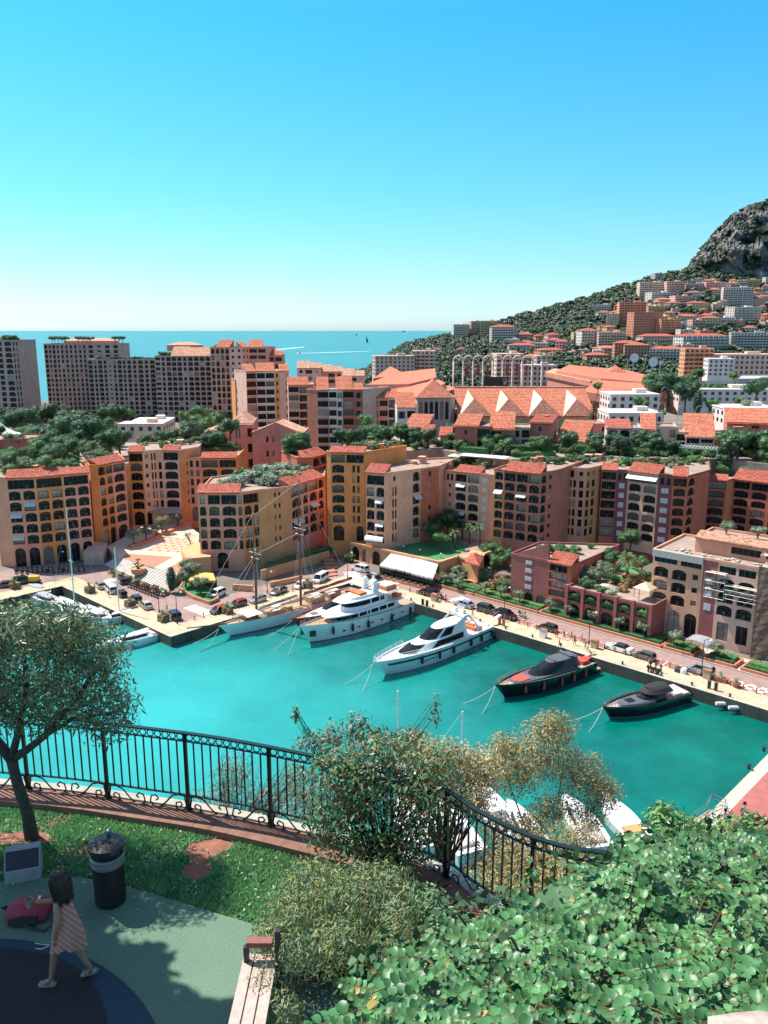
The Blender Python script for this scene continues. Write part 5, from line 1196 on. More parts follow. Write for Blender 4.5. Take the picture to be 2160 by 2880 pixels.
for i,(k,x,y,s)in enumerate([('olive',1252,1650,1.25),('olive',1281,1626,1.2),('olive',1288,1662,1.2),('olive',1302,1640,1.1),('greybush',1270,1640,1.5),('greybush',1305,1622,1.6),('bush',1362,1640,1.5),('rustbush',1385,1655,1.5),('bush',1300,1606,1.6),('light',1395,1618,.85),('broad',1378,1590,.85),('broad',1420,1600,.7),('rustbush',1410,1640,1.6),('olive',1366,1632,1.2),('bush',1420,1660,1.6)]):
 plant(k,G(x,y,2.1),['olive tree beside the dark end of the restaurant','olive tree behind the curved path, near the ochre wall','olive tree at the front of the garden by the curved path','olive tree tucked left of the curved path','grey green bush among the restaurant olives','grey green bush under the ochre wall','green bush right of the curved path','rusty bush right of the curved path','dark bush against the ochre wall','feathery light green tree beside the red house','large green tree behind the small hut','green tree leaning on the red house','rusty bush at the foot of the red house','olive tree just right of the curved path','dark bush below the red house windows'][i],s)
# --- red house, plum arcade, scaffolded block
r,g,z=bld('town_house','plum red quay house with white shutters and a roof terrace full of plants',(1434,1688,2.2),[(-40,1537,'B:.9 S:1 B:1',PUR),(-40,1601,'L:1.2 B:.2',RED),(48,1664,'B r B S',RED)],(1434,1560),4,12,PUR,gh=3,ground=['B P P','P','B'],cat='house',top=['B:.9 S:1 B:1','L:1.2 B:.2','B r B'],roofs=[(1,0,1,3.0,1.6)],blinds=.5)
m=MB();c=g[0].lerp(g[1],.5);
a_,b_=g[0],g[1];V=Vector((-(b_-a_).y,(b_-a_).x,0)).normalized()
m.add([a_+Vector((0,0,z-2.2)),b_+Vector((0,0,z-2.2)),b_+Vector((0,0,z+1.6)),a_+Vector((0,0,z-2.2))],[(0,1,2)]);m.add([a_+Vector((0,0,z-2.2))+V*.4,b_+Vector((0,0,z-2.2))+V*.4,b_+Vector((0,0,z+1.6))+V*.4],[(2,1,0)]);m.quad(a_+Vector((0,0,z-2.2)),b_+Vector((0,0,z+1.6)),b_+Vector((0,0,z+1.6))+V*.4,a_+Vector((0,0,z-2.2))+V*.4,0);m.build('gable',stucco(*PUR),r)
Q1R=(g,z)
r,g,z=bld('arcade_building','long plum red arcade with vine hung openings carrying a garden terrace',(1590,1738,2.2),[(-43,1828,'A A A A A')],(1590,1652),1,15,PUR,gh=3.8,ground='P P P P P',cat='building',blinds=0)
Q2R=(g,z);dA=(g[1]-g[0]).normalized();nA=Vector((dA.y,-dA.x,0))
for i in range(5):
 p=g[0].lerp(g[1],(i+.5)/5)+nA*.1;vine=leafcloud('vine',[(0,0,0,1.9,.35,.8),(.8,0,-.6,.7,.3,.7),(-.9,0,-.4,.6,.3,.6)],260,.24,LF_DARK if i!=4 else LF_LIGHT,core=.6,seed=i)
 tag(inst('vine',vine,(p.x,p.y,7.2),math.atan2(dA.y,dA.x)),f'green vine hanging in the {nth[i]} opening of the plum arcade from the left','plant')
for i in range(6):
 p=g[0].lerp(g[1],i/5*.98+.01)+nA*.15;m=MB();m.box((p.x,p.y,2.2),(.6,.6,z-1.6),math.atan2(dA.y,dA.x));o=m.build('pilaster',stucco(*PUR),BLQ)if False else m.build('pilaster',stucco(*PUR),r)
# garden on the arcade terrace
sheet('lawn',Gs([(1740,1640),(1790,1650),(1815,1610),(1760,1590),(1730,1600)],z),z+.03,M_LAWN)
for i,(k,x,y,s)in enumerate([('datepalm',1762,1640,1.1),('broad',1716,1605,.6),('greybush',1700,1620,1.9),('greybush',1668,1632,2.0),('rustbush',1772,1648,1.6),('rustbush',1795,1645,1.5),('light',1800,1620,.7),('broad',1768,1560,.8),('bush',1725,1640,1.4),('greybush',1790,1600,1.7),('bush',1815,1630,1.3),('rustbush',1752,1662,1.1),('lightbush',1690,1668,1.0),('whitebush',1720,1676,.8),('bush',1650,1650,1.3)]):
 plant(k,G(x,y,z),['date palm with arching yellow green fronds on the arcade terrace','grey green tree left of the date palm','grey olive bush on the terrace left of the palm','silvery bush beside the orange side wall','rusty orange shrub in front of the date palm','rusty orange shrub beside the scaffolded block','leafy tree between date palm and scaffolded block','clipped round tree behind the date palm','green bush behind the terrace dining table','grey bush on the lawn behind the palm','bush tucked against the scaffolded block','low rusty shrub on the terrace edge','light shrub at the terrace rail','white flowering shrub at the terrace rail','dark bush at the corner of the red house'][i],s)
t=thing('garden_pavilion','cream canvas pavilion at the end of the arcade terrace','pavilion',G(1812,1685,z));m=MB();m.box((0,0,2.3),(3.4,3.4,.9),E1A,tp=.15);m.build('canopy',plain('cream_canvas',(.56,.47,.30),.8),t,loc=(0,0,0));m=MB();[m.tube([(x,y,0),(x,y,2.4)],.06,5)for x in(-1.5,1.5)for y in(-1.5,1.5)];m.build('post',M_DARK,t,loc=(0,0,0))
def table_set(p,lab):
 t=thing('garden_table',lab,'table',p);m=MB();m.lathe((0,0,0),[(.3,0),(.06,.05),(.06,.68),(.8,.7),(.8,.75)],10);m.build('top',M_WHITE,t,loc=(0,0,0));return t
table_set(G(1700,1655,z),'pale round dining table on the arcade terrace')
r,g,z=bld('apartment_building','apartment block under renovation with scaffolding, right of the plum arcade',(1822,1768,2.2),[(-41,1960,'A A r:.75',TAN),(-41,2000,'S',PUR),(-41,2108,'A A',PWH),(-41,2240,'B B',TAN)],(1826,1548),4,15,TAN,gh=5.6,ground=['P P P','B','w w','B'],top=['W W:.9','B','W W','B'],blinds=.3)
Q3R=(g,z);dA=(g[1]-g[0]).normalized();nA=Vector((dA.y,-dA.x,0));aA=math.atan2(dA.y,dA.x);Q3=r
# penthouse with tiled eave
p0=g[0]+dA*6.0-nA*4.5;p0.z=z
r2,g2,z2=block('penthouse','penthouse with bare boarded walls and a long tiled eave on the scaffolded block','penthouse',p0,[(math.degrees(aA),34,'B W W B:.6 W W')],1,2.3,9,SAL,gh=.3,roofs=[(0,0,1,2.6,.8)],roof_mat=TILE_P)
m=MB();c=p0+dA*20-nA*6;m.box((c.x,c.y,z2),(11,5,.06),aA);tag(m.build('pool',plain('green_pool_cover',(.03,.16,.09),.4)),'green pool on the roof terrace of the scaffolded block','pool')
solid('roof_hut','white roof hut behind the three rooftop olive trees','hut',[p0+dA*22-nA*8+v for v in(Vector(),dA*7,dA*7-nA*3,-nA*3)],z2,z2+2.6,stucco(*WHT))
for i,k in enumerate((4.5,10.0,15.5)):plant('olive',Vector((*(p0+dA*k-nA*3.2)[:2],z2)),('left','middle','right')[i]+' one of three gnarled olive trees on the scaffolded block roof',1.25)
def scaffold(name,label,P,u,n,w,h,d,bays,lev):
 t=thing(name,label,'scaffolding',P);m=MB();q=P
 for i in range(bays+1):
  for k in(0,d):a=q+u*(w*i/bays)+n*k;m.tube([a,a+Vector((0,0,h))],.045,4)
 for j in range(lev+1):
  z_=Vector((0,0,h*j/lev))
  for k in(0,d):m.tube([q+n*k+z_,q+u*w+n*k+z_],.04,4)
  for i in range(bays+1):a=q+u*(w*i/bays)+z_;m.tube([a,a+n*d],.035,4)
 for i in range(bays):a=q+u*(w*i/bays)+n*d;m.tube([a,a+u*(w/bays)+Vector((0,0,h))],.035,4)
 m.build('tubes',plain('galvanised_tube',(.42,.42,.42),.4,.5),t);m=MB()
 for j in range(1,lev+1):c=q+u*(w/2)+n*(d/2)+Vector((0,0,h*j/lev-.1));m.box(c,(w*.96,d*.9,.05),math.atan2(u.y,u.x))
 m.build('planks',plain('scaffold_planks',(.40,.33,.24),.8),t)
P=g[0]+dA*10.2+nA*.1;P.z=z-6.4;scaffold('scaffolding','left tower of the hanging scaffold on the tan block',P,dA,nA,3.6,4.6,1.2,2,3)
P=g[0]+dA*13.8+nA*.2;P.z=z-6.0;scaffold('scaffolding','long hanging scaffold bridge across the recessed bay',P,dA,nA,12.5,2.4,1.2,6,3)
P=g[0]+dA*22.5+nA*.1;P.z=z-6.4;scaffold('scaffolding','right tower of the hanging scaffold on the cream block',P,dA,nA,3.8,4.6,1.2,2,3)
P=g[3]+nA*.15+dA*.6;P.z=2.0;scaffold('scaffolding','full height scaffold tower wrapped in brown net at the right',P,dA,nA,16,z+1,1.4,6,9)
mnet,ntn,bn=nmat('debris_net');L(ntn,ramp(ntn,noise(ntn,1.2,5,.7),[(.3,(.13,.085,.06)),(.7,(.22,.15,.11))]),bn.inputs['Base Color']);bn.inputs['Roughness'].default_value=.9;bn.inputs['Alpha'].default_value=.82
net=MB();secs=[]
for k in range(17):
 secs.append([P+dA*x+nA*(1.5+.12*math.sin(k*1.3+x*2))+Vector((0,0,(z-1)*k/16))for x in(0,.9,2.2,5,9,16)])
net.loft(secs,caps=False);tag(net.build('debris_net',mnet,None,P,loc=P),'brown debris net hung on the tall scaffold tower','net')
net=MB();net.loft([[P+nA*.1+Vector((0,0,(z-1)*k/10)),P+nA*1.5+Vector((0,0,(z-1)*k/10))]for k in range(11)],caps=False);tag(net.build('debris_net',mnet,None,P,loc=P),'narrow side strip of the brown debris net','net')
# rubble and parapet slabs on the torn up roof
m=MB();rs=random.Random(8)
for i in range(60):q=g[0]+dA*rs.uniform(1,34)-nA*rs.uniform(.8,3.8);m.box((q.x,q.y,z),(rs.uniform(.2,.9),rs.uniform(.2,.6),rs.uniform(.1,.4)),rs.random()*3)
tag(m.build('building_rubble',plain('pale_rubble',(.45,.40,.35),.9)),kind='stuff')
for i,(s0,s1)in enumerate(((0,9.4),(21.4,33))):
 m=MB();a=g[0]+dA*s0+nA*.2;b=g[0]+dA*s1+nA*.2;m.bar((a.x,a.y,z-.25),(b.x,b.y,z-.25),.7,1.3);m.build('parapet',plain('raw_concrete',(.42,.39,.35),.9),Q3)
# glass entrance canopy on the pavement
a=aAt(-13.2,1962);t=thing('entrance_canopy','small barrel shaped glass entrance canopy between two hedge beds','canopy',AB(a,-13.4,2.05),E1A);m=MB();m.loft([[Vector((2.2*math.cos(k*.31),y,2.6+.7*math.sin(k*.31)))for k in range(11)]for y in(-1.6,1.8)],caps=False);m.build('roof',plain('canopy_glass',(.34,.34,.36),.2),t,loc=(0,0,0));m=MB();[m.tube([(x,y,0),(x,y,2.7)],.05,5)for x in(-2.1,2.1)for y in(-1.5,1.7)];m.build('frame',M_DARK,t,loc=(0,0,0))
for i,x in enumerate((1862,1966,2074)):a=aAt(-12,x);sheet('entrance_path',[AB(a-1.6,-12.1),AB(a+1.6,-12.1),AB(a+1.6,-18),AB(a-1.6,-18)],GZ+.035,M_COPE)
# --- roof gardens
KADJ=dict(bush='round mid green',greybush='grey green',lightbush='bright green',whitebush='white flowering',rustbush='rusty brown',broad='leafy',dark='tall',palm='fan leaved')
def roofgarden(ring,z,kinds,n,label,group,size=(.8,1.6),inset=.8,front=None):
 """plants spread on a flat roof: ring is the roof outline; front = (t0, t1) keeps them between two depths"""
 c=sum((Vector((p.x,p.y,0))for p in ring),Vector())/len(ring);k=0;tries=0
 xs_=[p.x for p in ring];ys_=[p.y for p in ring]
 while k<n and tries<n*40:
  tries+=1;x,y=R.uniform(min(xs_),max(xs_)),R.uniform(min(ys_),max(ys_));ins=False;j=len(ring)-1
  for i in range(len(ring)):
   a,b=ring[i],ring[j]
   if(a.y>y)!=(b.y>y)and x<(b.x-a.x)*(y-a.y)/(b.y-a.y)+a.x:ins=not ins
   j=i
  if not ins:continue
  kd=R.choice(kinds);plant(kd,Vector((x,y,z)),KADJ[kd]+' '+label,R.uniform(*size)*(1 if 'bush' in kd else .42),group);k+=1
def shr(ring,f=.84,dz=0):
 c=sum(ring,Vector())/len(ring);return[c+(p-c)*f for p in ring]
_,rg,zz=BL['K'];back=[rg[0].lerp(rg[-1],.32),rg[1].lerp(rg[-1],.3),rg[3]-Vector((0,-2.0,0)),rg[4].lerp(rg[-1],.12),rg[5].lerp(rg[-2],.3),rg[-2],rg[-1]]
roofgarden(shr(back,.92),zz,['whitebush','whitebush','whitebush','bush','greybush'],34,'shrub of the flowering roof garden on the corner block','shrubs on the corner block roof',(1.2,2.0))
_,rg,zz=BL['L'];roofgarden([p for p in(rg[1].lerp(rg[-1],.5),rg[2].lerp(rg[-2],.3),rg[4].lerp(rg[-2],.3),rg[-2],rg[-1])],zz,['bush','lightbush','greybush','broad'],16,'shrub on the roof of the salmon block at the far left','shrubs on the far left roof',(1,1.7))
for key,kinds,n,lab,s in[('L4',['bush','greybush'],8,'bush on the roof of the deep orange block',(.9,1.5)),('L5',['bush','greybush','lightbush'],9,'bush on the roof of the yellow and pink block',(.8,1.3)),('L7',['bush','bush','dark','rustbush'],14,'plant on the roof terrace behind the corner block',(1.2,2.0)),('M1',['bush','broad','bush'],12,'plant on the reddish orange block roof',(1.1,1.8)),
      ('M2',['bush','greybush'],9,'bush on the roof of the orange stepped block',(.9,1.5)),('M6',['bush','palm','lightbush'],10,'plant on the roof of the cream arched block',(.9,1.5)),('M8',['bush','lightbush'],9,'bush on the roof of the brown red block',(.8,1.3)),('M10',['bush','greybush'],10,'bush on the flat roof of the tan block',(.7,1.1)),
      ('M11',['bush','lightbush','greybush'],14,'bush on the roof of the maroon and cream block',(.8,1.4)),('M15',['bush','dark','greybush','rustbush'],18,'plant on the roof of the red block at the right edge',(1.2,2.0))]:
 _,rg,zz=BL[key];n0=len(rg);rr=[rg[0].lerp(rg[-1],.42)]+[rg[i].lerp(rg[-2]if i>n0/2 else rg[-1],.42)for i in range(1,n0-2)]+[rg[-2],rg[-1]]
 roofgarden(shr(rr,.9),zz,kinds,int(n*1.5),lab,'plants: '+lab,s)
g,z=Q1R;roofgarden(shr(g,.7),z,['bush','lightbush','lightbush'],12,'green shrub on the roof terrace of the red quay house','shrubs on the red quay house',(.8,1.3));
tz_=BL['K'][2];t=thing('rooftop_pool','small white edged pool among the white flowers of the corner block roof','pool',G(688,1348,tz_));m=MB();m.box((0,0,.02),(9,4,.5),.3);m.build('edge',M_WHITE,t,loc=(0,0,0));m=MB();m.box((0,0,.5),(8,3.2,.06),.3);m.build('water',plain('pool_water',(.10,.40,.42),.1),t,loc=(0,0,0))
# podium gardens between the rows
LG='shrubs of the raised gardens'
for poly,z,kinds,n,lab,s in[
(polyY([(940,224),(1120,226),(1230,238),(1250,242),(1000,254)]),PZ,['bush','broad','dark','greybush','bush'],54,'shrub in the raised garden left of the red village house',(1.1,2.0)),
(polyY([(1240,234),(1400,218),(1560,222),(1560,230),(1250,240)]),PZ,['bush','lightbush','palm','bush','broad'],52,'plant in the raised garden below the red village houses',(1.0,1.7)),
(polyY([(1570,221),(1700,218),(2000,217),(2000,228),(1570,234)]),PZ,['bush','bush','dark','lightbush'],74,'plant in the raised garden below the grey white houses',(1.0,1.8)),
(polyY([(2000,216),(2300,200),(2300,222),(2000,228)]),PZ,['dark','bush','dark','rustbush','broad'],42,'dark shrub of the raised garden at the right edge',(1.4,2.3)),
(polyY([(-40,208),(240,226),(300,236),(550,264),(550,284),(-40,284)]),19.5,['bush','broad','greybush','lightbush','dark','bush'],92,'shrub in the roof gardens behind the left blocks',(1.3,2.6))]:
 roofgarden(poly,z,kinds,n,lab,lab.replace('shrub in','plants in').replace('plant in','plants in').replace('dark shrub of','dark shrubs of'),s)
for i,(l,w,h)in enumerate([([(1290,228),(1400,222)],2.2,1.8),([(1420,226),(1560,228)],1.6,2.2),([(1440,219),(1550,222)],1.4,1.2),([(1690,226),(1800,224),(1920,223)],2.0,1.8)]):
 hedge('hedge',('square clipped hedge in the garden left of the hedged parterre','tall dark hedge at the back of the hedged parterre','low yellow green hedge at the front of the hedged parterre','long straight hedge below the grey white houses')[i],polyY(l),w,h,PZ,LF_HEDGE if i!=2 else LF_LIGHT,30,.35)
# pergolas, parasols and awnings on the roofs
def pergola(label,p,w,d,h,rz,mat,n=12):
 t=thing('pergola',label,'pergola',p,rz);m=MB();[m.box((x,y,0),(.18,.18,h))for x in(-w/2,w/2)for y in(-d/2,d/2)];m.build('post',mat,t,loc=(0,0,0));m=MB();m.bar((-w/2,-d/2,h),(w/2,-d/2,h),.15,.25);m.bar((-w/2,d/2,h),(w/2,d/2,h),.15,.25);m.build('beam',mat,t,loc=(0,0,0));s=MB();s.box((0,0,h+.14),(.12,d+.8,.16));me=s.mesh('slat',mat)
 for i in range(n):inst('slat',me,(-w/2+w*(i+.5)/n,0,0),0,t)
pergola('white slatted pergola on the roof right of the maroon block',polyY([(1935,220)],PZ)[0],15,4,2.6,-.5,M_WHITE,18);pergola('grey slatted pergola beside the roof pool of the orange block',polyY([(1040,226)],PZ)[0],8,4,2.6,-.2,M_GREYM);pergola('dark wooden pergola on the roof behind the corner block',Vector((*colX(610,243,24)[:2],BL['L7'][2])),8,4,2.6,.1,M_WOOD)
def parasol(label,p,mat,r=1.9):
 t=thing('parasol',label,'parasol',p);m=MB();m.tube([(0,0,0),(0,0,2.7)],.05,5);m.build('pole',M_GREYM,t,loc=(0,0,0));m=MB();m.lathe((0,0,2.2),[(r,0),(r*.5,.35),(.05,.65)],8,cap=False);m.build('canopy',mat,t,loc=(0,0,0))
M_CANV=plain('pale_canvas',(.50,.45,.36),.8)
parasol('left pale parasol on the roof terrace of the cream block',polyY([(1278,218)],BL['M6'][2])[0],M_CANV);parasol('right pale parasol on the roof terrace of the cream block',polyY([(1302,217)],BL['M6'][2])[0],M_CANV)
t=thing('awning','wide white awning on the roof between the cream and brown red blocks','awning',polyY([(1360,214)],BL['M6'][2])[0]);m=MB();m.box((0,0,2.6),(13,4.5,.2),-.5);m.build('cloth',M_WHITE,t,loc=(0,0,0));m=MB();m.box((0,2.5,0),(12,.4,2.6),-.5);m.build('wall',stucco(*CRE),t,loc=(0,0,0))
pt=polyY([(-30,262)],24)[0]
for i,(x,Y,z_,s)in enumerate([(0,300,20,9),(20,262,19,6)]):
 p=colX(x,Y,z_);t=thing('tent_canopy',('large white pointed tent roof at the left edge','smaller white tent roof in front of the red terrace house')[i],'tent',p);m=MB();m.lathe((0,0,0),[(s,0),(s*.55,s*.14),(s*.25,s*.34),(.1,s*.62)],10,cap=False);m.build('canopy',M_WHITE,t,loc=(0,0,0));m=MB();[m.tube([(s*.9*math.cos(k*1.26),s*.9*math.sin(k*1.26),-14),(s*.9*math.cos(k*1.26),s*.9*math.sin(k*1.26),.4)],.1,5)for k in range(5)];m.build('pole',M_GREYM,t,loc=(0,0,0))
for lab,px,eY,key,w in[('white awning over the top loggia of the cream arched bays',1795,1352,'M11',8.6)]:
 _,rg,zz=BL[key];a,b=rg[2],rg[3];u=(b-a).normalized();n=Vector((u.y,-u.x,0));t=thing('awning',lab,'awning',(a.x,a.y,zz-1));m=MB();A1,B1=a+n*.05+Vector((0,0,zz-a.z-.5)),b+n*.05+Vector((0,0,zz-a.z-.5));m.quad(A1,B1,B1+n*1.5-Vector((0,0,.9)),A1+n*1.5-Vector((0,0,.9)));m.build('cloth',M_WHITE,t)
_,rg,zz=BL['L5'];a,b=rg[3],rg[4];t=thing('awning','grey striped awning at the foot of the pale pink bay','awning',(a.x,a.y,8));m=MB();n=Vector((0,-1,0));m.quad(a+Vector((-4,0,4.6)),b+Vector((0,0,4.6)),b+n*2.4+Vector((0,0,3.6)),a+Vector((-4,0,3.6))+n*2.4);m.build('cloth',plain('grey_stripe',(.36,.34,.31),.8),t)
# --- park of evergreens before the sea front towers
PK='evergreens of the park before the towers'
for i,(x,y,k,s)in enumerate([(40,1215,'dark',2.0),(85,1200,'broad',2.0),(130,1190,'dark',1.9),(170,1225,'broad',1.8),(200,1250,'dark',2.2),(235,1235,'dark',2.1),(262,1262,'dark',2.2),(290,1230,'broad',1.9),(310,1190,'dark',1.9),(350,1185,'broad',1.9),(300,1265,'broad',1.7),(60,1250,'broad',1.7),(110,1255,'dark',1.8),(330,1240,'greybush',5),(400,1240,'broad',1.4),(440,1250,'broad',1.5),(505,1245,'broad',1.5),(540,1235,'dark',1.7),(570,1215,'broad',1.8),(610,1205,'broad',1.8),(650,1195,'broad',1.7),(560,1185,'broad',1.9),(600,1178,'broad',1.7),(380,1215,'light',1.3),(315,1215,'light',1.8),(520,1175,'light',1.6),(150,1270,'broad',1.5),(20,1185,'dark',1.7),(270,1290,'broad',1.3),(350,1275,'broad',1.4),(195,1195,'broad',1.7),(230,1200,'dark',1.8),(640,1160,'broad',1.8),(680,1165,'broad',1.6),(480,1215,'bush',3.2),(25,1260,'broad',1.4)]):
 p=G(x,y+18,4);plant(k,Vector((p.x,p.y,2)),('dark' if k=='dark' else 'mid green' if k=='broad' else 'pale green')+' bushy tree of the park before the sea front towers',s,PK)
for i,(x,y)in enumerate([(150,1150),(165,1156),(182,1150),(196,1158),(130,1146)]):
 p=G(x,y+28,2);plant('tallpalm',p,'tall palm at the foot of the tallest grey brown tower',1.2,'palms at the foot of the towers')
# trees of the hillside school, stadium edge and tower roofs
for i,(k,x,y,Y,s)in enumerate([('dark',1850,1150,345,1.9),('dark',1880,1140,350,1.6),('broad',1835,1130,352,1.5),('dark',1925,1160,330,1.5),('cypress',1960,1166,325,(2.0,2.0,1.1)),('broad',2000,1170,325,.9),('broad',1800,1165,318,.9),('light',1860,1185,300,.7),('dark',2120,1140,330,1.3),('greybush',2100,1150,318,2.4),('lightbush',2080,1138,340,2.2),('broad',1940,1100,400,1.0),('tallpalm',1948,1090,420,1.1),('broad',1960,1080,430,1.1),('light',2060,1080,430,1.2),('bush',1980,1188,292,2.2),('bush',2060,1192,296,2.0),('light',1680,1112,330,.9),('greybush',2150,1090,430,3.5),('broad',2140,1100,410,.9)]):
 p=PX(x,y,Y);plant(k,p,['large dark tree rising beside the orange stadium roofs','second large dark tree, right of the first','mid green tree touching the stadium roof','round dark tree in the school garden','broad dark cone shaped tree in the school garden','small tree right of the cone shaped tree','small tree in front of the white strip building','light feathery tree by the hooked lamps','dark tree at the right before the school wing','grey shrub mass before the school wing','yellow green shrub near the school lamps','green tree behind the flat dark canopy','tall palm in front of the orange office block','green tree beside the tall palm','light tree below the pink office block','bush on the lower school terrace','bush under the right hand hooked lamps','palm like plant on the white strip building','pale twiggy shrub at the right edge','tree at the right edge below the rounded roof'][i],s)
for i in range(9):p=PX(1985+i*21,1108+i*.5,380);plant('bush',p,'clipped round topped tree in the row before the school',(2.3,2.3,3.2),'clipped trees before the school')
plant('fir',PX(1668,1182,290),'dark fir tree with drooping tiers beside the sports hall',.95)
for k,(x0,x1,Y,py,n,lab)in enumerate([(142,190,556,962,5,'small umbrella pine on the roof of the tallest tower'),(215,262,556,962,4,'small roof pine in the middle of the tallest tower'),(320,350,556,962,3,'roof pine at the right end of the tallest tower'),(5,50,508,950,6,'roof tree on the tower at the left edge'),(270,440,530,1006,14,'shrub on the roof of the long curved block'),(450,530,522,994,7,'shrub on the roof of the block with three arches'),(604,640,452,972,3,'roof tree on the tall salmon tower')]):
 for j in range(n):x=x0+(x1-x0)*(j+.5)/n;p=PX(x,py+8,Y);plant('pine' if 'pine' in lab else 'bush',p,lab,.55 if 'pine' in lab else R.uniform(1.2,2.2),'roof trees: '+lab)
for i,(x,y,Y,k,s)in enumerate([(1268,1238,250,'dark',.6),(1090,1262,250,'broad',.9),(1272,1262,244,'cypress',(.9,.9,.5)),(1160,1250,246,'cypress',(1.6,1.6,.5)),(1668,1244,240,'rustbush',2.0),(645,1250,252,'dark',1.0),(1030,1220,280,'light',1.1)]):
 p=PX(x,y,Y);plant(k,p,['dark tree against the plain stone tower','green tree before the white balcony block','thin cypress beside the plain stone tower','conical evergreen left of the plain stone tower','reddish bush by the orange roofed house','dark tree in front of the pink villa','grey green tree below the green shutters'][i],s)
# dome-topped lantern and flat pale building in the park
p=G(478,1240,6);t=thing('domed_lantern','little pink turret with a pale green dome in the park','turret',(p.x,p.y,2));m=MB();m.lathe((0,0,0),[(2.6,0),(2.6,6.5),(3.0,6.6),(3.0,7.1)],8);m.build('wall',stucco(*PNK),t,loc=(0,0,0));m=MB();m.lathe((0,0,7.1),[(2.7,0),(2.6,1.2),(1.9,2.3),(.8,3.0),(.1,3.6)],12);m.build('dome',plain('dome_copper',(.36,.38,.27),.6),t,loc=(0,0,0))
m=MB();[m.box((2.62*math.cos(k*.785+.39),2.62*math.sin(k*.785+.39),3.0),(.9,.2,2),k*.785+.39+1.57)for k in range(8)];m.build('window',M_GLASS,t,loc=(0,0,0))
hillhouse('flat pale low building with a dark window band in the park',372,475,1186,1208,'w','flat',False,345,0.05,depth=14);hillhouse('long flat pale terrace in the park below the grey brown block',335,460,1200,1216,'b','flat',False,335,0.05,depth=10)
# ================================================================== BOATS (bow along local +x, origin amidships at the waterline)
GEL=plain('white_gelcoat',(.74,.74,.73),.18,var=.03,coat=.5);BLKH=plain('black_gelcoat',(.012,.012,.014),.12,var=.1,coat=.6);GRYD=plain('grey_deck',(.10,.105,.11),.35,var=.1);BGL=glassmat('boat_glass',(.012,.014,.016),.05)
TEAK=plain('teak_deck',(.40,.27,.16),.7,var=.12,scale=3);CHROME=plain('polished_rail',(.55,.55,.55),.2,.9,var=.03);CUSH=plain('orange_cushion',(.55,.16,.05),.8);REDC=plain('red_cushion',(.55,.07,.05),.7);NAVY=plain('navy_fender',(.012,.02,.04),.6);MARO=plain('maroon_hull',(.22,.03,.02),.25,var=.05)
VARN=plain('varnished_spar',(.20,.045,.018),.35,var=.2,scale=4);ROPE=plain('pale_rope',(.48,.46,.42),.9);CANV=plain('cream_sailcloth',(.60,.54,.42),.8,var=.06);BLKC=plain('black_canvas',(.018,.018,.02),.85)
def hull(L_,B,hb,hs,full=.55,flare=1.12,rake=.08,sternw=.86,n=22,dz=.35):
 """returns (mesh, halfbeam(x), sheer(x)); keel below the waterline, flared bow, deck inside the bulwark"""
 m=MB();secs=[];dk=[]
 def hw(t):return B/2*(sternw+(1-sternw)*min(1,t/.35))if t<.45 else B/2*max(0,1-((t-.45)/.55)**(2.2-full*.4))**(.82)
 def sh(t):return hs+(hb-hs)*max(0,(t-.15)/.85)**1.7
 for i in range(n+1):
  t=i/n;x=(t-.5)*L_;w=max(.02,hw(t));z=sh(t);xb=x-rake*L_*max(0,(t-.7)/.3)**1.5;wl=w*(1/flare if t<.6 else 1/flare*(1-.42*((t-.6)/.4)))
  r=[(x,w,z),(x*.5+xb*.5,(w+wl)/2*1.0,z*.5),(xb,wl,.12),(xb,wl*.97,-.1),(xb,wl*.6,-.9),(xb,0,-1.1)]
  secs.append(r+[(a,-b,c)for a,b,c in r[-2::-1]])
  dk.append([(x,w*.93,z-dz),(x,0,z-dz+.06),(x,-w*.93,z-dz)])
 m.loft(secs,mf=lambda i,k:1 if k in(2,8)else 0,caps=False)
 m.f.append(tuple(range(len(secs[0]))));m.m.append(0)
 m.loft(dk,m=2,caps=False)
 for i in range(n):
  for sg in(0,-1):
   a,b=secs[i][sg],secs[i+1][sg];c,d=dk[i][0 if sg==0 else 2],dk[i+1][0 if sg==0 else 2]
   c2,d2=(c[0],c[1],a[2]),(d[0],d[1],b[2]);m.quad(a,b,d2,c2,3);m.quad(c2,d2,d,c,0)
 return m,(lambda x:hw(x/L_+.5)),(lambda x:sh(x/L_+.5))
def outline(x0,x1,w,nose=.5,tail=.12,wn=0.15,n=9):
 """plan outline of a deck house: straight sides, curved front"""
 p=[];xn=x1-(x1-x0)*nose
 for k in range(n+1):
  s=k/n;p.append((xn+(x1-xn)*math.sin(s*1.5708),w*(wn+(1-wn)*math.cos(s*1.5708))))
 r=[(x0,w*(1-tail)),(x0+(x1-x0)*.1,w)]+p
 return r+[(x,-y)for x,y in r[::-1]]
def cabin(m,x0,x1,w,z0,z1,rf,ra,tp=.85,nose=.5,mi=0,top=None,crown=.0,wn=.15):
 a=[(x,y,z0)for x,y in outline(x0,x1,w,nose,wn=wn)];b=[(x,y,z1)for x,y in outline(x0+ra,x1-rf,w*tp,nose,wn=wn)]
 m.loft([a,b],closed=True,m=mi,caps=False);n=len(b);c=[(x,y*.5,z1+crown)for x,y,_ in b]
 m.loft([b,c],closed=True,m=mi if top is None else top,caps=False);m.add(c,[tuple(range(n))],mi if top is None else top)
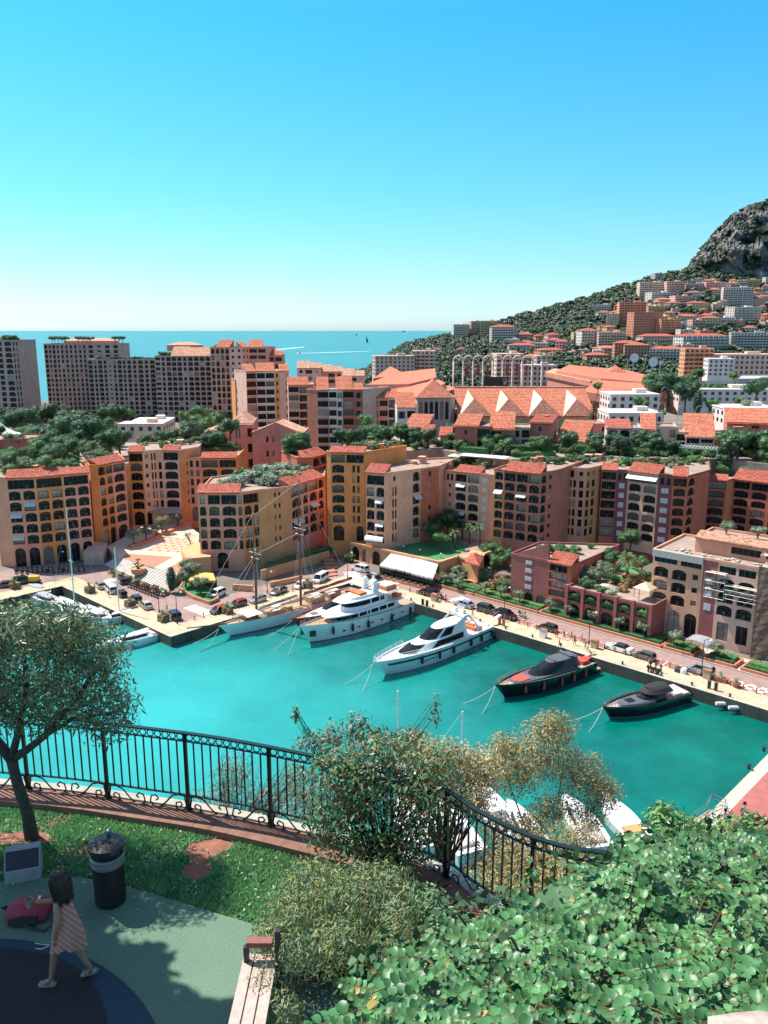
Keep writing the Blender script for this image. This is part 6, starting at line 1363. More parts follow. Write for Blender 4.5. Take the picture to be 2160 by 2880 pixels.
def band(m,x0,x1,w,z0,z1,rf,ra,tp,nose,f0,f1,mi,off=.03,wn=.15,k0=0,k1=None):
 """dark glazing band laid 3 cm proud of a cabin between height fractions f0..f1"""
 A=outline(x0,x1,w,nose,wn=wn);Bo=outline(x0+ra,x1-rf,w*tp,nose,wn=wn);n=len(A);h=n//2
 def at(i,f):x=A[i][0]+(Bo[i][0]-A[i][0])*f;y=A[i][1]+(Bo[i][1]-A[i][1])*f;return(x+off*(1 if x>x1-(x1-x0)*nose else 0),y+off*(1 if y>0 else-1),z0+(z1-z0)*f)
 for i in range(n-1):
  if i==h-1 and False:continue
  j=min(i,n-2-i)
  if j<k0 or(k1 is not None and j>=k1):continue
  m.quad(at(i,f0),at(i+1,f0),at(i+1,f1),at(i,f1),mi)
def rail(name,pts,h,parent,mat=CHROME,r=.03,step=1.2):
 m=MB();P=[Vector(p)for p in pts]
 for k in((1,.55)if h>.5 else(1,)):m.tube([p+Vector((0,0,h*k))for p in P],r,4)
 for p in P:m.tube([p,p+Vector((0,0,h))],r,4)
 return m.build(name,mat,parent,loc=(0,0,0))
FEND=MB();FEND.lathe((0,0,-.85),[(.05,0),(.24,.14),(.27,.5),(.27,1.1),(.2,1.45),(.06,1.6)],8);FEND.tube([(0,0,.7),(0,0,1.6)],.03,4)
def fenders(par,xs,hwf,shf,side,mat,s=1.0,dz=.9):
 me=FEND.mesh('fender',mat)
 for x in xs:inst('fender',me,(x,side*(hwf(x)+.2),shf(x)-dz),0,par,s)
def boat(name,label,a,b,heading=0,cat='yacht',group=None):return thing(name,label,cat,AB(a,b,0),math.atan2(E2.y,E2.x)+heading,group)
def line(lab,p,q,sag=.6,r=.05,mat=ROPE):
 m=MB();p,q=Vector(p),Vector(q);m.tube([p.lerp(q,k/8)-Vector((0,0,sag*4*(k/8)*(1-k/8)))for k in range(9)],r,4);o=m.build('mooring_line',mat,None,p,loc=p);return tag(o,lab,'rope')
def bowlines(t,L_,z,lab,n=2):
 c,s=math.cos(t.rotation_euler.z),math.sin(t.rotation_euler.z);B0=Vector(t.location)+Vector((c*L_/2*t.scale.x,s*L_/2*t.scale.x,z*t.scale.x))
 for i in range(n):e=B0+Vector((c*6-s*(3 if i else-2.5),s*6+c*(3 if i else-2.5),-z-.2));line(('left ' if i else 'right ')+'mooring line from the bow of the '+lab,B0,e,.5)
# 1: classic three deck motor yacht
t=boat('motor_yacht','white three deck motor yacht with radar domes and dark fenders beside the schooner',17.2,14.6,-.03);t.scale=(.88,)*3;L1=32.5
m,hw,sh=hull(L1,7.2,4.6,2.9,.6,1.14,.09);m.build('hull',[GEL,M_DARK,TEAK,M_WOOD],t,loc=(0,0,0))
m=MB();cabin(m,-11.5,8.6,2.9,2.6,4.9,2.6,.3,.93,.42);cabin(m,-12.8,9.4,3.5,4.75,4.95,.2,.2,.98,.4);cabin(m,-8.0,4.6,2.6,4.95,7.0,2.4,.3,.88,.42);cabin(m,-12,5.2,2.9,7.0,7.2,.6,.2,.98,.4);cabin(m,-5.5,3.6,2.3,7.2,7.8,.8,.2,.9,.5);m.build('superstructure',GEL,t,loc=(0,0,0))
m=MB();band(m,-11.5,8.6,2.9,2.6,4.9,2.6,.3,.93,.42,.42,.86,0,.04,k0=1);band(m,-8,4.6,2.6,4.95,7,2.4,.3,.88,.42,.40,.86,0,.04,k0=1);m.build('window_band',BGL,t,loc=(0,0,0))
mul=MB();mul.box((0,0,0),(.34,.1,1.3));me=mul.mesh('mullion',GEL)
for x in(-9.8,-7.2,-4.6,-2.0,-1.0,1.6):[inst('mullion',me,(x,s*2.84,3.42),0,t)for s in(1,-1)]
for x in(-5.2,-2.4):[inst('mullion',me,(x,s*2.5,5.6),0,t)for s in(1,-1)]
m=MB();[m.loft([[(x0,y-.45,7.8),(x0,y+.45,7.8)],[(-6.2,y*.6-.4,9.6),(-6.2,y*.6+.4,9.6)]],caps=False)or m.box((-4.6,y*.82,7.2),(2.2,.45,2.4),0,0,.5)for x0 in(-4.2,)for y in(-2.0,2.0)];m.box((-5.2,0,9.3),(1.9,3.2,.26));m.box((-5.6,0,9.5),(.8,.8,1.5),0,0,.5);m.tube([(-5.6,0,10.8),(-5.6,0,12.6)],.05,5);m.bar((-5.6,-.9,11.5),(-5.6,.9,11.5),.18,.14);m.build('radar_arch',GEL,t,loc=(0,0,0))
m=MB();m.lathe((-4.6,1.6,9.4),[(.4,0),(.6,.3),(.6,.8),(.38,1.2),(.05,1.3)],10);m.build('radar_dome',GEL,t,loc=(0,0,0));m=MB();m.lathe((-4.6,-1.6,9.4),[(.4,0),(.6,.3),(.6,.8),(.38,1.2),(.05,1.3)],10);m.build('radar_dome',GEL,t,loc=(0,0,0))
m=MB();m.box((-9.4,0,7.2),(3.4,4.0,.9));m.box((-1,0,7.8),(2.2,3,.5));m.box((-12,1.2,5.0),(1.8,1.6,.7));m.build('seat_cushion',CUSH,t,loc=(0,0,0));m=MB();m.box((-9.4,0,8.1),(3.0,3.6,.25));m.build('tender_cover',GEL,t,loc=(0,0,0))
rail('bow_rail',[(x,s*hw(x)*.95,sh(x)-.02)for s in(1,)for x in(8,10,12,14,15.6)]+[(x,-hw(x)*.95,sh(x)-.02)for x in(15.6,14,12,10,8)],.8,t);rail('deck_rail',[(-13,y,4.95)for y in(-3.3,-1.6,0,1.6,3.3)]+[(x,3.35,4.95)for x in(-12,-10,-8)],.9,t)
fenders(t,(9,4,-.5,-8,-14.5),hw,sh,-1,NAVY,1.15,1.6);fenders(t,(9,4,-.5,-8,-14.5),hw,sh,1,NAVY,1.15,1.6)
m=MB();[m.box((13.4,s*(hw(13.4)*.80),1.7),(1.3,.5,1.2),-s*.35)for s in(1,-1)];m.build('anchor_pocket',M_DARK,t,loc=(0,0,0));m=MB();[m.box((x,s*(hw(x)*.945+.0),1.35),(.7,.12,.3))for x in(6,2,-2,-5,-9,-12)for s in(1,-1)];m.build('porthole',BGL,t,loc=(0,0,0))
bowlines(t,L1,4.2,'three deck motor yacht')
# 2: sleek white open yacht
t=boat('motor_yacht','sleek white sport yacht with black side stripe and long raked windows',37.6,15.2,-.02);t.scale=(.93,)*3;L2=32.0
m,hw,sh=hull(L2,7.0,3.4,2.7,.65,1.1,.10,.88);m.build('hull',[GEL,GEL,GEL,GEL],t,loc=(0,0,0))
m=MB()
for s in(1,-1):
 P=[(x,s*(hw(x)*(1-.045*(1-(.62)))+.06),sh(x)*.66)for x in np.linspace(-15.6,13.2,25)];Q=[(x,y,z+.34)for x,y,z in P];m.loft([P,Q]if s<0 else[Q,P],caps=False)
m.build('side_stripe',M_DARK,t,loc=(0,0,0))
m=MB();cabin(m,-8.5,10.5,2.75,2.35,3.9,5.5,.2,.82,.55,crown=.25);cabin(m,-8.5,3.4,2.25,3.9,5.7,4.2,.4,.82,.55,crown=.25);m.build('coachroof',GEL,t,loc=(0,0,0),smooth=False)
m=MB();band(m,-8.5,10.5,2.75,2.35,3.9,5.5,.2,.82,.55,.30,.92,0,.05,k0=1,k1=4);band(m,-8.5,10.5,2.75,2.35,3.9,5.5,.2,.82,.55,.35,.95,0,.06,k0=7);band(m,-8.5,3.4,2.25,3.9,5.7,4.2,.4,.82,.55,.15,.88,0,.05,k0=2,k1=5);band(m,-8.5,3.4,2.25,3.9,5.7,4.2,.4,.82,.55,.15,.92,0,.06,k0=6);m.build('window_band',BGL,t,loc=(0,0,0))
m=MB()
for s in(1,-1):m.loft([[(-5.2,s*1.9,5.6),(-6.4,s*2.2,5.6)],[(-8.2,s*2.1,6.9),(-9.0,s*2.1,6.6)],[(-10,s*2.7,5.0),(-10.6,s*2.7,4.6)],[(-11,s*3.0,2.8),(-12,s*3.0,2.8)]],caps=False);m.loft([[(-5.2,s*1.7,5.6),(-6.4,s*2.0,5.6)],[(-8.2,s*1.9,6.9),(-9.0,s*1.9,6.6)],[(-10,s*2.5,5.0),(-10.6,s*2.5,4.6)],[(-11,s*2.8,2.8),(-12,s*2.8,2.8)]],caps=False)
m.box((-8.4,0,6.5),(1.2,4.2,.35));m.lathe((-8.4,1.0,6.85),[(.4,0),(.5,.4),(.3,.8),(.02,.9)],8);m.lathe((-8.4,-1.0,6.85),[(.4,0),(.5,.4),(.3,.8),(.02,.9)],8);m.bar((-8.8,0,6.9),(-8.8,0,8.6),.08);m.bar((-8.8,-.9,7.9),(-8.8,.9,7.9),.16);m.build('radar_arch',GEL,t,loc=(0,0,0))
m=MB();m.box((-12.6,1.5,2.5),(1.8,.8,.55));m.box((-13,-1.0,2.5),(.8,2.2,.55));m.box((-11.6,0,2.5),(.7,3.2,.6));m.build('seat_cushion',CUSH,t,loc=(0,0,0))
rail('bow_rail',[(x,-hw(x)*.95,sh(x))for x in(5,7,9,10.6,12,13.4,14.6,15.6)]+[(x,hw(x)*.95,sh(x))for x in(15.6,14.6,13.4,12,10.6,9,7,5)],.85,t,GEL,.045)
fenders(t,(6,1.5,-2.5,-8,-11.5,-15),hw,sh,1,NAVY,1.0,1.25);fenders(t,(6,1.5,-2.5,-8,-11.5),hw,sh,-1,NAVY,1.0,1.25)
m=MB();m.box((-16.3,0,.5),(1.6,5.6,.35));m.build('swim_platform',GEL,t,loc=(0,0,0));m=MB();m.bar((-15.6,1.4,2.7),(-19.6,1.8,3.9),.7,.12);m.tube([(-15.8,1.0,3.4),(-19.6,1.4,4.7)],.04,4);m.build('gangway',GEL,t,loc=(0,0,0))
m=MB();[m.box((5.2-i*.75,hw(2)*.95+.02,1.15),(.22,.1,.34))for i in range(5)];m.build('hull_vents',M_DARK,t,loc=(0,0,0));bowlines(t,L2,3.0,'sleek white sport yacht')
# 3: black yacht with red sun pad
t=boat('motor_yacht','black motor yacht with grey glass roof, red bow sunpad and red fenders',59.2,11.6,-.20);L3=21.5
m,hw,sh=hull(L3,5.4,2.7,2.1,.6,1.12,.09);m.build('hull',[BLKH,BLKH,TEAK,GRYD],t,loc=(0,0,0))
m=MB();cabin(m,-6.5,8.4,2.1,1.8,2.35,.9,.2,.94,.6,crown=.12);cabin(m,-7,3.6,1.95,2.3,4.0,4.6,.4,.72,.5,crown=.14);m.build('coachroof',GRYD,t,loc=(0,0,0));m=MB();band(m,-7,3.6,1.95,2.3,4.0,4.6,.4,.72,.5,.12,.95,0,.05,k0=1);m.build('window_band',BGL,t,loc=(0,0,0))
m=MB();o_=outline(3.9,6.9,1.15,.5);m.add([(x,y,2.52)for x,y in o_],[tuple(range(len(o_)))]);m.loft([[(x,y,2.34)for x,y in o_],[(x,y,2.52)for x,y in o_]],closed=True,caps=False);m.build('sun_pad',REDC,t,loc=(0,0,0))
m=MB();m.box((-1.6,0,4.16),(.14,2.4,.06));m.bar((-7,-1.7,2.3),(-5.4,-1.4,4.3),.2);m.bar((-7,1.7,2.3),(-5.4,1.4,4.3),.2);m.box((-5.2,0,4.2),(.8,2.9,.15));m.build('roof_arch',GRYD,t,loc=(0,0,0))
fenders(t,(6,2.5,-1.5,-4.5,-7.5),hw,sh,1,REDC,.75,1.1);fenders(t,(6,2.5,-1.5,-4.5,-7.5),hw,sh,-1,REDC,.75,1.1);rail('bow_rail',[(x,hw(x)*.95,sh(x))for x in(4,6,7.5,9,10.2)]+[(x,-hw(x)*.95,sh(x))for x in(10.2,9,7.5,6,4)],.6,t)
m=MB();m.box((-9,0,1.9),(1.6,2.4,.5));m.box((-10.2,.3,2.2),(1.0,1.2,.3));m.build('seat_cushion',REDC,t,loc=(0,0,0));m=MB();m.box((-11.3,0,.4),(1.4,4.2,.25));m.build('swim_platform',TEAK,t,loc=(0,0,0));m=MB();m.bar((-10.4,-.6,2),(-13.4,-.8,2.6),.6,.1);m.build('gangway',TEAK,t,loc=(0,0,0));bowlines(t,L3,2.4,'black yacht with the red sunpad')
# 4: black open cruiser
t=boat('motor_boat','black open cruiser with a black canvas top and pinkish teak side decks',75.6,8.4,-.34,'motor boat');L4_=16.6
m,hw,sh=hull(L4_,4.8,2.2,1.75,.6,1.12,.08,.9);m.build('hull',[BLKH,M_GREYM,plain('pink_teak',(.42,.31,.26),.6),BLKH],t,loc=(0,0,0))
m=MB();cabin(m,-3.2,6.0,1.6,1.5,1.95,.6,.1,.9,.7,crown=.1);m.build('foredeck_pad',GRYD,t,loc=(0,0,0));m=MB();m.box((3.0,0,2.06),(1.4,1.2,.06));m.build('hatch',BGL,t,loc=(0,0,0))
m=MB();cabin(m,-3.4,2.0,1.75,1.6,2.75,2.2,.1,.8,.6);m.build('windscreen',BGL,t,loc=(0,0,0));m=MB();cabin(m,-4.6,.4,1.75,2.75,3.35,.7,.4,.7,.5,crown=.22);m.build('canvas_top',BLKC,t,loc=(0,0,0));m=MB();[m.tube([(-4.4,s*1.6,1.6),(-3.8,s*1.5,2.8)],.05,4)for s in(1,-1)];m.tube([(1.95,-.6,1.95),(.6,0,2.6)],.03,4);m.build('top_frame',CHROME,t,loc=(0,0,0))
m=MB();m.box((-5.8,0,1.4),(1.6,3.0,.55));m.box((-7.3,0,1.4),(1.2,3.4,.45));m.build('seat_cushion',plain('pale_cushion',(.45,.40,.36),.8),t,loc=(0,0,0));rail('bow_rail',[(x,hw(x)*.95,sh(x))for x in(0,2,3.6,5,6.2,7.2,7.9)]+[(x,-hw(x)*.95,sh(x))for x in(7.9,7.2,6.2,5,3.6,2,0)],.6,t);bowlines(t,L4_,2.0,'black open cruiser')
# 0: white sport yacht with maroon hull behind the three deck yacht
t=boat('motor_yacht','white decked sport yacht with a maroon hull between schooner and three deck yacht',10.6,13.0,-.0);t.scale=(.93,)*3;L0_=27
m,hw,sh=hull(L0_,6.0,3.2,2.4,.62,1.1,.09);m.build('hull',[MARO,MARO,TEAK,MARO],t,loc=(0,0,0));m=MB();cabin(m,-10,10.2,2.4,2.2,2.7,.8,.1,.95,.6,crown=.1);cabin(m,-9,5.5,2.2,2.65,4.3,5.0,.2,.78,.5,crown=.2);m.build('coachroof',GEL,t,loc=(0,0,0));m=MB();band(m,-9,5.5,2.2,2.65,4.3,5.0,.2,.78,.5,.2,.8,0,.05,k0=1);m.build('window_band',BGL,t,loc=(0,0,0));m=MB();m.box((7.4,0,2.85),(1.5,1.3,.08));m.build('hatch',M_GREYM,t,loc=(0,0,0));rail('bow_rail',[(x,hw(x)*.95,sh(x))for x in(6,8,10,12,13)]+[(x,-hw(x)*.95,sh(x))for x in(13,12,10,8,6)],.6,t);bowlines(t,L0_,2.8,'maroon hulled sport yacht',1)
# schooner
t=boat('schooner','two masted schooner with white hull and varnished masts alongside the left quay',3.2,19.5,.0,'sailing ship');LS=36.0
m,hw,sh=hull(LS,5.8,2.9,2.0,.7,1.05,.07,.55);m.build('hull',[GEL,M_DARK,TEAK,VARN],t,loc=(0,0,0))
for x,h,nm in((9.0,24.0,'fore'),(-2.5,28.5,'main')):
 m=MB();m.tube([(x,0,1.2),(x-.25,0,h*.62)],[.27,.20],8);m.tube([(x+.25,0,h*.55),(x-.3,0,h)],[.17,.09],6);m.build('mast',VARN,t,loc=(0,0,0))
 m=MB();m.bar((x-.2,-1.8,h*.64),(x-.2,1.8,h*.64),.12);m.bar((x-.1,-1.2,h*.60),(x-.1,1.2,h*.60),.3,.08);m.ball((x-.1,0,h*.67),.32,6,4);m.build('spreader',GEL,t,loc=(0,0,0))
 m=MB();r_=.024
 for s in(1,-1):
  hwx=hw(x)
  legs=[((x-d,s*hwx,sh(x)),(x-.15,s*.15,h*.60))for d in(-.2,.5,1.2)]
  for a,b in legs:m.tube([a,b],r_,4)
  for k in range(1,22):f=k/23;a=Vector(legs[0][0]).lerp(Vector(legs[0][1]),f);b=Vector(legs[2][0]).lerp(Vector(legs[2][1]),f);m.tube([a,b],.016,3)
  m.tube([(x-2.2,s*hwx,sh(x)),(x-.2,s*.1,h*.98)],r_,3);m.tube([(x-.2,s*1.8,h*.64),(x-.28,0,h*.97)],.025,3);m.tube([(x-3.4,s*hwx,sh(x)),(x-.2,s*.1,h*.62)],.025,3)
 m.build('shrouds',ROPE,t,loc=(0,0,0))
m=MB();m.tube([(16.2,0,2.7),(25.0,0,4.2)],[.2,.1],6);m.build('bowsprit',VARN,t,loc=(0,0,0));m=MB();[m.tube([(xb,0,zb),(9.0-.2,0,ht)],.03,3)for xb,zb,ht in((24.6,4.1,23.5),(21,3.5,15),(17.5,2.9,14.5))];m.tube([(8.7,0,23),(-2.6,0,28)],.03,3);m.tube([(-2.7,0,28),(-17.5,0,2.4)],.03,3);m.tube([(8.9,0,15),(-2.6,0,17.5)],.03,3);m.build('stays',ROPE,t,loc=(0,0,0))
for(xa,xb,z)in((8.4,-1.6,3.7),(-3.2,-17.5,3.9)):
 m=MB();m.tube([(xa,0,z),(xb,0,z+.4)],.14,6);m.build('boom',VARN,t,loc=(0,0,0));m=MB();m.tube([(xa-.4+(xb-xa+.8)*k/10,.06*math.sin(k*2),z+.32+.04*k)for k in range(11)],[.2+.09*math.sin(k*1.9+1)for k in range(11)],6);m.build('furled_sail',VARN if xb<-10 else CANV,t,loc=(0,0,0))
m=MB();[m.box((x,0,1.9),(l,w,h))for x,l,w,h in((4.5,4.6,2.2,.9),(-6.5,3.6,2.4,1.0),(-11.5,3,2.2,.9),(12.4,1.6,1.4,.6),(1,1.4,1.4,.7))];m.build('deck_house',TEAK,t,loc=(0,0,0));m=MB();[m.box((x,y,2.8),(1.9,1.2,.22))for x,y in((4.8,.9),(3.4,-.8),(-6,.7),(-7.4,-.7),(-12,0),(-10,1))];m.build('deck_cushion',CANV,t,loc=(0,0,0))
m=MB();m.loft([[Vector((x,y*(1-.1*abs(k-1)),4.0-.35*abs(y)/2.2-.15*abs(k-1)))for y in(-2.2,-1.1,0,1.1,2.2)]for k,x in enumerate((12.6,10.6,8.6))],caps=False);m.build('awning',CANV,t,loc=(0,0,0));rail('deck_rail',[(x,s*hw(x)*.96,sh(x))for s in(1,)for x in range(-16,15,2)],.7,t,VARN,.05);rail('deck_rail',[(x,-hw(x)*.96,sh(x))for x in range(-16,15,2)],.7,t,VARN,.05)
m=MB();m.lathe((0,0,0),[(.25,0),(.6,.2),(.6,.55),(.3,.7)],8);rd=m.build('life_raft',REDC,t,loc=(-14.5,1.6,2.1));fenders(t,(-2,-9),hw,sh,-1,NAVY,.8,1.0);bowlines(t,LS,2.2,'schooner')
# generic small craft
def cruiser(label,p,rz,L_,B,cover=GEL,cab=True,top=None,group=None,mast=0,cat='motor boat'):
 t=thing('sailing_boat' if mast else 'motor_boat',label,'sailing boat' if mast else cat,(p.x,p.y,0),rz,group);m,hw,sh=hull(L_,B,L_*.13+.4,L_*.08+.5,.6,1.1,.08,.88,14,.25);m.build('hull',[GEL,NAVY if mast else GEL,GEL,GEL],t,loc=(0,0,0));m=MB()
 if cab:cabin(m,-L_*.2,L_*.34,B*.33,L_*.07+.3,L_*.07+1.35,L_*.14,.2,.8,.6,crown=.1);m.build('cabin',cover,t,loc=(0,0,0));m=MB();band(m,-L_*.2,L_*.34,B*.33,L_*.07+.3,L_*.07+1.35,L_*.14,.2,.8,.6,.4,.85,0,.03,k0=1);m.build('window_band',BGL,t,loc=(0,0,0));m=MB()
 m.box((-L_*.33,0,L_*.08+.25),(L_*.16,B*.6,.4));m.build('seat',top or plain('pale_cushion',(.45,.40,.36),.8),t,loc=(0,0,0))
 if mast:
  m=MB();m.tube([(L_*.06,0,1),(L_*.06,0,mast)],[.14,.11],6);m.bar((L_*.06,-.9,mast*.55),(L_*.06,.9,mast*.55),.1);m.build('mast',M_WHITE,t,loc=(0,0,0));m=MB();m.tube([(L_*.05,0,2.2),(-L_*.36,0,2.3)],.13,5);m.build('boom',CANV,t,loc=(0,0,0));m=MB();[m.tube([(L_*.06,s*B*.45,1.3),(L_*.06,s*.9,mast*.55),(L_*.06,0,mast)],.02,3)for s in(1,-1)];m.tube([(L_*.48,0,1.6),(L_*.06,0,mast)],.02,3);m.tube([(-L_*.48,0,1.3),(L_*.06,0,mast)],.02,3);m.build('stays',ROPE,t,loc=(0,0,0))
 return t
hE1,hE2=math.atan2(E1.y,E1.x),math.atan2(E2.y,E2.x)
GCOV=plain('grey_boat_cover',(.30,.31,.33),.8)
for lab,px,py,rz,L_,B,cv,mast in[('white motor boat under a grey cover at the far left of the inlet',105,1672,hE1+.1,12,3.6,GCOV,0),('second covered boat in the left inlet, below the first',130,1700,hE1,13,3.8,GCOV,0),('white flybridge boat in the left inlet above the olive tree crown',195,1722,hE1+.05,14,4.2,GEL,0),('white boat half hidden by the right side of the olive tree crown',270,1745,hE1,13,4,GEL,0),
('sailing boat with the tallest white mast above the olive tree',225,1752,hE2,13,3.8,GEL,24),('sailing boat with a shorter white mast in front of the piazza steps',345,1745,hE2,10,3.2,GEL,15.5),('white cabin cruiser moored beside the pontoon at the corner of the left quay',385,1810,hE2-.0,11,3.8,GEL,0)]:
 cruiser(lab,G(px,py,0),rz,L_,B,cv,True,None,None,mast)
m=MB();p,q=AB(-8,46,1.6),AB(-8,57,1.2);m.bar(p,q,1.0,.2);tag(m.build('gangway',GEL,None,p,loc=p),'white gangway from the left quay to the moored cruiser','gangway');m=MB();[m.ball((x,0,.5),.5,8,6)for x in(0,1.3)];tag(m.build('mooring_buoy',M_WHITE,None,loc=G(415,1768,0)),'pair of round white fenders at the stern of the corner cruiser','buoy')
# boats on the near quay, seen through the bushes
NQ='white boats on the near quay behind the bushes'
for i,(bx,by,sx,sy,B,c)in enumerate([(1120,2260,1195,2400,4.0,0),(1185,2245,1330,2420,4.4,0),(1330,2215,1440,2370,3.8,0),(1425,2270,1530,2420,3.6,0),(1585,2255,1690,2400,3.8,0),(1690,2250,1800,2370,3.6,1)]):
 b,s=G(bx,by,.5),G(sx,sy,.5);d=b-s;cruiser(['white boat at the left behind the curved fence','broad white boat with a navy cover behind the curved fence','white boat under the tall olive brown bush','white boat right of the bush stem','long white boat under the right side of the bush','white open boat with tan seats at the right end of the near boats'][i],(b+s)/2,math.atan2(d.y,d.x),d.length,B,GEL,i!=5,plain('tan_seat',(.45,.26,.10),.7)if c else None,NQ)
for lab,x,y0,y1 in[('sailing boat with a white mast rising above the reddish bush',1117,1942,2190),('sailing boat with a thin white mast right of the first one',1296,2000,2180)]:
 p=G(x,y1,0);cruiser(lab,p-Vector((.5,0,0)),hE2+2.2,9,3,GEL,True,None,None,zat(x,y0,p))
sheet('near_quay',[AB(74,70),AB(96,66),AB(96,150),AB(74,150)],1.6,M_COPE)
# railings and steps at the end of the near quay
t=thing('ramp_railing','galvanised railing round the boarding ramp on the right quay','railing',G(2000,2280,2.05));m=MB()
for l in([(1905,2330),(1985,2268),(2000,2240),(2038,2255),(2044,2272)],[(1915,2345),(1990,2290),(2030,2270)]):
 P_=[G(x,y+14,2.05)for x,y in l]
 for k in(.5,1.0):m.tube([p+Vector((0,0,k))for p in P_],.045,5)
 for p in P_:m.tube([p,p+Vector((0,0,1))],.045,5)
m.build('rail',M_GREYM,t);m=MB();p,q=G(1925,2352,1.2),G(2020,2290,1.9);m.bar(p,q,2.2,.15);tag(m.build('boarding_ramp',TEAK,None,p,loc=p),'boarding ramp along the right quay edge','ramp')
p=G(1725,1856,0);m=MB();m.ball((0,0,.45),.6,10,7);tag(m.build('mooring_buoy',M_WHITE,None,loc=p),'round white mooring buoy between the two black boats','buoy')
# ================================================================== CARS, SCOOTERS, STREET FURNITURE, PEOPLE ON THE QUAY
TYRE=plain('tyre_rubber',(.015,.015,.015),.9);RIM=plain('wheel_rim',(.35,.35,.36),.3,.8);LAMP=plain('headlight',(.6,.6,.58),.15);TAIL=plain('tail_light',(.30,.01,.01),.3)
CP={k:plain('car_paint_'+k,c,.22,.3 if k in('silver','grey','blue')else 0,var=.04,coat=.7)for k,c in dict(black=(.012,.012,.014),white=(.68,.68,.66),silver=(.36,.37,.38),grey=(.13,.135,.14),blue=(.36,.44,.52),red=(.40,.02,.025),dark=(.035,.038,.042),beige=(.42,.38,.32)).items()}
WH=MB();
def wheelmesh(r):
 m=MB();m.lathe((0,0,-.11),[(r*.62,0),(r*.96,.0),(r,.05),(r,.17),(r*.96,.22),(r*.62,.22)],14,cap=False);n=len(m.v);m.v=[(x,z,y)for x,y,z in m.v];k=MB();k.lathe((0,0,-.09),[(r*.1,0),(r*.64,.02),(r*.64,.16),(r*.1,.18)],10);k.v=[(x,z,y)for x,y,z in k.v];return m.mesh('tyre',TYRE),k.mesh('rim',RIM)
TY,RI=wheelmesh(.34)
CARS={}
def car_proto(kind,col,roofcol=None):
 k=(kind,col,roofcol)
 L_,Wd,H,zb,prof={'sedan':(4.7,1.8,1.45,.92,[(-2.0,.95),(-1.25,1.40),(.35,1.43),(1.15,.95)]),'suv':(4.7,1.9,1.75,1.08,[(-2.25,1.1),(-1.95,1.68),(.35,1.73),(1.2,1.08)]),'hatch':(3.9,1.7,1.45,.92,[(-1.85,.95),(-1.5,1.38),(.3,1.43),(1.05,.92)]),'van':(5.0,1.95,2.0,1.1,[(-2.42,1.15),(-2.3,1.9),(1.05,1.95),(1.85,1.1)]),'open':(5.4,1.95,1.45,.98,[(-1.7,1.0),(-1.1,1.36),(.25,1.40),(1.0,.98)])}[kind]
 t=thing('parked_car' if kind!='van' else 'parked_van','car','car' if kind!='van' else 'van',(0,0,-50));hl=L_/2;w=Wd/2
 m=MB();body=[(-hl,.35,.62),(-hl+.05,.72,.80),(-hl+.25,zb-.02,.90),(-hl*.4,zb,1),(hl*.25,zb,1),(hl*.55,zb-.10,.98),(hl-.25,zb-.22,.90),(hl-.04,.55,.82),(hl,.38,.70)]
 secs=[[(x,w*s*1.0,.24),(x,w*s,zt*.62),(x,w*s*.96,zt),(x,0,zt+.025),(x,-w*s*.96,zt),(x,-w*s,zt*.62),(x,-w*s,.24)]for x,zt,s in body];m.loft(secs,caps=False);m.add(secs[0],[tuple(range(7))]);m.add(secs[-1],[tuple(range(7))[::-1]]);m.add([(x,y,.24)for x,y in((-hl,-w*.7),(hl,-w*.7),(hl,w*.7),(-hl,w*.7))],[(3,2,1,0)]);m.build('body',CP[col],t,loc=(0,0,0),smooth=False)
 (x0,z0),(x1,z1),(x2,z2),(x3,z3)=prof;wb,wt=w*.93,w*.74
 m=MB();m.loft([[(x0,wb,zb-.02),(x0,-wb,zb-.02)],[(x1,wt,z1-.06),(x1,-wt,z1-.06)],[(x2,wt,z2-.06),(x2,-wt,z2-.06)],[(x3,wb,zb-.1),(x3,-wb,zb-.1)]],caps=False)
 for s in(1,-1):m.add([(x0,s*wb,zb-.02),(x1,s*wt,z1-.06),(x2,s*wt,z2-.06),(x3,s*wb,zb-.1)],[(0,1,2,3)if s<0 else(3,2,1,0)])
 m.build('windows',BGL,t,loc=(0,0,0));m=MB();rm=CP[roofcol or col]if kind!='open' else BLKC;m.loft([[(x1-.12,wt*.98,z1-.10),(x1-.12,-wt*.98,z1-.10)],[(x1,wt*1.02,z1),(x1,-wt*1.02,z1)],[((x1+x2)/2,wt*1.02,z1+.03),((x1+x2)/2,-wt*1.02,z1+.03)],[(x2,wt*1.02,z2),(x2,-wt*1.02,z2)],[(x2+.12,wt,z2-.10),(x2+.12,-wt,z2-.10)]],caps=False)
 for s in(1,-1):
  m.bar((x3,s*wb*.99,zb-.08),(x2,s*wt*1.0,z2-.03),.07);m.bar((x0,s*wb*.99,zb),(x1,s*wt,z1-.03),.1);m.bar(((x1+x2)/2,s*wb*1.0,zb),((x1+x2)/2,s*wt*1.02,z1-.02),.08);m.bar((x1,s*wt*1.01,z1-.04),(x2,s*wt*1.01,z2-.04),.06)
 m.build('roof',rm,t,loc=(0,0,0))
 for sx in(-1,1):
  for sy in(-1,1):wp=inst('wheel',TY,(sx*hl*.60,sy*(w-.12),.34),0,t);inst('rim',RI,(0,sy*.012,0),0,wp)
 for s in(1,-1):m=MB();m.box((hl-.14,s*w*.62,.60),(.16,.36,.14));m.build('headlight',LAMP,t,loc=(0,0,0));m=MB();m.box((-hl+.08,s*w*.64,.68),(.12,.3,.16));m.build('tail_light',TAIL,t,loc=(0,0,0));m=MB();m.box((x3-.15,s*(w+.06),zb-.02),(.14,.16,.13));m.build('mirror',CP[col],t,loc=(0,0,0))
 return t
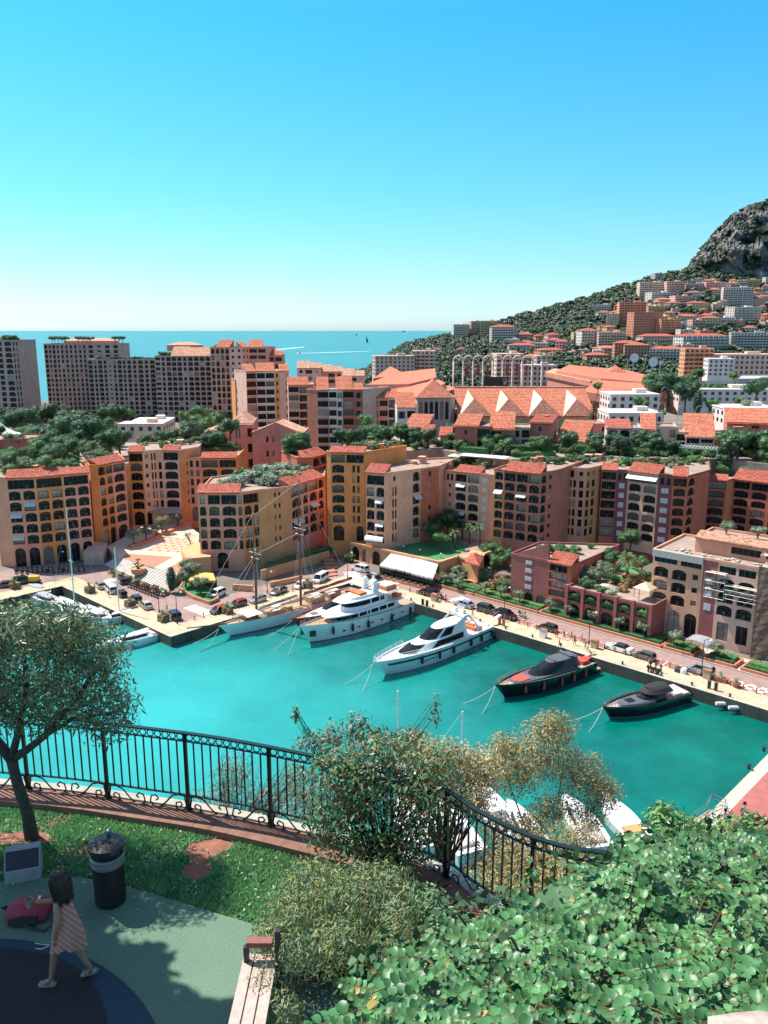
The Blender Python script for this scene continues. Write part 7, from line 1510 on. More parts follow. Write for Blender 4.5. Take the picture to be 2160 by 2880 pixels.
def car(kind,col,px,py,rz,label,roofcol=None):
 p=G(px,py,GZ+.02);k=(kind,col,roofcol)
 if k not in CARS:CARS[k]=car_proto(*k);CARS[k].location=p;CARS[k].rotation_euler=(0,0,rz);CARS[k]['label']=label;return CARS[k]
 return dup(CARS[k],p,rz,label)
hq,hl_=E1A,math.atan2(E2.y,E2.x)
for c in[('suv','black',1204,1674,hq+math.pi,'black car parked on the quay road below the dark end of the restaurant'),('sedan','blue',1305,1706,hq+math.pi,'pale blue saloon car on the quay road near the curved garden path'),('suv','dark',1371,1722,hq,'dark grey car, right behind the pale blue saloon'),('suv','black',1424,1738,hq,'black car parked behind the dark grey one'),('hatch','dark',1540,1772,hq+math.pi,'small dark car parked alone halfway along the quay'),
('open','white',1740,1830,hq+math.pi,'large white convertible with a black soft top on the quay'),('hatch','grey',1812,1852,hq+math.pi,'dark grey small car behind the white convertible'),('suv','silver',1968,1893,hq+math.pi,'silver estate car parked under the right hand street lamp'),
('suv','white',1012,1606,2.5,'white off roader at the crossing below the ochre wall'),('van','white',902,1634,hl_+.35,'white van parked behind the schooner rigging'),('hatch','white',846,1652,hl_+.3,'white small car half hidden by a palm near the white van'),('sedan','grey',784,1668,hl_+.25,'grey car parked behind the main mast'),('hatch','silver',725,1692,hl_,'silver car between the two masts'),('suv','white',610,1678,hl_+.3,'white roofed estate car beside the curved lawn bed'),
('hatch','black',670,1704,hl_,'black small car with a red roof nearest to the schooner bow'),('hatch','black',616,1722,hl_,'black small car with a dark red roof beside a boxed palm'),('suv','black',490,1738,hq+2.9,'black car at the corner of the left quay'),('sedan','beige',410,1708,hq+2.95,'pale gold saloon car parked along the left quay'),('hatch','black',383,1690,hq+2.95,'black car parked behind the pale gold saloon'),('hatch','dark',342,1676,hq+2.95,'dark car in the middle of the left quay parking row'),('suv','white',312,1664,hq+2.95,'white car in the left quay parking row'),('sedan','silver',282,1652,hq+2.95,'silver car at the far end of the left quay parking row'),
('hatch','dark',345,1640,hq+2.9,'dark car driving below the piazza steps'),('sedan','dark',26,1650,.3,'dark car beside the crossing at the left edge'),('suv','black',66,1640,.5,'black off roader near the yellow cart'),('suv','dark',1056,1638,hq,'dark car at the crossing behind the three deck yacht')]:
 car(*c,*(['red']if 'red roof' in c[5]else[]))
# scooters
SCO={}
def scooter(p,rz,label,col,group=None,rider=None):
 if col not in SCO:
  t=thing('motor_scooter',label,'scooter',p,rz,group);m=MB();m.tube([(-.65,0,.62),(-.1,0,.55),(.0,0,.28),(.35,0,.28),(.52,0,.6),(.56,0,.95)],[.16,.17,.14,.13,.14,.08],7);m.build('body',col,t,loc=(0,0,0));m=MB();m.tube([(-.78,0,.74),(-.4,0,.80),(.0,0,.74)],[.12,.15,.1],6);m.build('seat',M_DARK,t,loc=(0,0,0));m=MB();m.bar((.52,-.33,1.02),(.52,.33,1.02),.06);m.box((.6,0,1.0),(.06,.34,.34));m.build('handlebar',M_DARK,t,loc=(0,0,0));m=MB();m.box((-.85,0,.8),(.36,.4,.32));m.build('top_box',M_DARK,t,loc=(0,0,0))
  for x in(-.62,.66):inst('wheel',TY,(x,0,.26),0,t,.76)
  SCO[col]=t;return t
 return dup(SCO[col],p,rz,label,None,group)
SG='scooters parked in a row below the piazza steps'
for i in range(11):p=G(368+i*8.2,1650+i*3.1,GZ+.02);scooter(p,E1A+1.2+R.uniform(-.1,.1),'dark scooter in the row parked below the piazza steps',CP['black'],SG)
for i in range(14):p=G(48+i*14.5,1612-i*.4+R.uniform(-2,2),GZ+.02);scooter(p,1.8+R.uniform(-.3,.3),'dark scooter in the shade before the salmon arcades',CP['black'],'scooters parked before the salmon arcades')
scooter(G(1248,1688,2.02),hq,'black scooter parked by the second wooden notice box',CP['dark']);scooter(G(1235,1682,2.02),hq+.3,'white scooter beside the black one near the restaurant',CP['white']);scooter(G(1470,1736,2.02),hq,'white scooter riding along the quay road',CP['white']);scooter(G(2090,2290,2.05),1.0,'silver scooter parked on the red quay at the right',CP['silver']);scooter(G(2040,2310,2.05),1.3,'black scooter half hidden by leaves on the red quay',CP['grey'])
for i in range(6):scooter(AB(60+i*.0+77.5-58+i*.9-8,-1.6,2.05),hq+1.7,'dark scooter parked on the quay edge behind the black cruiser',CP['black'],'scooters behind the black cruiser')if i<3 else None
t=thing('covered_scooter','scooter under a white and navy cover beside the silver estate car','scooter',G(1916,1892,2.02),hq);m=MB();m.loft([[(x,y*w,z*h)for y,z in((-.5,0),(-.42,.6),(-.15,1),(.15,1),(.42,.6),(.5,0))]for x,w,h in((-1.1,.7,.75),(-.6,1,1.0),(0,1,.9),(.5,.9,1.15),(.95,.5,1.0))],mf=lambda i,k:1 if i>1 else 0);m.build('cover',[NAVY,M_WHITE],t,loc=(0,0,0))
# lamp posts
def lamppost(px,py,ptop,label,two=False):
 p=G(px,py,GZ);h=max(4.5,zat(px,ptop,p)-GZ);t=thing('street_lamp',label,'street lamp',p,R.uniform(-.4,.4));m=MB();m.lathe((0,0,0),[(.16,0),(.16,.5),(.08,.7),(.06,h-.2)],8);m.build('post',M_DARK,t,loc=(0,0,0));m=MB();m.tube([(0,0,h-.3),(.3,0,h),(.9,0,h)],.05,5);m.build('arm',M_DARK,t,loc=(0,0,0));m=MB();m.lathe((1.0,0,h-.22),[(.28,0),(.3,.1),(.12,.28)],10);m.build('lantern',plain('lantern_glass',(.55,.53,.48),.4),t,loc=(0,0,0))
for a in[(1211,1680,1612,'dark street lamp in front of the dark end of the restaurant'),(1418,1732,1652,'dark street lamp behind the black parked cars'),(1656,1812,1720,'tall dark street lamp in front of the longest hedge bed'),(1972,1902,1798,'tall dark street lamp beside the silver estate car'),(499,1755,1665,'street lamp at the outer corner of the left quay'),(448,1722,1676,'street lamp among the parked cars of the left quay'),(752,1668,1606,'pale street lamp between the two masts'),(978,1625,1552,'street lamp at the crossing island'),(168,1602,1560,'street lamp before the salmon arcades'),(330,1650,1590,'thin street lamp below the piazza steps')]:lamppost(*a)
# bollards, boxed palms, pots, notice boxes, boards, quay gear
bm=MB();bm.lathe((0,0,0),[(.11,0),(.11,.78),(.14,.8),(.14,.9),(.05,.95)],8);BOL=bm.mesh('bollard',plain('rust_bollard',(.26,.12,.07),.6))
for i in range(40):tag(inst('bollard',BOL,AB(14+i*2.05,-5.0,2.02)),'short rust coloured bollard in the row between quay and parking','bollard','bollards along the main quay')
for i in range(18):tag(inst('bollard',BOL,AB(-4.8,2+i*2.1,2.02)),'short rust coloured bollard in the row on the left quay','bollard','bollards along the left quay')
cm=MB();cm.lathe((0,0,0),[(.22,0),(.16,.1),(.14,.3),(.26,.38),(.2,.46)],8);CLT=cm.mesh('mooring_post',M_DARK)
for i in range(15):tag(inst('mooring_post',CLT,AB(6+i*6.1,-.75,2.1)),'squat black mooring post on the main quay edge','mooring post','mooring posts on the main quay')
for i,(x,y)in enumerate([(2110,2200),(2152,2150)]):tag(inst('mooring_post',CLT,G(x-4,y-38,2.1),0,None,1.3),('black mooring post on the right quay coping, lower one','black mooring post on the right quay coping, upper one')[i],'mooring post')
PB='palms in wooden boxes along the left quay'
for i,(x,y)in enumerate([(253,1666),(366,1706),(460,1746),(640,1724),(865,1652),(42,1655)]):
 t=thing('palm_box',['wooden planter box with palm at the far end of the left quay','wooden planter box with palm beside the pale gold saloon','wooden planter box with banana leaves at the quay corner','wooden planter box with palm near the schooner bow','wooden planter box with palm before the white van','planter box with palm at the left crossing'][i],'planter',G(x,y,2.02),-.7);m=MB();m.box((0,0,0),(1.7,1.7,1.3));[m.box((sx*.86,0,.1+k*.3),(.04,1.6,.22))or m.box((0,sx*.86,.1+k*.3),(1.6,.04,.22))for sx in(-1,1)for k in range(4)];m.build('box',M_WOOD,t,loc=(0,0,0));inst('palm',palmmesh(i+30,1.3,1.9,20,LF_LIGHT,.6),(0,0,0),0,t)
for i,(x,y)in enumerate([(2027,1916),(2070,1932)]):t=thing('potted_plant',('terracotta trough with a shrub at the right end of the quay','round terracotta pot with a small palm at the right end of the quay')[i],'potted plant',G(x,y,2.02));m=MB();(m.box((0,0,0),(2.0,.8,.7),hq,0,1.1)if i==0 else m.lathe((0,0,0),[(.45,0),(.7,.8),(.6,.8)],10));m.build('pot',M_TERRA,t,loc=(0,0,0));inst('plant',palmmesh(40+i,1.1,1.0,18,LF_LIGHT,.5),(0,0,0),0,t)
for i,(x,y)in enumerate([(1222,1690),(1988,1908),(1672,1822),(1528,1792)]):t=thing('notice_box',['pale wooden notice box beside the restaurant lamp','pale wooden notice box under the right street lamp','pale wooden notice box beside the strolling group','white cabinet at the edge of the quay'][i],'cabinet',G(x,y,2.03),hq);m=MB();m.box((0,0,0),(1.2,.8,1.5));m.build('box',plain('pale_wood',(.42,.30,.20),.8)if i<3 else M_WHITE,t,loc=(0,0,0));m=MB();m.box((0,0,1.5),(1.35,.95,.08));m.build('lid',M_TERRA,t,loc=(0,0,0))
for i,(x,y)in enumerate([(1189,1702),(1201,1706),(1994,1936),(2013,1942),(1405,1756),(1416,1760)]):t=thing('service_pillar',['left dark service pillar below the restaurant','right dark service pillar below the restaurant','left dark service pillar at the right end of the quay','right dark service pillar at the right end of the quay','left tan service pillar behind the sleek yacht','right tan service pillar behind the sleek yacht'][i],'pillar',G(x,y,2.03),hq);m=MB();m.box((0,0,0),(.45,.35,1.25));m.build('body',M_DARK if i<4 else M_TERRA,t,loc=(0,0,0));m=MB();m.box((0,0,1.25),(.55,.45,.1));m.build('cap',M_WOOD,t,loc=(0,0,0))
t=thing('delivery_cart','yellow delivery cart in the shade before the salmon arcades','cart',G(97,1640,2.02),.2);m=MB();m.box((0,0,.6),(2.2,1.4,1.1));m.build('box',plain('cart_yellow',(.55,.36,.03),.5),t,loc=(0,0,0));m=MB();m.box((0,0,.35),(2.8,1.5,.2));m.build('frame',M_DARK,t,loc=(0,0,0));[inst('wheel',TY,(x,y,.34),0,t)for x in(-.9,.9)for y in(-.7,.7)]
br=MB();br.tube([(-.95,0,0),(-.95,0,1.05),(.95,0,1.05),(.95,0,0)],.03,5);[br.tube([(-.95+.19*k,0,.2),(-.95+.19*k,0,1.05)],.015,4)for k in range(1,10)];BAR=br.mesh('crowd_barrier',M_GREYM)
for i in range(8):tag(inst('crowd_barrier',BAR,G(138+i*9.5,1634-i*.8,2.02),.1),'grey crowd barrier in the row on the shaded square','barrier','crowd barriers on the shaded square')
for i,(a,b)in enumerate([(84.5,-.4),(86.5,-.4)]):m=MB();m.tube([(-.9,0,0),(.9,0,0)],.3,8);tag(m.build('quay_fender',M_WHITE,None,loc=AB(a,.25,1.0)),('left','right')[i]+' white cylindrical fender hung on the quay wall near the black cruiser','fender')
bicy=thing('bicycle','bicycle leaning beside the small dark car on the quay','bicycle',G(1512,1776,2.03),hq)
m=MB();[m.tube([(x+.33*math.cos(k*.524),0,.34+.33*math.sin(k*.524))for k in range(13)],.02,4)for x in(-.5,.5)];m.build('wheel',TYRE,bicy,loc=(0,0,0));m=MB();[m.tube(l,.022,4)for l in([(-.5,0,.34),(-.1,0,.34),(.35,0,.8),(-.2,0,.8),(-.5,0,.34)],[(-.1,0,.34),(-.25,0,.95)],[(.5,0,.34),(.33,0,1.0)],[(.33,-.25,1.0),(.33,.25,1.0)])];m.build('frame',M_DARK,bicy,loc=(0,0,0))
# people on the quay
SKIN=plain('skin',(.44,.25,.17),.6);HAIR=plain('brown_hair',(.035,.02,.013),.6)
def walker(p,rz,label,shirt,legs,h=1.72,stride=.22,group=None):
 t=thing('person',label,'person',p,rz,group);s=h/1.72;m=MB()
 for sg in(-1,1):
  f=stride*sg;m.tube([(0,sg*.09*s,.9*s),(f*.45,sg*.1*s,.48*s),(f-.04 if f<0 else f*.8,sg*.1*s,.07*s)],[.085*s,.062*s,.04*s],6,1);m.tube([(f*.8-.06,sg*.1*s,.04),(f*.8+.16,sg*.1*s,.03)],[.045,.035],5,1)
  m.tube([(0,sg*.2*s,1.40*s),(-f*.3,sg*.25*s,1.13*s),(-f*.75+.06,sg*.24*s,.88*s)],[.05*s,.04*s,.032*s],5,2)
 m.loft([[(x*s,y*s,z*s)for x,y in((a,0),(a*.6,b),(0,b*1.1),(-a*.6,b),(-a,0),(-a*.6,-b),(0,-b*1.1),(a*.6,-b))]for z,a,b in((.84,.10,.13),(.95,.11,.15),(1.1,.09,.12),(1.3,.11,.165),(1.42,.08,.18),(1.48,.05,.06))],closed=True,m=0);m.tube([(0,0,1.45*s),(.01,0,1.56*s)],.05*s,6,2);m.ball((.015,0,1.62*s),(.095*s,.08*s,.115*s),8,6,2);m.ball((-.015,0,1.65*s),(.095*s,.088*s,.10*s),8,5,3);m.build('body',[shirt,legs,SKIN,HAIR],t,loc=(0,0,0));return t
CL={k:plain('cloth_'+k,c,.85)for k,c in dict(red=(.45,.03,.03),white=(.62,.61,.58),navy=(.02,.03,.07),tan=(.36,.25,.16),grey=(.16,.16,.17),blue=(.10,.17,.30),rose=(.45,.16,.16),black=(.015,.015,.015)).items()}
for x,y,h,lab,a,b in[(1565,1792,1.72,'person in a red dress walking on the quay','red','red'),(1586,1798,1.75,'person in a grey top walking behind the one in red','grey','tan'),(1607,1800,1.7,'person in dark clothes near the left of the strolling group','navy','black'),(1616,1814,1.72,'person in black seen from behind in the strolling group','black','black'),(1636,1806,1.78,'person in white shirt in the strolling group','white','tan'),(1646,1826,1.7,'person in a rose top walking close to the tall lamp','rose','grey'),(1653,1832,1.66,'person in tan shorts beside the one in rose','white','tan'),(1826,1876,1.72,'person in a red top by the scooters near the black cruiser','rose','black'),(1329,1736,1.75,'person in a white shirt on the quay behind the sleek yacht','white','tan'),(1418,1748,1.72,'person between the black cars and the quay edge','grey','blue'),(1236,1676,1.75,'person standing beside the scooters near the restaurant','black','black'),(1573,1822,1.7,'person at the stern of the black yacht','navy','grey'),(306,1680,1.7,'person in orange walking along the left quay','red','tan'),(470,1720,1.72,'person walking past the boxed banana plant','white','navy')]:
 walker(G(x,y,2.03),hq+R.choice((0,math.pi))+R.uniform(-.5,.5),lab,CL[a],CL[b],h)
p=G(1470,1736,2.5);walker(p+Vector((0,0,-.35)),hq,'person in white riding the white scooter along the quay road',CL['white'],CL['navy'],1.6,.3)
# ================================================================== THE TERRACE GARDEN IN FRONT
TG=51.5
def T(px,py,z=TG):return G(px,py,z)
FL=[Vector(p)for p in((-9.5,11.1),(-6.8,10.78),(-4.6,10.47),(-3.41,10.2),(-2.2,9.89),(-.95,9.44),(.12,8.98),(.74,8.61),(1.06,8.2),(1.65,7.68),(2.3,7.45),(3.6,7.3),(6.0,7.2))]
def cr(P,n):
 out=[]
 for i in range(len(P)-1):
  a,b,c,d=P[max(i-1,0)],P[i],P[i+1],P[min(i+2,len(P)-1)]
  for k in range(n):t=k/n;out.append(.5*((2*b)+(c-a)*t+(2*a-5*b+4*c-d)*t*t+(3*b-a-3*c+d)*t**3))
 return out+[P[-1]]
FC=cr(FL,10);cum=[0.0]
for a,b in zip(FC,FC[1:]):cum.append(cum[-1]+(b-a).length)
def fp(s):
 i=min(max(1,int(np.searchsorted(cum,s))),len(FC)-1);t=(s-cum[i-1])/(cum[i]-cum[i-1]);p=FC[i-1].lerp(FC[i],t);d=(FC[i]-FC[i-1]).normalized();return p,d
# ground sheets: earth slab, lawn, rubber play surface
ring=[(p.x,p.y+.05)for p in FC]+[(6,-4),(-9.5,-4)]
mb=MB();mb.prism(ring[::-1],TG-1.2,TG);
me_,nte,be=nmat('garden_earth');f_=noise(nte,1.1,6,.7);f2_=noise(nte,14,4,.7);gm_=ramp(nte,noise(nte,1.6,5,.7),[(.40,(0,0,0)),(.50,(1,1,1))]);L(nte,mix(nte,.5,mix(nte,gm_,ramp(nte,f_,[(.3,(.13,.055,.03)),(.6,(.21,.10,.06)),(.75,(.17,.12,.06))]),(.06,.15,.06)),ramp(nte,f2_,[(.3,(.55,.5,.45)),(.65,(1,1,1))]),'MULTIPLY'),be.inputs['Base Color']);be.inputs['Roughness'].default_value=.95;bump(nte,f2_,be,.6,.03)
tag(mb.build('garden_ground',me_),kind='structure')
RUB=[T(-200,2480),T(0,2485),T(120,2474),T(224,2473),T(350,2496),T(506,2543),T(700,2602),T(900,2700),T(1000,2900),T(900,3400),T(-400,3400)]
def rubber(name,c):
 m,nt,b=nmat(name);f=noise(nt,90,3,.7);f2=noise(nt,.9,5,.7);L(nt,mix(nt,.45,ramp(nt,f,[(.35,tuple(x*.75 for x in c)),(.65,tuple(x*1.2 for x in c))]),ramp(nt,f2,[(.3,(.66,.66,.66)),(.65,(1,1,1))]),'MULTIPLY'),b.inputs['Base Color']);b.inputs['Roughness'].default_value=.9;bump(nt,f,b,.4,.006);return m
mb=MB();mb.prism(RUB[::-1]if False else RUB,TG,TG+.03);tag(mb.build('play_surface',rubber('green_rubber',(.115,.195,.13))),kind='structure')
def circ3(a,b,c):
 d=2*(a.x*(b.y-c.y)+b.x*(c.y-a.y)+c.x*(a.y-b.y));s=[p.x**2+p.y**2 for p in(a,b,c)]
 x=(s[0]*(b.y-c.y)+s[1]*(c.y-a.y)+s[2]*(a.y-b.y))/d;y=(s[0]*(c.x-b.x)+s[1]*(a.x-c.x)+s[2]*(b.x-a.x))/d;return Vector((x,y,0)),math.hypot(a.x-x,a.y-y)
for nm,l,z,c in(('play_surface',(T(0,2646),T(253,2705),T(434,2880)),.034,(.022,.05,.075)),('play_surface',(T(20,2676),T(211,2726),T(301,2880)),.038,(.024,.017,.019))):
 o_,r_=circ3(*l);sheet(nm,[(o_.x+r_*math.cos(k*.0785),o_.y+r_*math.sin(k*.0785))for k in range(80)],TG+z,rubber('rubber_%d'%int(z*1000),c))
# kerb under the fence, segment by segment
kb=tag(inst('fence_kerb',None,(0,10,TG)),kind='structure');KM=plain('brown_kerb',(.21,.105,.07),.9,var=.25,scale=5);KL=plain('pale_kerb_lip',(.36,.33,.27),.9,var=.2,scale=4)
for i in range(0,len(FC)-1,2):
 a,b=FC[i],FC[min(i+2,len(FC)-1)];d=(b-a).normalized();n=Vector((d.y,-d.x));m=MB();q=[a+n*.34,b+n*.34,b-n*.02,a-n*.02];m.prism(q,TG-.02,TG+.10);q=[a-n*.024,b-n*.024,b-n*.16,a-n*.16];m.prism(q,TG-.3,TG+.125,1);m.build('kerb_stone',[KM,KL],kb)
# the iron fence: posts, bars, rings and scrolls are parts of their own
IRON=plain('green_black_iron',(.012,.026,.024),.35,.3,var=.2,scale=20);FZ=TG+.05
fence=thing('iron_fence','dark green wrought iron fence with a row of rings and scrolls along the terrace edge','fence',(FC[0].x,FC[0].y,FZ));fence.scale=(1,1,.965)
S0,S1=.4,cum[-1]-.3
def curve_at(h,w,t,nm):
 m=MB();pr=None;secs=[];s=S0
 while s<=S1:p,d=fp(s);n=Vector((-d.y,d.x));secs.append([(p.x+n.x*a,p.y+n.y*a,FZ+h+b)for a,b in((-w/2,-t/2),(w/2,-t/2),(w/2,t/2),(-w/2,t/2))]);s+=.12
 m.loft(secs,closed=True);m.build(nm,IRON,fence)
curve_at(1.24,.062,.022,'top_rail');curve_at(1.115,.03,.012,'upper_rail');curve_at(.285,.034,.014,'lower_rail')
m=MB();m.bar((0,0,.285),(0,0,1.115),.017);BARM=m.mesh('bar',IRON);m=MB();m.bar((0,0,-.1),(0,0,1.235),.042);POSM=m.mesh('post',IRON)
m=MB();m.tube([(.046*math.cos(k*.4488),0,1.176+.046*math.sin(k*.4488))for k in range(15)],.0085,4,cap=False);RNGM=m.mesh('ring',IRON)
def spiral(sg,x0):return[(x0+sg*(.075*(1-k/22))*math.cos(k*.5+2.6)+sg*.02,0,.115+.095*(1-k/30)*math.sin(k*.5+2.6))for k in range(20)]
m=MB()
for sg in(1,-1):
 m.tube([(sg*(.045+.0*k),0,z)for k,z in enumerate((.26,))]+[(sg*x,0,z)for x,z in((.05,.22),(.03,.12),(.06,.04),(.13,.02),(.19,.07),(.18,.14),(.12,.16),(.09,.12),(.12,.09))],.013,4)
 m.tube([(sg*x,0,z)for x,z in((.05,.26),(.14,.27),(.24,.24),(.34,.12),(.44,.03),(.53,.03),(.58,.10),(.56,.19),(.49,.21),(.45,.16),(.49,.13))],.013,4)
SCRM=m.mesh('scroll',IRON)
posts=[.75+1.235*k for k in range(15)];np_=0
for k,s in enumerate(posts):
 if s>S1:break
 p,d=fp(s);a=math.atan2(d.y,d.x);b0_=Vector((p.x,p.y,FZ))-wloc(fence);inst('post',POSM,b0_,a,fence);inst('scroll',SCRM,b0_,a,fence)
 for j in range(1,10):
  if s+j*.1235<S1:p,d=fp(s+j*.1235);inst('bar',BARM,Vector((p.x,p.y,FZ))-wloc(fence),math.atan2(d.y,d.x),fence)
 for j in range(11):
  q=s+.07+j*.1095
  if q<S1:p,d=fp(q);inst('ring',RNGM,Vector((p.x,p.y,FZ))-wloc(fence),math.atan2(d.y,d.x),fence)
# cliff and bank below the fence
mb=MB();secs=[]
for dy,z in((.3,TG-.1),(1.2,TG-1.6),(3.5,45),(8,36),(18,20),(40,2),(46,-2)):secs.append([(p.x*(1+dy*.05),p.y+dy+mn.noise(Vector((p.x*.7,dy,1)))*min(1.2,dy*.4),z+mn.noise(Vector((p.x,dy*.5,3)))*min(1,dy*.3))for p in FC])
mb.loft(secs,caps=False);tag(mb.build('terrace_cliff',plain('cliff_soil',(.20,.16,.12),.95,var=.4,scale=1.5)),kind='structure')
mb=MB();mb.loft([[(x,y,z)for x in(.35,1.2,2.5,6)]for y,z in((6.4,TG),(5.0,TG+.5),(3.2,TG+1.8),(1.6,TG+3.6),(1.0,TG+4.6))],caps=False);tag(mb.build('garden_bank',plain('bank_soil',(.05,.035,.022),.95,var=.4,scale=3)),kind='structure')
# lawn: blades in one mass, thinner on the bare patches
GR1=leafmat('grass_blades',(.085,.22,.095),(.15,.30,.12),1.4,.25,.7);rsn=np.random.RandomState(4)
vs,fs=[],[];cnt=0
lawn=[(p.x,p.y-.36)for p in FC[:62]];
def inpoly(x,y,P):
 ins=False;j=len(P)-1
 for i in range(len(P)):
  if(P[i][1]>y)!=(P[j][1]>y)and x<(P[j][0]-P[i][0])*(y-P[i][1])/(P[j][1]-P[i][1])+P[i][0]:ins=not ins
  j=i
 return ins
bare=[(T(590,2390),.36,.28),(T(555,2445),.2,.26),(T(60,2360),.5,.2)]
RP=[(p.x,p.y)for p in RUB]
for i in range(130000):
 x=rsn.uniform(-7.2,.9);y=rsn.uniform(7.9,10.8);k=np.interp(x,[p[0]for p in lawn],[p[1]for p in lawn])
 if y>k or inpoly(x,y,RP):continue
 d=min(((x-c.x)/a)**2+((y-c.y)/b)**2 for c,a,b in bare)+.7*mn.noise(Vector((x*3,y*3,0)))
 if d<.55 or(mn.noise(Vector((x*1.7,y*1.7,4)))<-.3 and rsn.rand()<.7):continue
 h=rsn.uniform(.022,.06);t=rsn.uniform(0,6.28);w=.012;ux,uy=math.cos(t)*w,math.sin(t)*w;lx,ly=rsn.normal(0,.02,2)
 o=len(vs);vs+=[(x-ux,y-uy,TG),(x+ux,y+uy,TG),(x+lx,y+ly,TG+h)];fs.append((o,o+1,o+2))
m=MB();m.v=vs;m.f=fs;m.m=[0]*len(fs);tag(m.build('grass',GR1),kind='stuff')
for c,a,b in bare:sheet('bare_soil',[(c.x+a*(.85+.4*mn.noise(Vector((k*.9,c.x,0))))*math.cos(k*.2618),c.y+b*(.85+.4*mn.noise(Vector((k*.9,c.y,3))))*math.sin(k*.2618))for k in range(24)],TG+.004+.0004*bare.index((c,a,b)),plain('bare_soil',(.24,.10,.062),.95,var=.3,scale=6))
m=MB()
for i in range(160):x,y=rsn.uniform(-5.5,-.5),rsn.uniform(8,10);t=rsn.rand()*6;m.quad((x,y,TG+.04),(x+.03*math.cos(t),y+.03*math.sin(t),TG+.045),(x+.05*math.cos(t+.4),y+.05*math.sin(t+.4),TG+.05),(x+.03*math.cos(t+.8),y+.03*math.sin(t+.8),TG+.04))
tag(m.build('fallen_leaves',plain('dry_leaf',(.42,.36,.24),.8)),kind='stuff')
# olive like tree at the left
LV=leafmat('narrow_leaves',(.095,.125,.06),(.19,.225,.11),1.2,.15,.38)
tb=T(92,2358);t=thing('garden_tree','slender tree with narrow grey green leaves overhanging the iron fence at the left','tree',tb);m=MB()
B=lambda x,y,z:Vector((x-tb.x,y-tb.y,z-TG))
fk=B(-4.78,9.55,52.62)
m.tube([(0,0,-.1),(-.03,0,.35),(-.12,0,.8),fk],[.10,.078,.07,.066],9)
for l,r in(([fk,B(-5.05,9.6,53.0),B(-5.35,9.5,53.5),B(-5.6,9.5,54.2)],(.07,.055,.045,.02)),([fk,B(-4.62,9.5,53.05),B(-4.45,9.45,53.6),B(-4.4,9.4,54.3)],(.055,.045,.035,.015)),([B(-4.72,9.55,52.66),B(-4.55,9.5,52.78),B(-4.3,9.5,52.98),B(-3.85,9.5,53.5),B(-3.5,9.5,54.0)],(.06,.05,.045,.035,.015)),([B(-4.3,9.5,52.98),B(-3.9,9.4,53.25),B(-3.3,9.3,53.4)],(.035,.025,.012)),([B(-5.05,9.6,53.0),B(-5.5,9.3,53.2),B(-6.2,9.2,53.6)],(.045,.03,.015))):m.tube(l,list(r),7)
m.build('trunk',plain('grey_bark',(.075,.06,.048),.9,var=.35,scale=14),t,loc=(0,0,0),smooth=True)
bl=[(-4.5,9.5,53.95,1.0,.8,.7),(-3.75,9.45,53.75,.62,.6,.6),(-3.62,9.5,54.15,.5,.5,.45),(-5.3,9.5,54.1,.9,.8,.72),(-4.3,9.4,54.45,.75,.6,.38),(-6.0,9.5,53.9,.9,.8,.8),(-3.45,9.4,53.35,.42,.4,.42),(-4.4,9.5,53.4,.7,.5,.38),(-5.2,9.4,53.5,.7,.5,.42),(-3.9,9.3,54.5,.45,.4,.3),(-5,9.3,54.62,.55,.4,.3)]
inst('crown',leafcloud('crown',[(x-tb.x,y-tb.y,z-TG,a,b,c)for x,y,z,a,b,c in bl],24000,.078,LV,(1.25,.27),0,9,(.35,1.12),.2,droop=.0),(0,0,0),0,t)
# the big tree beyond the left edge whose shade falls on the play surface
SDX,SDY=-SUN_AZ.x/math.tan(SUN_EL),-SUN_AZ.y/math.tan(SUN_EL)
t=thing('shade_tree','large leafy tree beyond the left edge shading the play surface','tree',(-9.2,9.6,TG));m=MB();m.tube([(0,0,-.2),(.1,0,3),(.8,-.3,5.5)],[.3,.24,.15],8);m.build('trunk',BARK,t,loc=(0,0,0))
bl=[]
for px,py,r,h in((60,2740,1.0,5.6),(170,2640,.55,5.6),(200,2800,.75,5.6),(30,2600,.7,5.4),(330,2735,.42,5.8),(420,2705,.24,5.8),(330,2850,.62,5.8),(470,2860,.34,5.9),(560,2880,.28,5.9),(640,2890,.3,6.0),(-100,2650,1.0,5.5),(200,2570,.38,5.4),(120,2520,.32,5.4),(20,2480,.5,5.2)):p=T(px,py);bl.append((p.x-SDX*h+9.2,p.y-SDY*h-9.6,h,r,r,r*.6))
for x,y,z,r in((-6.8,6.9,59.2,1.0),(-5.6,5.9,59.6,1.0),(-8,6.2,59.5,1.4),(-6.5,4.6,60,1.4),(-8.6,7.2,61,1.2)):bl.append((x+9.2,y-9.6,z-TG,r,r,r*.5))  # unseen upper crown, added to screen sky light from the play surface
inst('crown',leafcloud('crown',bl,9000,.2,LF_BROAD,(1.1,.7),.82,2),(0,0,0),0,t)
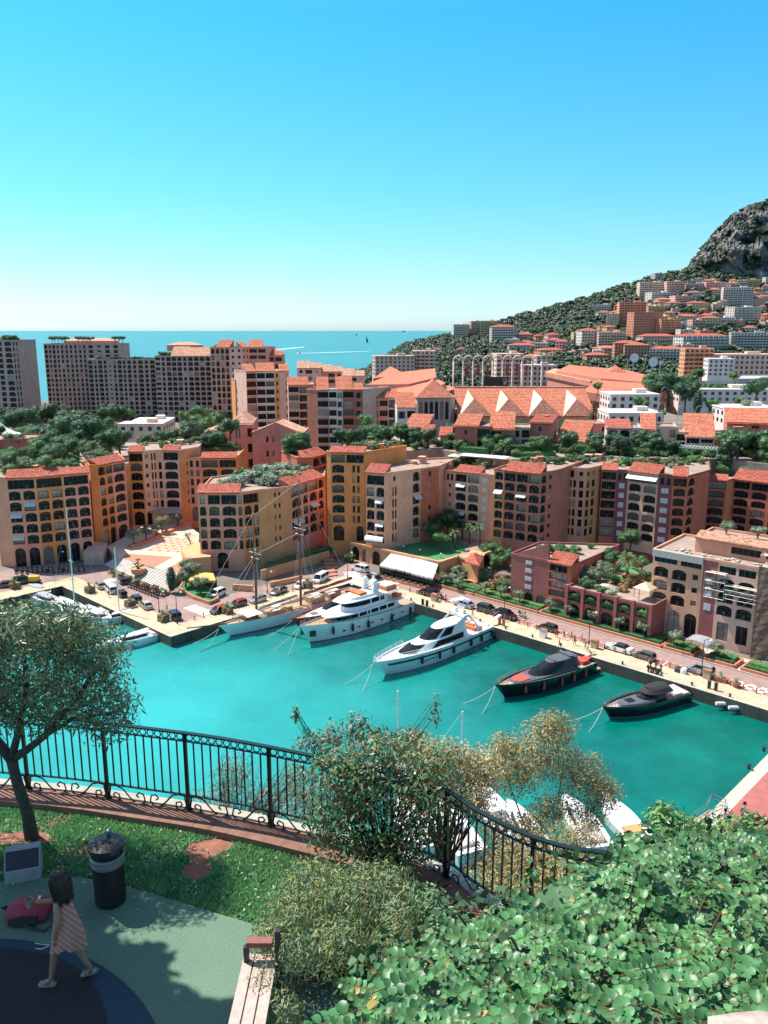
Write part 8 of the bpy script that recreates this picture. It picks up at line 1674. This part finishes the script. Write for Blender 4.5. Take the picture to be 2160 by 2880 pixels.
# bin, box lamp, backpack
bp=T(312,2532,TG+.03);t=thing('litter_bin','black cylindrical litter bin with a domed lid and white bag rim','litter bin',bp);m=MB();m.lathe((0,0,0),[(.165,0),(.175,.03),(.18,.60)],24);m.build('body',plain('bin_black',(.014,.014,.016),.5),t,loc=(0,0,0));m=MB();m.lathe((0,0,.5),[(.186,0),(.192,.03),(.188,.07),(.194,.10),(.18,.12)],24,cap=False);m.build('bag_rim',plain('bag_film',(.2,.205,.195),.35),t,loc=(0,0,0));m=MB();m.lathe((0,0,.70),[(.205,0),(.205,.055),(.15,.085),(.02,.095)],24);m.build('lid',plain('bin_lid',(.035,.035,.038),.3),t,loc=(0,0,0));m=MB();[m.bar((.16*math.cos(a),.16*math.sin(a),.58),(.16*math.cos(a),.16*math.sin(a),.72),.025)for a in(.4,2.5,4.6)];m.build('lid_bracket',M_DARK,t,loc=(0,0,0));m=MB();m.ball((0,.1,.83),.035,8,5);m.tube([(0,.1,.78),(0,.1,.82)],.012,6);m.build('lid_knob',M_GREYM,t,loc=(0,0,0))
a_,b_=T(17,2484),T(118,2466);d_=(b_-a_);t=thing('box_light','pale concrete box with a slanted dark glass panel at the grass edge','light box',(a_+b_)/2,math.atan2(d_.y,d_.x));Lw=d_.length;m=MB();pr=[(-.08,0),(-.06,.17),(.1,.36),(.2,.36),(.2,0)];m.loft([[(x,y,z)for y,z in pr]for x in(-Lw/2,Lw/2)],closed=True);m.build('body',plain('box_concrete',(.34,.32,.31),.8,var=.1,scale=9),t,loc=(0,0,0));m=MB();m.quad((-Lw*.46,-.052,.187),(Lw*.46,-.052,.187),(Lw*.46,.088,.352),(-Lw*.46,.088,.352));m.build('panel',plain('panel_black',(.02,.022,.026),.3),t,loc=(0,0,0))
bk=T(88,2572,TG+.04);t=thing('backpack','red and black backpack lying on the play surface','backpack',bk,.12);RB=plain('red_nylon',(.36,.02,.04),.6,var=.2,scale=20)
m=MB();m.loft([[(x,y*w,.015+z*h)for y,z in((-.17,0),(-.16,.55),(-.08,1),(.08,1),(.16,.6),(.17,0))]for x,w,h in((-.25,.6,.09),(-.2,.95,.15),(0,1,.18),(.16,.9,.16),(.22,.55,.08))]);m.build('bag',RB,t,loc=(0,0,0),smooth=True);m=MB();m.loft([[(x,y*w-.12,.015+z*h)for y,z in((-.09,0),(-.07,.8),(.07,.9),(.09,0))]for x,w,h in((-.19,.8,.08),(-.05,1,.12),(.12,.9,.1))]);m.build('pocket',plain('black_nylon',(.02,.02,.022),.7),t,loc=(0,0,0));m=MB();[m.tube(l,.014,5)for l in([(.2,-.1,.06),(.32,-.22,.02),(.22,-.3,.015),(.05,-.24,.02),(-.05,-.15,.05)],[(.2,.05,.07),(.36,-.05,.02),(.42,-.18,.015)],[(-.25,0,.08),(-.31,.02,.1),(-.25,.05,.09)])];m.build('strap',plain('black_nylon',(.02,.02,.022),.7),t,loc=(0,0,0));m=MB();m.box((.1,.02,.19),(.03,.05,.012));m.build('emblem',M_WHITE,t,loc=(0,0,0))
# the girl
g0=T(196,2757,TG+.04);girl=thing('person','girl in a pink striped sundress walking left and holding out a plastic cup','person',g0)
def skinbody(name,V_,E_,rad_,mat,par,sub=2):
 me=bpy.data.meshes.new(name);me.from_pydata(V_,E_,[]);o=inst(name,me,(0,0,0),0,par);me.materials.append(mat);md=o.modifiers.new('skin','SKIN');md.use_smooth_shade=True;md.branch_smoothing=.5
 for i,r in enumerate(rad_):me.skin_vertices[0].data[i].radius=(r,r);me.skin_vertices[0].data[i].use_root=(i==0)
 s=o.modifiers.new('sub','SUBSURF');s.levels=sub;s.render_levels=sub;return o
GS=plain('girl_skin',(.36,.19,.125),.5,var=.06)
# walks towards -x: x forward is negative; left leg leads
V_=[(0,0,.62),(.0,0,.76),(.01,0,.88),(.0,0,.97),(-.005,0,1.03),(-.015,0,1.10),(-.02,0,1.17),
(-.02,-.055,.60),(-.10,-.06,.36),(-.15,-.06,.12),(-.165,-.06,.055),(-.25,-.065,.028),
(.01,.055,.60),(.05,.06,.36),(.17,.06,.15),(.205,.06,.085),(.15,.065,.026),
(-.01,-.115,.955),(.01,-.155,.80),(-.035,-.15,.655),(-.045,-.148,.60),
(-.02,.11,.955),(-.10,.09,.86),(-.245,.04,.885),(-.285,.03,.89)]
E_=[(0,1),(1,2),(2,3),(3,4),(4,5),(5,6),(0,7),(7,8),(8,9),(9,10),(10,11),(0,12),(12,13),(13,14),(14,15),(15,16),(3,17),(17,18),(18,19),(19,20),(3,21),(21,22),(22,23),(23,24)]
r_=[.085,.075,.082,.06,.036,.07,.062,.062,.043,.027,.026,.02,.062,.043,.027,.026,.02,.036,.028,.021,.02,.036,.028,.021,.02]
skinbody('body',V_,E_,r_,GS,girl)
def fingers(par,c,dirs,ln,mat=GS):
 for k,(base,d,l)in enumerate(dirs):
  b_=Vector(base);d=Vector(d).normalized();p1=b_+d*l*.5;p2=p1+(d+Vector((0,0,-.35))).normalized()*l*.5;m=MB();m.tube([b_-d*.015,b_,p1,p2],[.009,.0085,.0075,.005],6);m.build('finger',mat,par,loc=(0,0,0),smooth=True)
fingers(girl,None,[((-.05+.012*i,-.148,.575),(-.15+.1*i,.05,-1),l)for i,l in enumerate((.045,.05,.048,.038))]+[((-.06,-.135,.595),(-.8,.3,-.6),.035)],0)
fingers(girl,None,[((-.305,.02,.87+.013*i),(-.9,-.55+.1*i,.05),l)for i,l in enumerate((.036,.046,.048,.044))]+[((-.30,.052,.90),(-.8,.55,.2),.038)],0)
m=MB();hd=(-.018,0,1.155);m.ball(hd,(.088,.074,.105),16,12);m.ball((-.105,0,1.145),(.016,.012,.014),8,6);m.ball((-.098,0,1.112),(.012,.022,.008),8,5,1);[m.ball((-.092,s*.032,1.166),(.009,.011,.007),8,5,2)for s in(1,-1)];[m.ball((-.005,s*.074,1.15),(.016,.008,.024),8,5)for s in(1,-1)];m.build('head',[GS,plain('lip',(.34,.11,.09),.5),M_DARK],girl,loc=(0,0,0),smooth=True)
HR=plain('chestnut_hair',(.045,.025,.016),.5,var=.4,scale=40);m=MB();secs=[]
for z,rx,ry,ox,gap in((1.262,.02,.02,0,0),(1.25,.062,.058,.0,0),(1.215,.092,.084,.0,0),(1.17,.098,.09,.006,.55),(1.12,.096,.092,.014,.85),(1.06,.088,.094,.022,1.0),(1.0,.076,.092,.03,1.05),(.955,.060,.085,.036,1.1)):
 sec=[]
 for k in range(25):
  a=math.pi-(math.pi-gap)*(1-2*k/24)if False else-(math.pi-gap)+2*(math.pi-gap)*k/24
  j=1+.045*math.sin(k*2.3+z*30);sec.append((-.012+ox+rx*j*math.cos(a),ry*j*math.sin(a),z))
 secs.append(sec)
m.loft(secs[::-1],caps=False)
for k in range(110):
 a=-2.55+5.1*R.random();j=R.uniform(.9,1.12);q=lambda r1,r2,ox,z:(ox-.012+r1*j*math.cos(a+R.uniform(-.06,.06)),r2*j*math.sin(a+R.uniform(-.06,.06)),z+R.uniform(-.012,.012));m.tube([q(.07,.066,0,1.24),q(.1,.092,.004,1.17),q(.098,.096,.014,1.08),q(.085,.1,.024,1.0),q(.085,.108,.036,.935)],[.004,.006,.006,.005,.0015],3)
m.build('hair',HR,girl,loc=(0,0,0),smooth=True)
md_,ntd,bd=nmat('striped_dress');tcd=ntd.nodes.new('ShaderNodeTexCoord');wv=ntd.nodes.new('ShaderNodeTexWave');wv.bands_direction='DIAGONAL';wv.inputs['Scale'].default_value=9;wv.inputs['Distortion'].default_value=1.2;L(ntd,tcd.outputs['Object'],wv.inputs['Vector']);L(ntd,ramp(ntd,wv.outputs['Fac'],[(.0,(.58,.31,.25)),(.72,(.56,.23,.18)),(.86,(.30,.07,.06)),(1,(.54,.25,.20))]),bd.inputs['Base Color']);bd.inputs['Roughness'].default_value=.9
m=MB();secs=[]
for z,rx,ry,ox,f in((.955,.066,.088,.0,0),(.90,.084,.098,.005,.02),(.82,.090,.104,.012,.04),(.72,.112,.124,.02,.07),(.60,.138,.145,.026,.10),(.50,.155,.16,.03,.13),(.435,.162,.168,.03,.15)):
 secs.append([(ox+rx*(1+f*math.sin(k*1.7+z))*math.cos(k*.1963),ry*(1+f*math.sin(k*1.7+z))*math.sin(k*.1963),z-.05*f*6*math.sin(k*.4+1))for k in range(32)])
m.loft(secs[::-1],closed=True,caps=False);m.build('dress',md_,girl,loc=(0,0,0),smooth=True);m=MB();[m.tube([(-.05,s*.055,.95),(-.02,s*.06,1.0),(.035,s*.04,.99),(.06,s*.03,.94)],.006,5)for s in(1,-1)];m.build('dress_strap',md_,girl,loc=(0,0,0));m=MB();[m.tube([(-.12,-.10,.50),(-.20,-.12,.50+dz),(-.25,-.13,.52+dz)],.004,5)for dz in(.03,-.03)];m.build('ribbon',M_WHITE,girl,loc=(0,0,0))
SND=plain('silver_sandal',(.34,.28,.25),.4,.3)
for(fx,fy,fz,ht)in((-.205,-.063,0,.0),(.18,.063,.0,.05)):m=MB();m.loft([[(fx-.085+x,fy+y*w,fz+z+ht*(x/.17))for y,z in((-1,0),(1,0),(1,.016),(-1,.016))]for x,w in((0,.022),(.03,.036),(.09,.033),(.15,.03),(.175,.02))],closed=True);[m.tube([(fx-.085+x,fy-w,.016+ht*(x/.17)),(fx-.085+x,fy,.055+ht*(x/.17)),(fx-.085+x,fy+w,.016+ht*(x/.17))],.006,5)for x,w in((.03,.033),(.055,.034),(.08,.034),(.15,.03))];m.build('sandal',SND,girl,loc=(0,0,0))
mc,ntc,bc=nmat('clear_plastic');bc.inputs['Transmission Weight'].default_value=.7;bc.inputs['Roughness'].default_value=.15;bc.inputs['Base Color'].default_value=(.75,.72,.68,1);bc.inputs['IOR'].default_value=1.2
m=MB();m.lathe((0,0,0),[(.026,0),(.036,.095),(.039,.098),(.034,.097),(.025,.004)],16);cup=m.build('plastic_cup',mc,None,loc=g0+Vector((-.335,.012,.845)));tag(cup,'clear plastic cup in the outstretched hand of the girl','cup')
# bench
a_=T(705,2702,TG+.45);bd_=T(664,2890,TG+.45)-a_;u=Vector((bd_.x,bd_.y,0)).normalized();v=Vector((-u.y,u.x,0));t=thing('park_bench','weathered wooden bench with a chunky armrest at the edge of the play surface','bench',(a_.x,a_.y,TG+.03));PW=plain('bench_wood',(.46,.33,.28),.7,var=.22,scale=12);ang_=math.atan2(u.y,u.x)
for k in range(3):m=MB();c=u*.78+v*(-.02+.115*k);m.box((c.x,c.y,.42),(1.66,.10,.035),ang_);m.build('seat_slat',PW,t,loc=(0,0,0))
for s in(.04,1.5):m=MB();c=u*s;m.box((c.x-v.x*.03,c.y-v.y*.03,0),(.05,.05,.62),ang_);q=c+v*.28;m.box((q.x,q.y,0),(.05,.05,.8),ang_);m.bar(c+Vector((0,0,.4)),q+Vector((0,0,.4)),.05);m.build('leg',M_DARK,t,loc=(0,0,0));m=MB();q=c+v*.1-u*.02;m.box((q.x,q.y,.62),(.09,.25,.055),ang_);m.build('armrest',plain('red_wood',(.22,.07,.06),.6,var=.2,scale=10),t,loc=(0,0,0))
# shrubs in the bed and on the cliff
def shrub(name,label,base,blobs,n,size,mats,frac,shape,stems,seed,cat='shrub',up=.3,droop=-.6,shell=(.2,1.1),sr=.012):
 t=thing(name,label,cat,base);bl=[(x-base.x,y-base.y,z-base.z,a,b,c)for x,y,z,a,b,c in blobs];inst('leaves',leafcloud('leaves',bl,n,size,mats[0],shape,0,seed,shell,up,mats,frac,droop),(0,0,0),0,t);m=MB();rs=random.Random(seed)
 for i in range(stems):
  b_=bl[rs.randrange(len(bl))];e=Vector((b_[0]+rs.uniform(-.7,.7)*b_[3],b_[1]+rs.uniform(-.7,.7)*b_[4],b_[2]+rs.uniform(-.2,1.0)*b_[5]));s=Vector((rs.uniform(-.14,.14),rs.uniform(-.1,.1),-.05));k=(s+e)/2+Vector((rs.uniform(-.1,.1),rs.uniform(-.1,.1),.05));m.tube([s,k,e],[sr,sr*.7,sr*.3],4)
 m.build('stems',plain('twig',(.06,.035,.022),.9,var=.3,scale=9),t,loc=(0,0,0));return t
LG1=leafmat('shrub_green',(.07,.155,.07),(.13,.25,.115),2.5,.2);LR1=leafmat('shrub_red',(.22,.07,.03),(.30,.13,.05),2.5,.2);LO1=leafmat('shrub_orange',(.24,.17,.05),(.17,.13,.04),2,.2)
def at(px,py,Y):return atY(px,py,Y)
b=Vector((.0,8.75,TG));cs=[(935,2230,8.9,.42,.4,.42),(1080,2180,8.8,.5,.4,.42),(1190,2230,8.7,.42,.4,.42),(1020,2330,8.7,.55,.4,.4),(1160,2340,8.6,.42,.36,.4),(930,2330,8.7,.3,.3,.36),(1080,2110,8.9,.4,.3,.22),(1240,2150,8.9,.3,.3,.25),(960,2150,9,.35,.3,.25),(1090,2420,8.5,.42,.3,.22)]
def blobs_at(cs):return[(*at(x,y,Y),a,b_,c)for x,y,Y,a,b_,c in cs]
shrub('reddish_shrub','tall dense shrub with red tinged shoots hiding the corner of the iron fence',b,blobs_at(cs),9500,.06,[LG1,LR1,LO1],[.76,.13,.11],(1.15,.42),70,3,shell=(.25,1.3))
LRO=leafmat('rosemary_green',(.085,.14,.075),(.15,.21,.10),3,.15);LYE=leafmat('yellow_tips',(.28,.22,.05),(.20,.19,.05),3,.2)
b=Vector((-.35,7.3,TG));cs=[(860,2560,7.4,.45,.4,.3),(1010,2520,7.5,.45,.4,.3),(1110,2570,7.3,.35,.35,.28),(800,2680,7.0,.38,.35,.3),(950,2660,7.0,.4,.35,.28),(880,2470,7.8,.35,.3,.2),(760,2640,7.2,.22,.25,.24),(1080,2490,7.7,.35,.3,.22),(740,2800,6.6,.2,.22,.26),(800,2850,6.4,.2,.2,.2),(1120,2650,6.9,.25,.25,.2)]
shrub('rosemary_bush','feathery grey green bush with yellow tips between bench and fence',b,blobs_at(cs),24000,.05,[LRO,LYE],[.82,.18],(1.3,.2),90,5,up=0,droop=-2.2,sr=.008)
b=Vector((1.2,6.9,TG));shrub('low_bush','low dark green bush at the foot of the curved fence',b,blobs_at([(1230,2610,7.3,.35,.3,.2),(1330,2640,7.0,.4,.3,.2),(1420,2680,6.8,.4,.3,.2),(1290,2700,6.7,.3,.3,.18),(1180,2540,7.6,.35,.3,.16),(1440,2600,7.1,.35,.3,.2)]),6000,.055,[LG1,LRO],[.7,.3],(1.1,.5),20,6)
LOL=leafmat('cliff_olive',(.20,.175,.065),(.32,.27,.115),1.5,.2,.5);LGY=leafmat('cliff_grey',(.11,.13,.085),(.20,.22,.16),1.5,.15)
b=at(1530,2480,12.6);shrub('cliff_bush','tall olive brown bush on the cliff beyond the curved fence',b,blobs_at([(1530,2110,12.8,.62,.6,.55),(1450,2170,12.9,.5,.5,.42),(1640,2180,12.7,.5,.5,.42),(1560,2040,12.9,.42,.4,.26),(1700,2230,12.6,.34,.4,.26),(1420,2100,13,.3,.4,.26),(1500,2320,12.3,.4,.4,.3),(1400,2420,11.5,.6,.5,.3),(1560,2450,11,.6,.5,.3),(1480,2400,10.6,.6,.5,.3),(1620,2360,11.4,.5,.4,.3),(1400,2480,10,.5,.4,.25),(1500,2500,9.8,.6,.4,.25),(1640,2460,10,.5,.4,.25),(1400,2320,12.3,.4,.3,.3),(1560,2270,12.4,.45,.3,.3),(1660,2290,12.4,.36,.3,.26)]),28000,.058,[LOL,LGY],[.86,.14],(1.3,.3),15,7,droop=-1.0,sr=.02)
b=at(1250,2420,12);shrub('cliff_bush','wide brownish bush on the cliff behind the tall reddish shrub',b,blobs_at([(1260,2140,12.2,.55,.5,.36),(1360,2160,12.3,.45,.5,.36),(1170,2110,12.4,.45,.5,.3),(1330,2240,11.9,.4,.4,.3),(1210,2230,11.8,.5,.4,.36)]),11000,.055,[LOL,LR1,LGY],[.66,.1,.24],(1.3,.34),40,8,droop=-1.0,sr=.016)
b=at(660,2380,11.6);shrub('cliff_bush','grey green broom like bush seen through the straight iron fence',b,blobs_at([(660,2190,11.7,.4,.4,.42),(600,2270,11.5,.5,.4,.3),(740,2260,11.6,.45,.4,.34),(830,2200,11.8,.35,.4,.36),(850,2280,11.4,.4,.4,.3),(690,2320,11.2,.6,.4,.2)]),9000,.055,[LGY,LOL],[.8,.2],(1.35,.2),60,9,up=0,droop=-2.0)
b=at(1000,2300,11.2);shrub('cliff_bush','pale leaved sprays rising behind the tall reddish shrub',b,blobs_at([(940,2070,11.4,.26,.3,.26),(1010,2050,11.5,.25,.3,.3),(1060,2080,11.4,.3,.3,.2),(1225,2000,11.6,.1,.1,.3),(830,2010,11.4,.06,.08,.16),(880,2090,11.3,.3,.3,.2),(1150,2080,11.5,.3,.3,.16)]),1500,.07,[LGY,LG1],[.7,.3],(1.1,.45),46,10,sr=.009)
b=at(1920,2460,9.8);LSH=leafmat('glossy_leaves',(.06,.16,.05),(.14,.26,.08),2.5,.2,.35)
shrub('glossy_bush','bright green glossy bush beyond the right part of the fence',b,blobs_at([(1880,2330,9.8,.36,.4,.3),(1960,2350,9.8,.36,.4,.26),(1870,2290,10,.18,.2,.2),(2060,2340,9.8,.36,.4,.2),(1800,2400,9.4,.4,.4,.2),(2150,2350,9.6,.3,.3,.22),(2110,2310,9.8,.12,.14,.16),(1990,2390,9.3,.5,.4,.2)]),3600,.085,[LSH],None,(1.15,.36),40,11)
# carob: large paired leaflets, the nearest as parts of their own
CARM=leafmat('carob_leaf',(.024,.088,.030),(.060,.150,.050),1.8,.14,.42);cb=Vector((1.5,3.4,53.2));car_=thing('carob_tree','big carob with glossy rounded leaflets filling the lower right corner','tree',cb)
lf=MB();ol=[(0,0),(.25,.36),(.6,.47),(.88,.40),(1.0,.16),(.94,0),(1.0,-.16),(.88,-.40),(.6,-.47),(.25,-.36)];lf.v=[(x,y,.30*abs(y)-.24*x*x+.06*math.sin(7*x+5*y))for x,y in ol];lf.v.append((.5,0,-.05));lf.f=[(10,i,(i+1)%10)for i in range(10)];lf.m=[0]*10;LEAF=lf.mesh('leaf',CARM,None,True)
poly=[(950,2960),(985,2840),(1045,2760),(1130,2700),(1240,2660),(1390,2590),(1490,2590),(1590,2470),(1720,2420),(1850,2370),(2010,2350),(2240,2370),(2240,2960)]
rs=random.Random(12);leaves=[];st_b=MB();n_=0
def canopy(px,py):return 4.6-2.3*(py-2330)/550+.5*mn.noise(Vector((px*.006,py*.006,2)))
while n_<780:
 px,py=rs.uniform(900,2240),rs.uniform(2320,2960)
 if not inpoly(px,py,poly):continue
 lay=rs.random()**1.3;Y=canopy(px,py)+.35*max(0,mn.noise(Vector((px*.02,py*.02,6))))*2+lay*1.3;p=at(px,py,Y);n_+=1;a=rs.uniform(0,6.28)if rs.random()<.5 else rs.choice((0,3.14))+rs.uniform(-.7,.7);ax=Vector((math.cos(a),math.sin(a)*.8,rs.uniform(-.15,.5))).normalized();nrm=Vector((rs.gauss(-.25,.35),rs.gauss(-.15,.35),1)).normalized();nrm=(nrm-ax*nrm.dot(ax)).normalized();sd_=nrm.cross(ax);k=rs.randint(3,5);sz=rs.uniform(.026,.055)*(.8 if Y>4.3 else 1)*(Y/3.4)**.35
 st_b.tube([p-ax*.03,p+ax*(k*sz*.42),p+ax*(k*sz*.86)],[.0035,.003,.002],4)
 for j in range(k):
  for sg in(-1,1):
   d=(sd_*sg+ax*.35+nrm*rs.uniform(.05,.65)).normalized();nn_=(nrm+Vector((rs.gauss(0,.25),rs.gauss(0,.25),0))-d*nrm.dot(d)).normalized();yx=nn_.cross(d).normalized();leaves.append((Y,p+ax*(sz*(.25+.8*j)),d,yx,d.cross(yx),sz*rs.uniform(.85,1.15)*(.75 if j==k-1 else 1)))
leaves.sort(key=lambda q:q[0]);front=[q for q in leaves if q[0]<4.2];rs.shuffle(front);pick=front[:300];ids=set(id(q)for q in pick);rest=MB()
for q in leaves:
 M4=Matrix((q[2],q[3],q[4])).transposed().to_4x4()
 if id(q)in ids:o=inst('leaf',LEAF,q[1]-cb,0,car_);o.rotation_euler=M4.to_euler();o.scale=(q[5],)*3
 else:
  M3=M4.to_3x3();rest.add([q[1]+M3@(Vector(v)*q[5])for v in lf.v],lf.f,1 if rs.random()<.008 else 0)
tag(rest.build('leaves',[CARM,LO1],car_,None,True),kind='stuff');tag(st_b.build('leaf_stalks',plain('carob_stalk',(.15,.09,.03),.7),car_),kind='stuff')
m=MB()
for i in range(26):px,py=rs.uniform(1050,2150),rs.uniform(2480,2900);e=at(px,py,canopy(px,py)+.25);m.tube([Vector((1.2+rs.uniform(-.3,.9),4.3,52.6)),(e+Vector((1.4,4.1,53.2)))/2,e],[.03,.018,.006],5)
m.build('branches',BARK,car_);inst('inner_leaves',leafcloud('inner_leaves',[(*(at(x,y,canopy(x,y)+1.45)-cb),r,r,r*.7)for x,y,r in((1150,2800,.42),(1400,2720,.55),(1650,2600,.6),(1900,2500,.6),(2150,2450,.55),(1350,2900,.5),(1700,2800,.6),(2000,2700,.6),(2200,2650,.5),(1950,2900,.5))],4200,.075,LF_DARK,(1,.8),.7,4),(0,0,0),0,car_)  # shade inside the crown is painted into the darker inner leaf colour
# rough stone parapet at the very bottom right
m=MB();secs=[]
for i in range(26):
 x=.62+i*.05;tp_=56.735+.02*mn.noise(Vector((x*9,1,0)))+.03*min(1,i/10);secs.append([(x,1.12+.03*mn.noise(Vector((x*6,0,4)))+.02*i/26,tp_-.5),(x,1.32+.02*mn.noise(Vector((x*8,3,1))),tp_-.02),(x,1.25,tp_+.012*mn.noise(Vector((x*14,5,0)))),(x,1.0,tp_),(x,.6,tp_-.01)])
m.loft(secs);o=m.build('parapet_stone',plain('rough_limestone',(.40,.31,.26),.95,var=.35,scale=30),None,(1.2,1.1,56.3),loc=(1.2,1.1,56.3),smooth=True);tag(o,'rough pale stone wall top at the bottom right corner','wall')
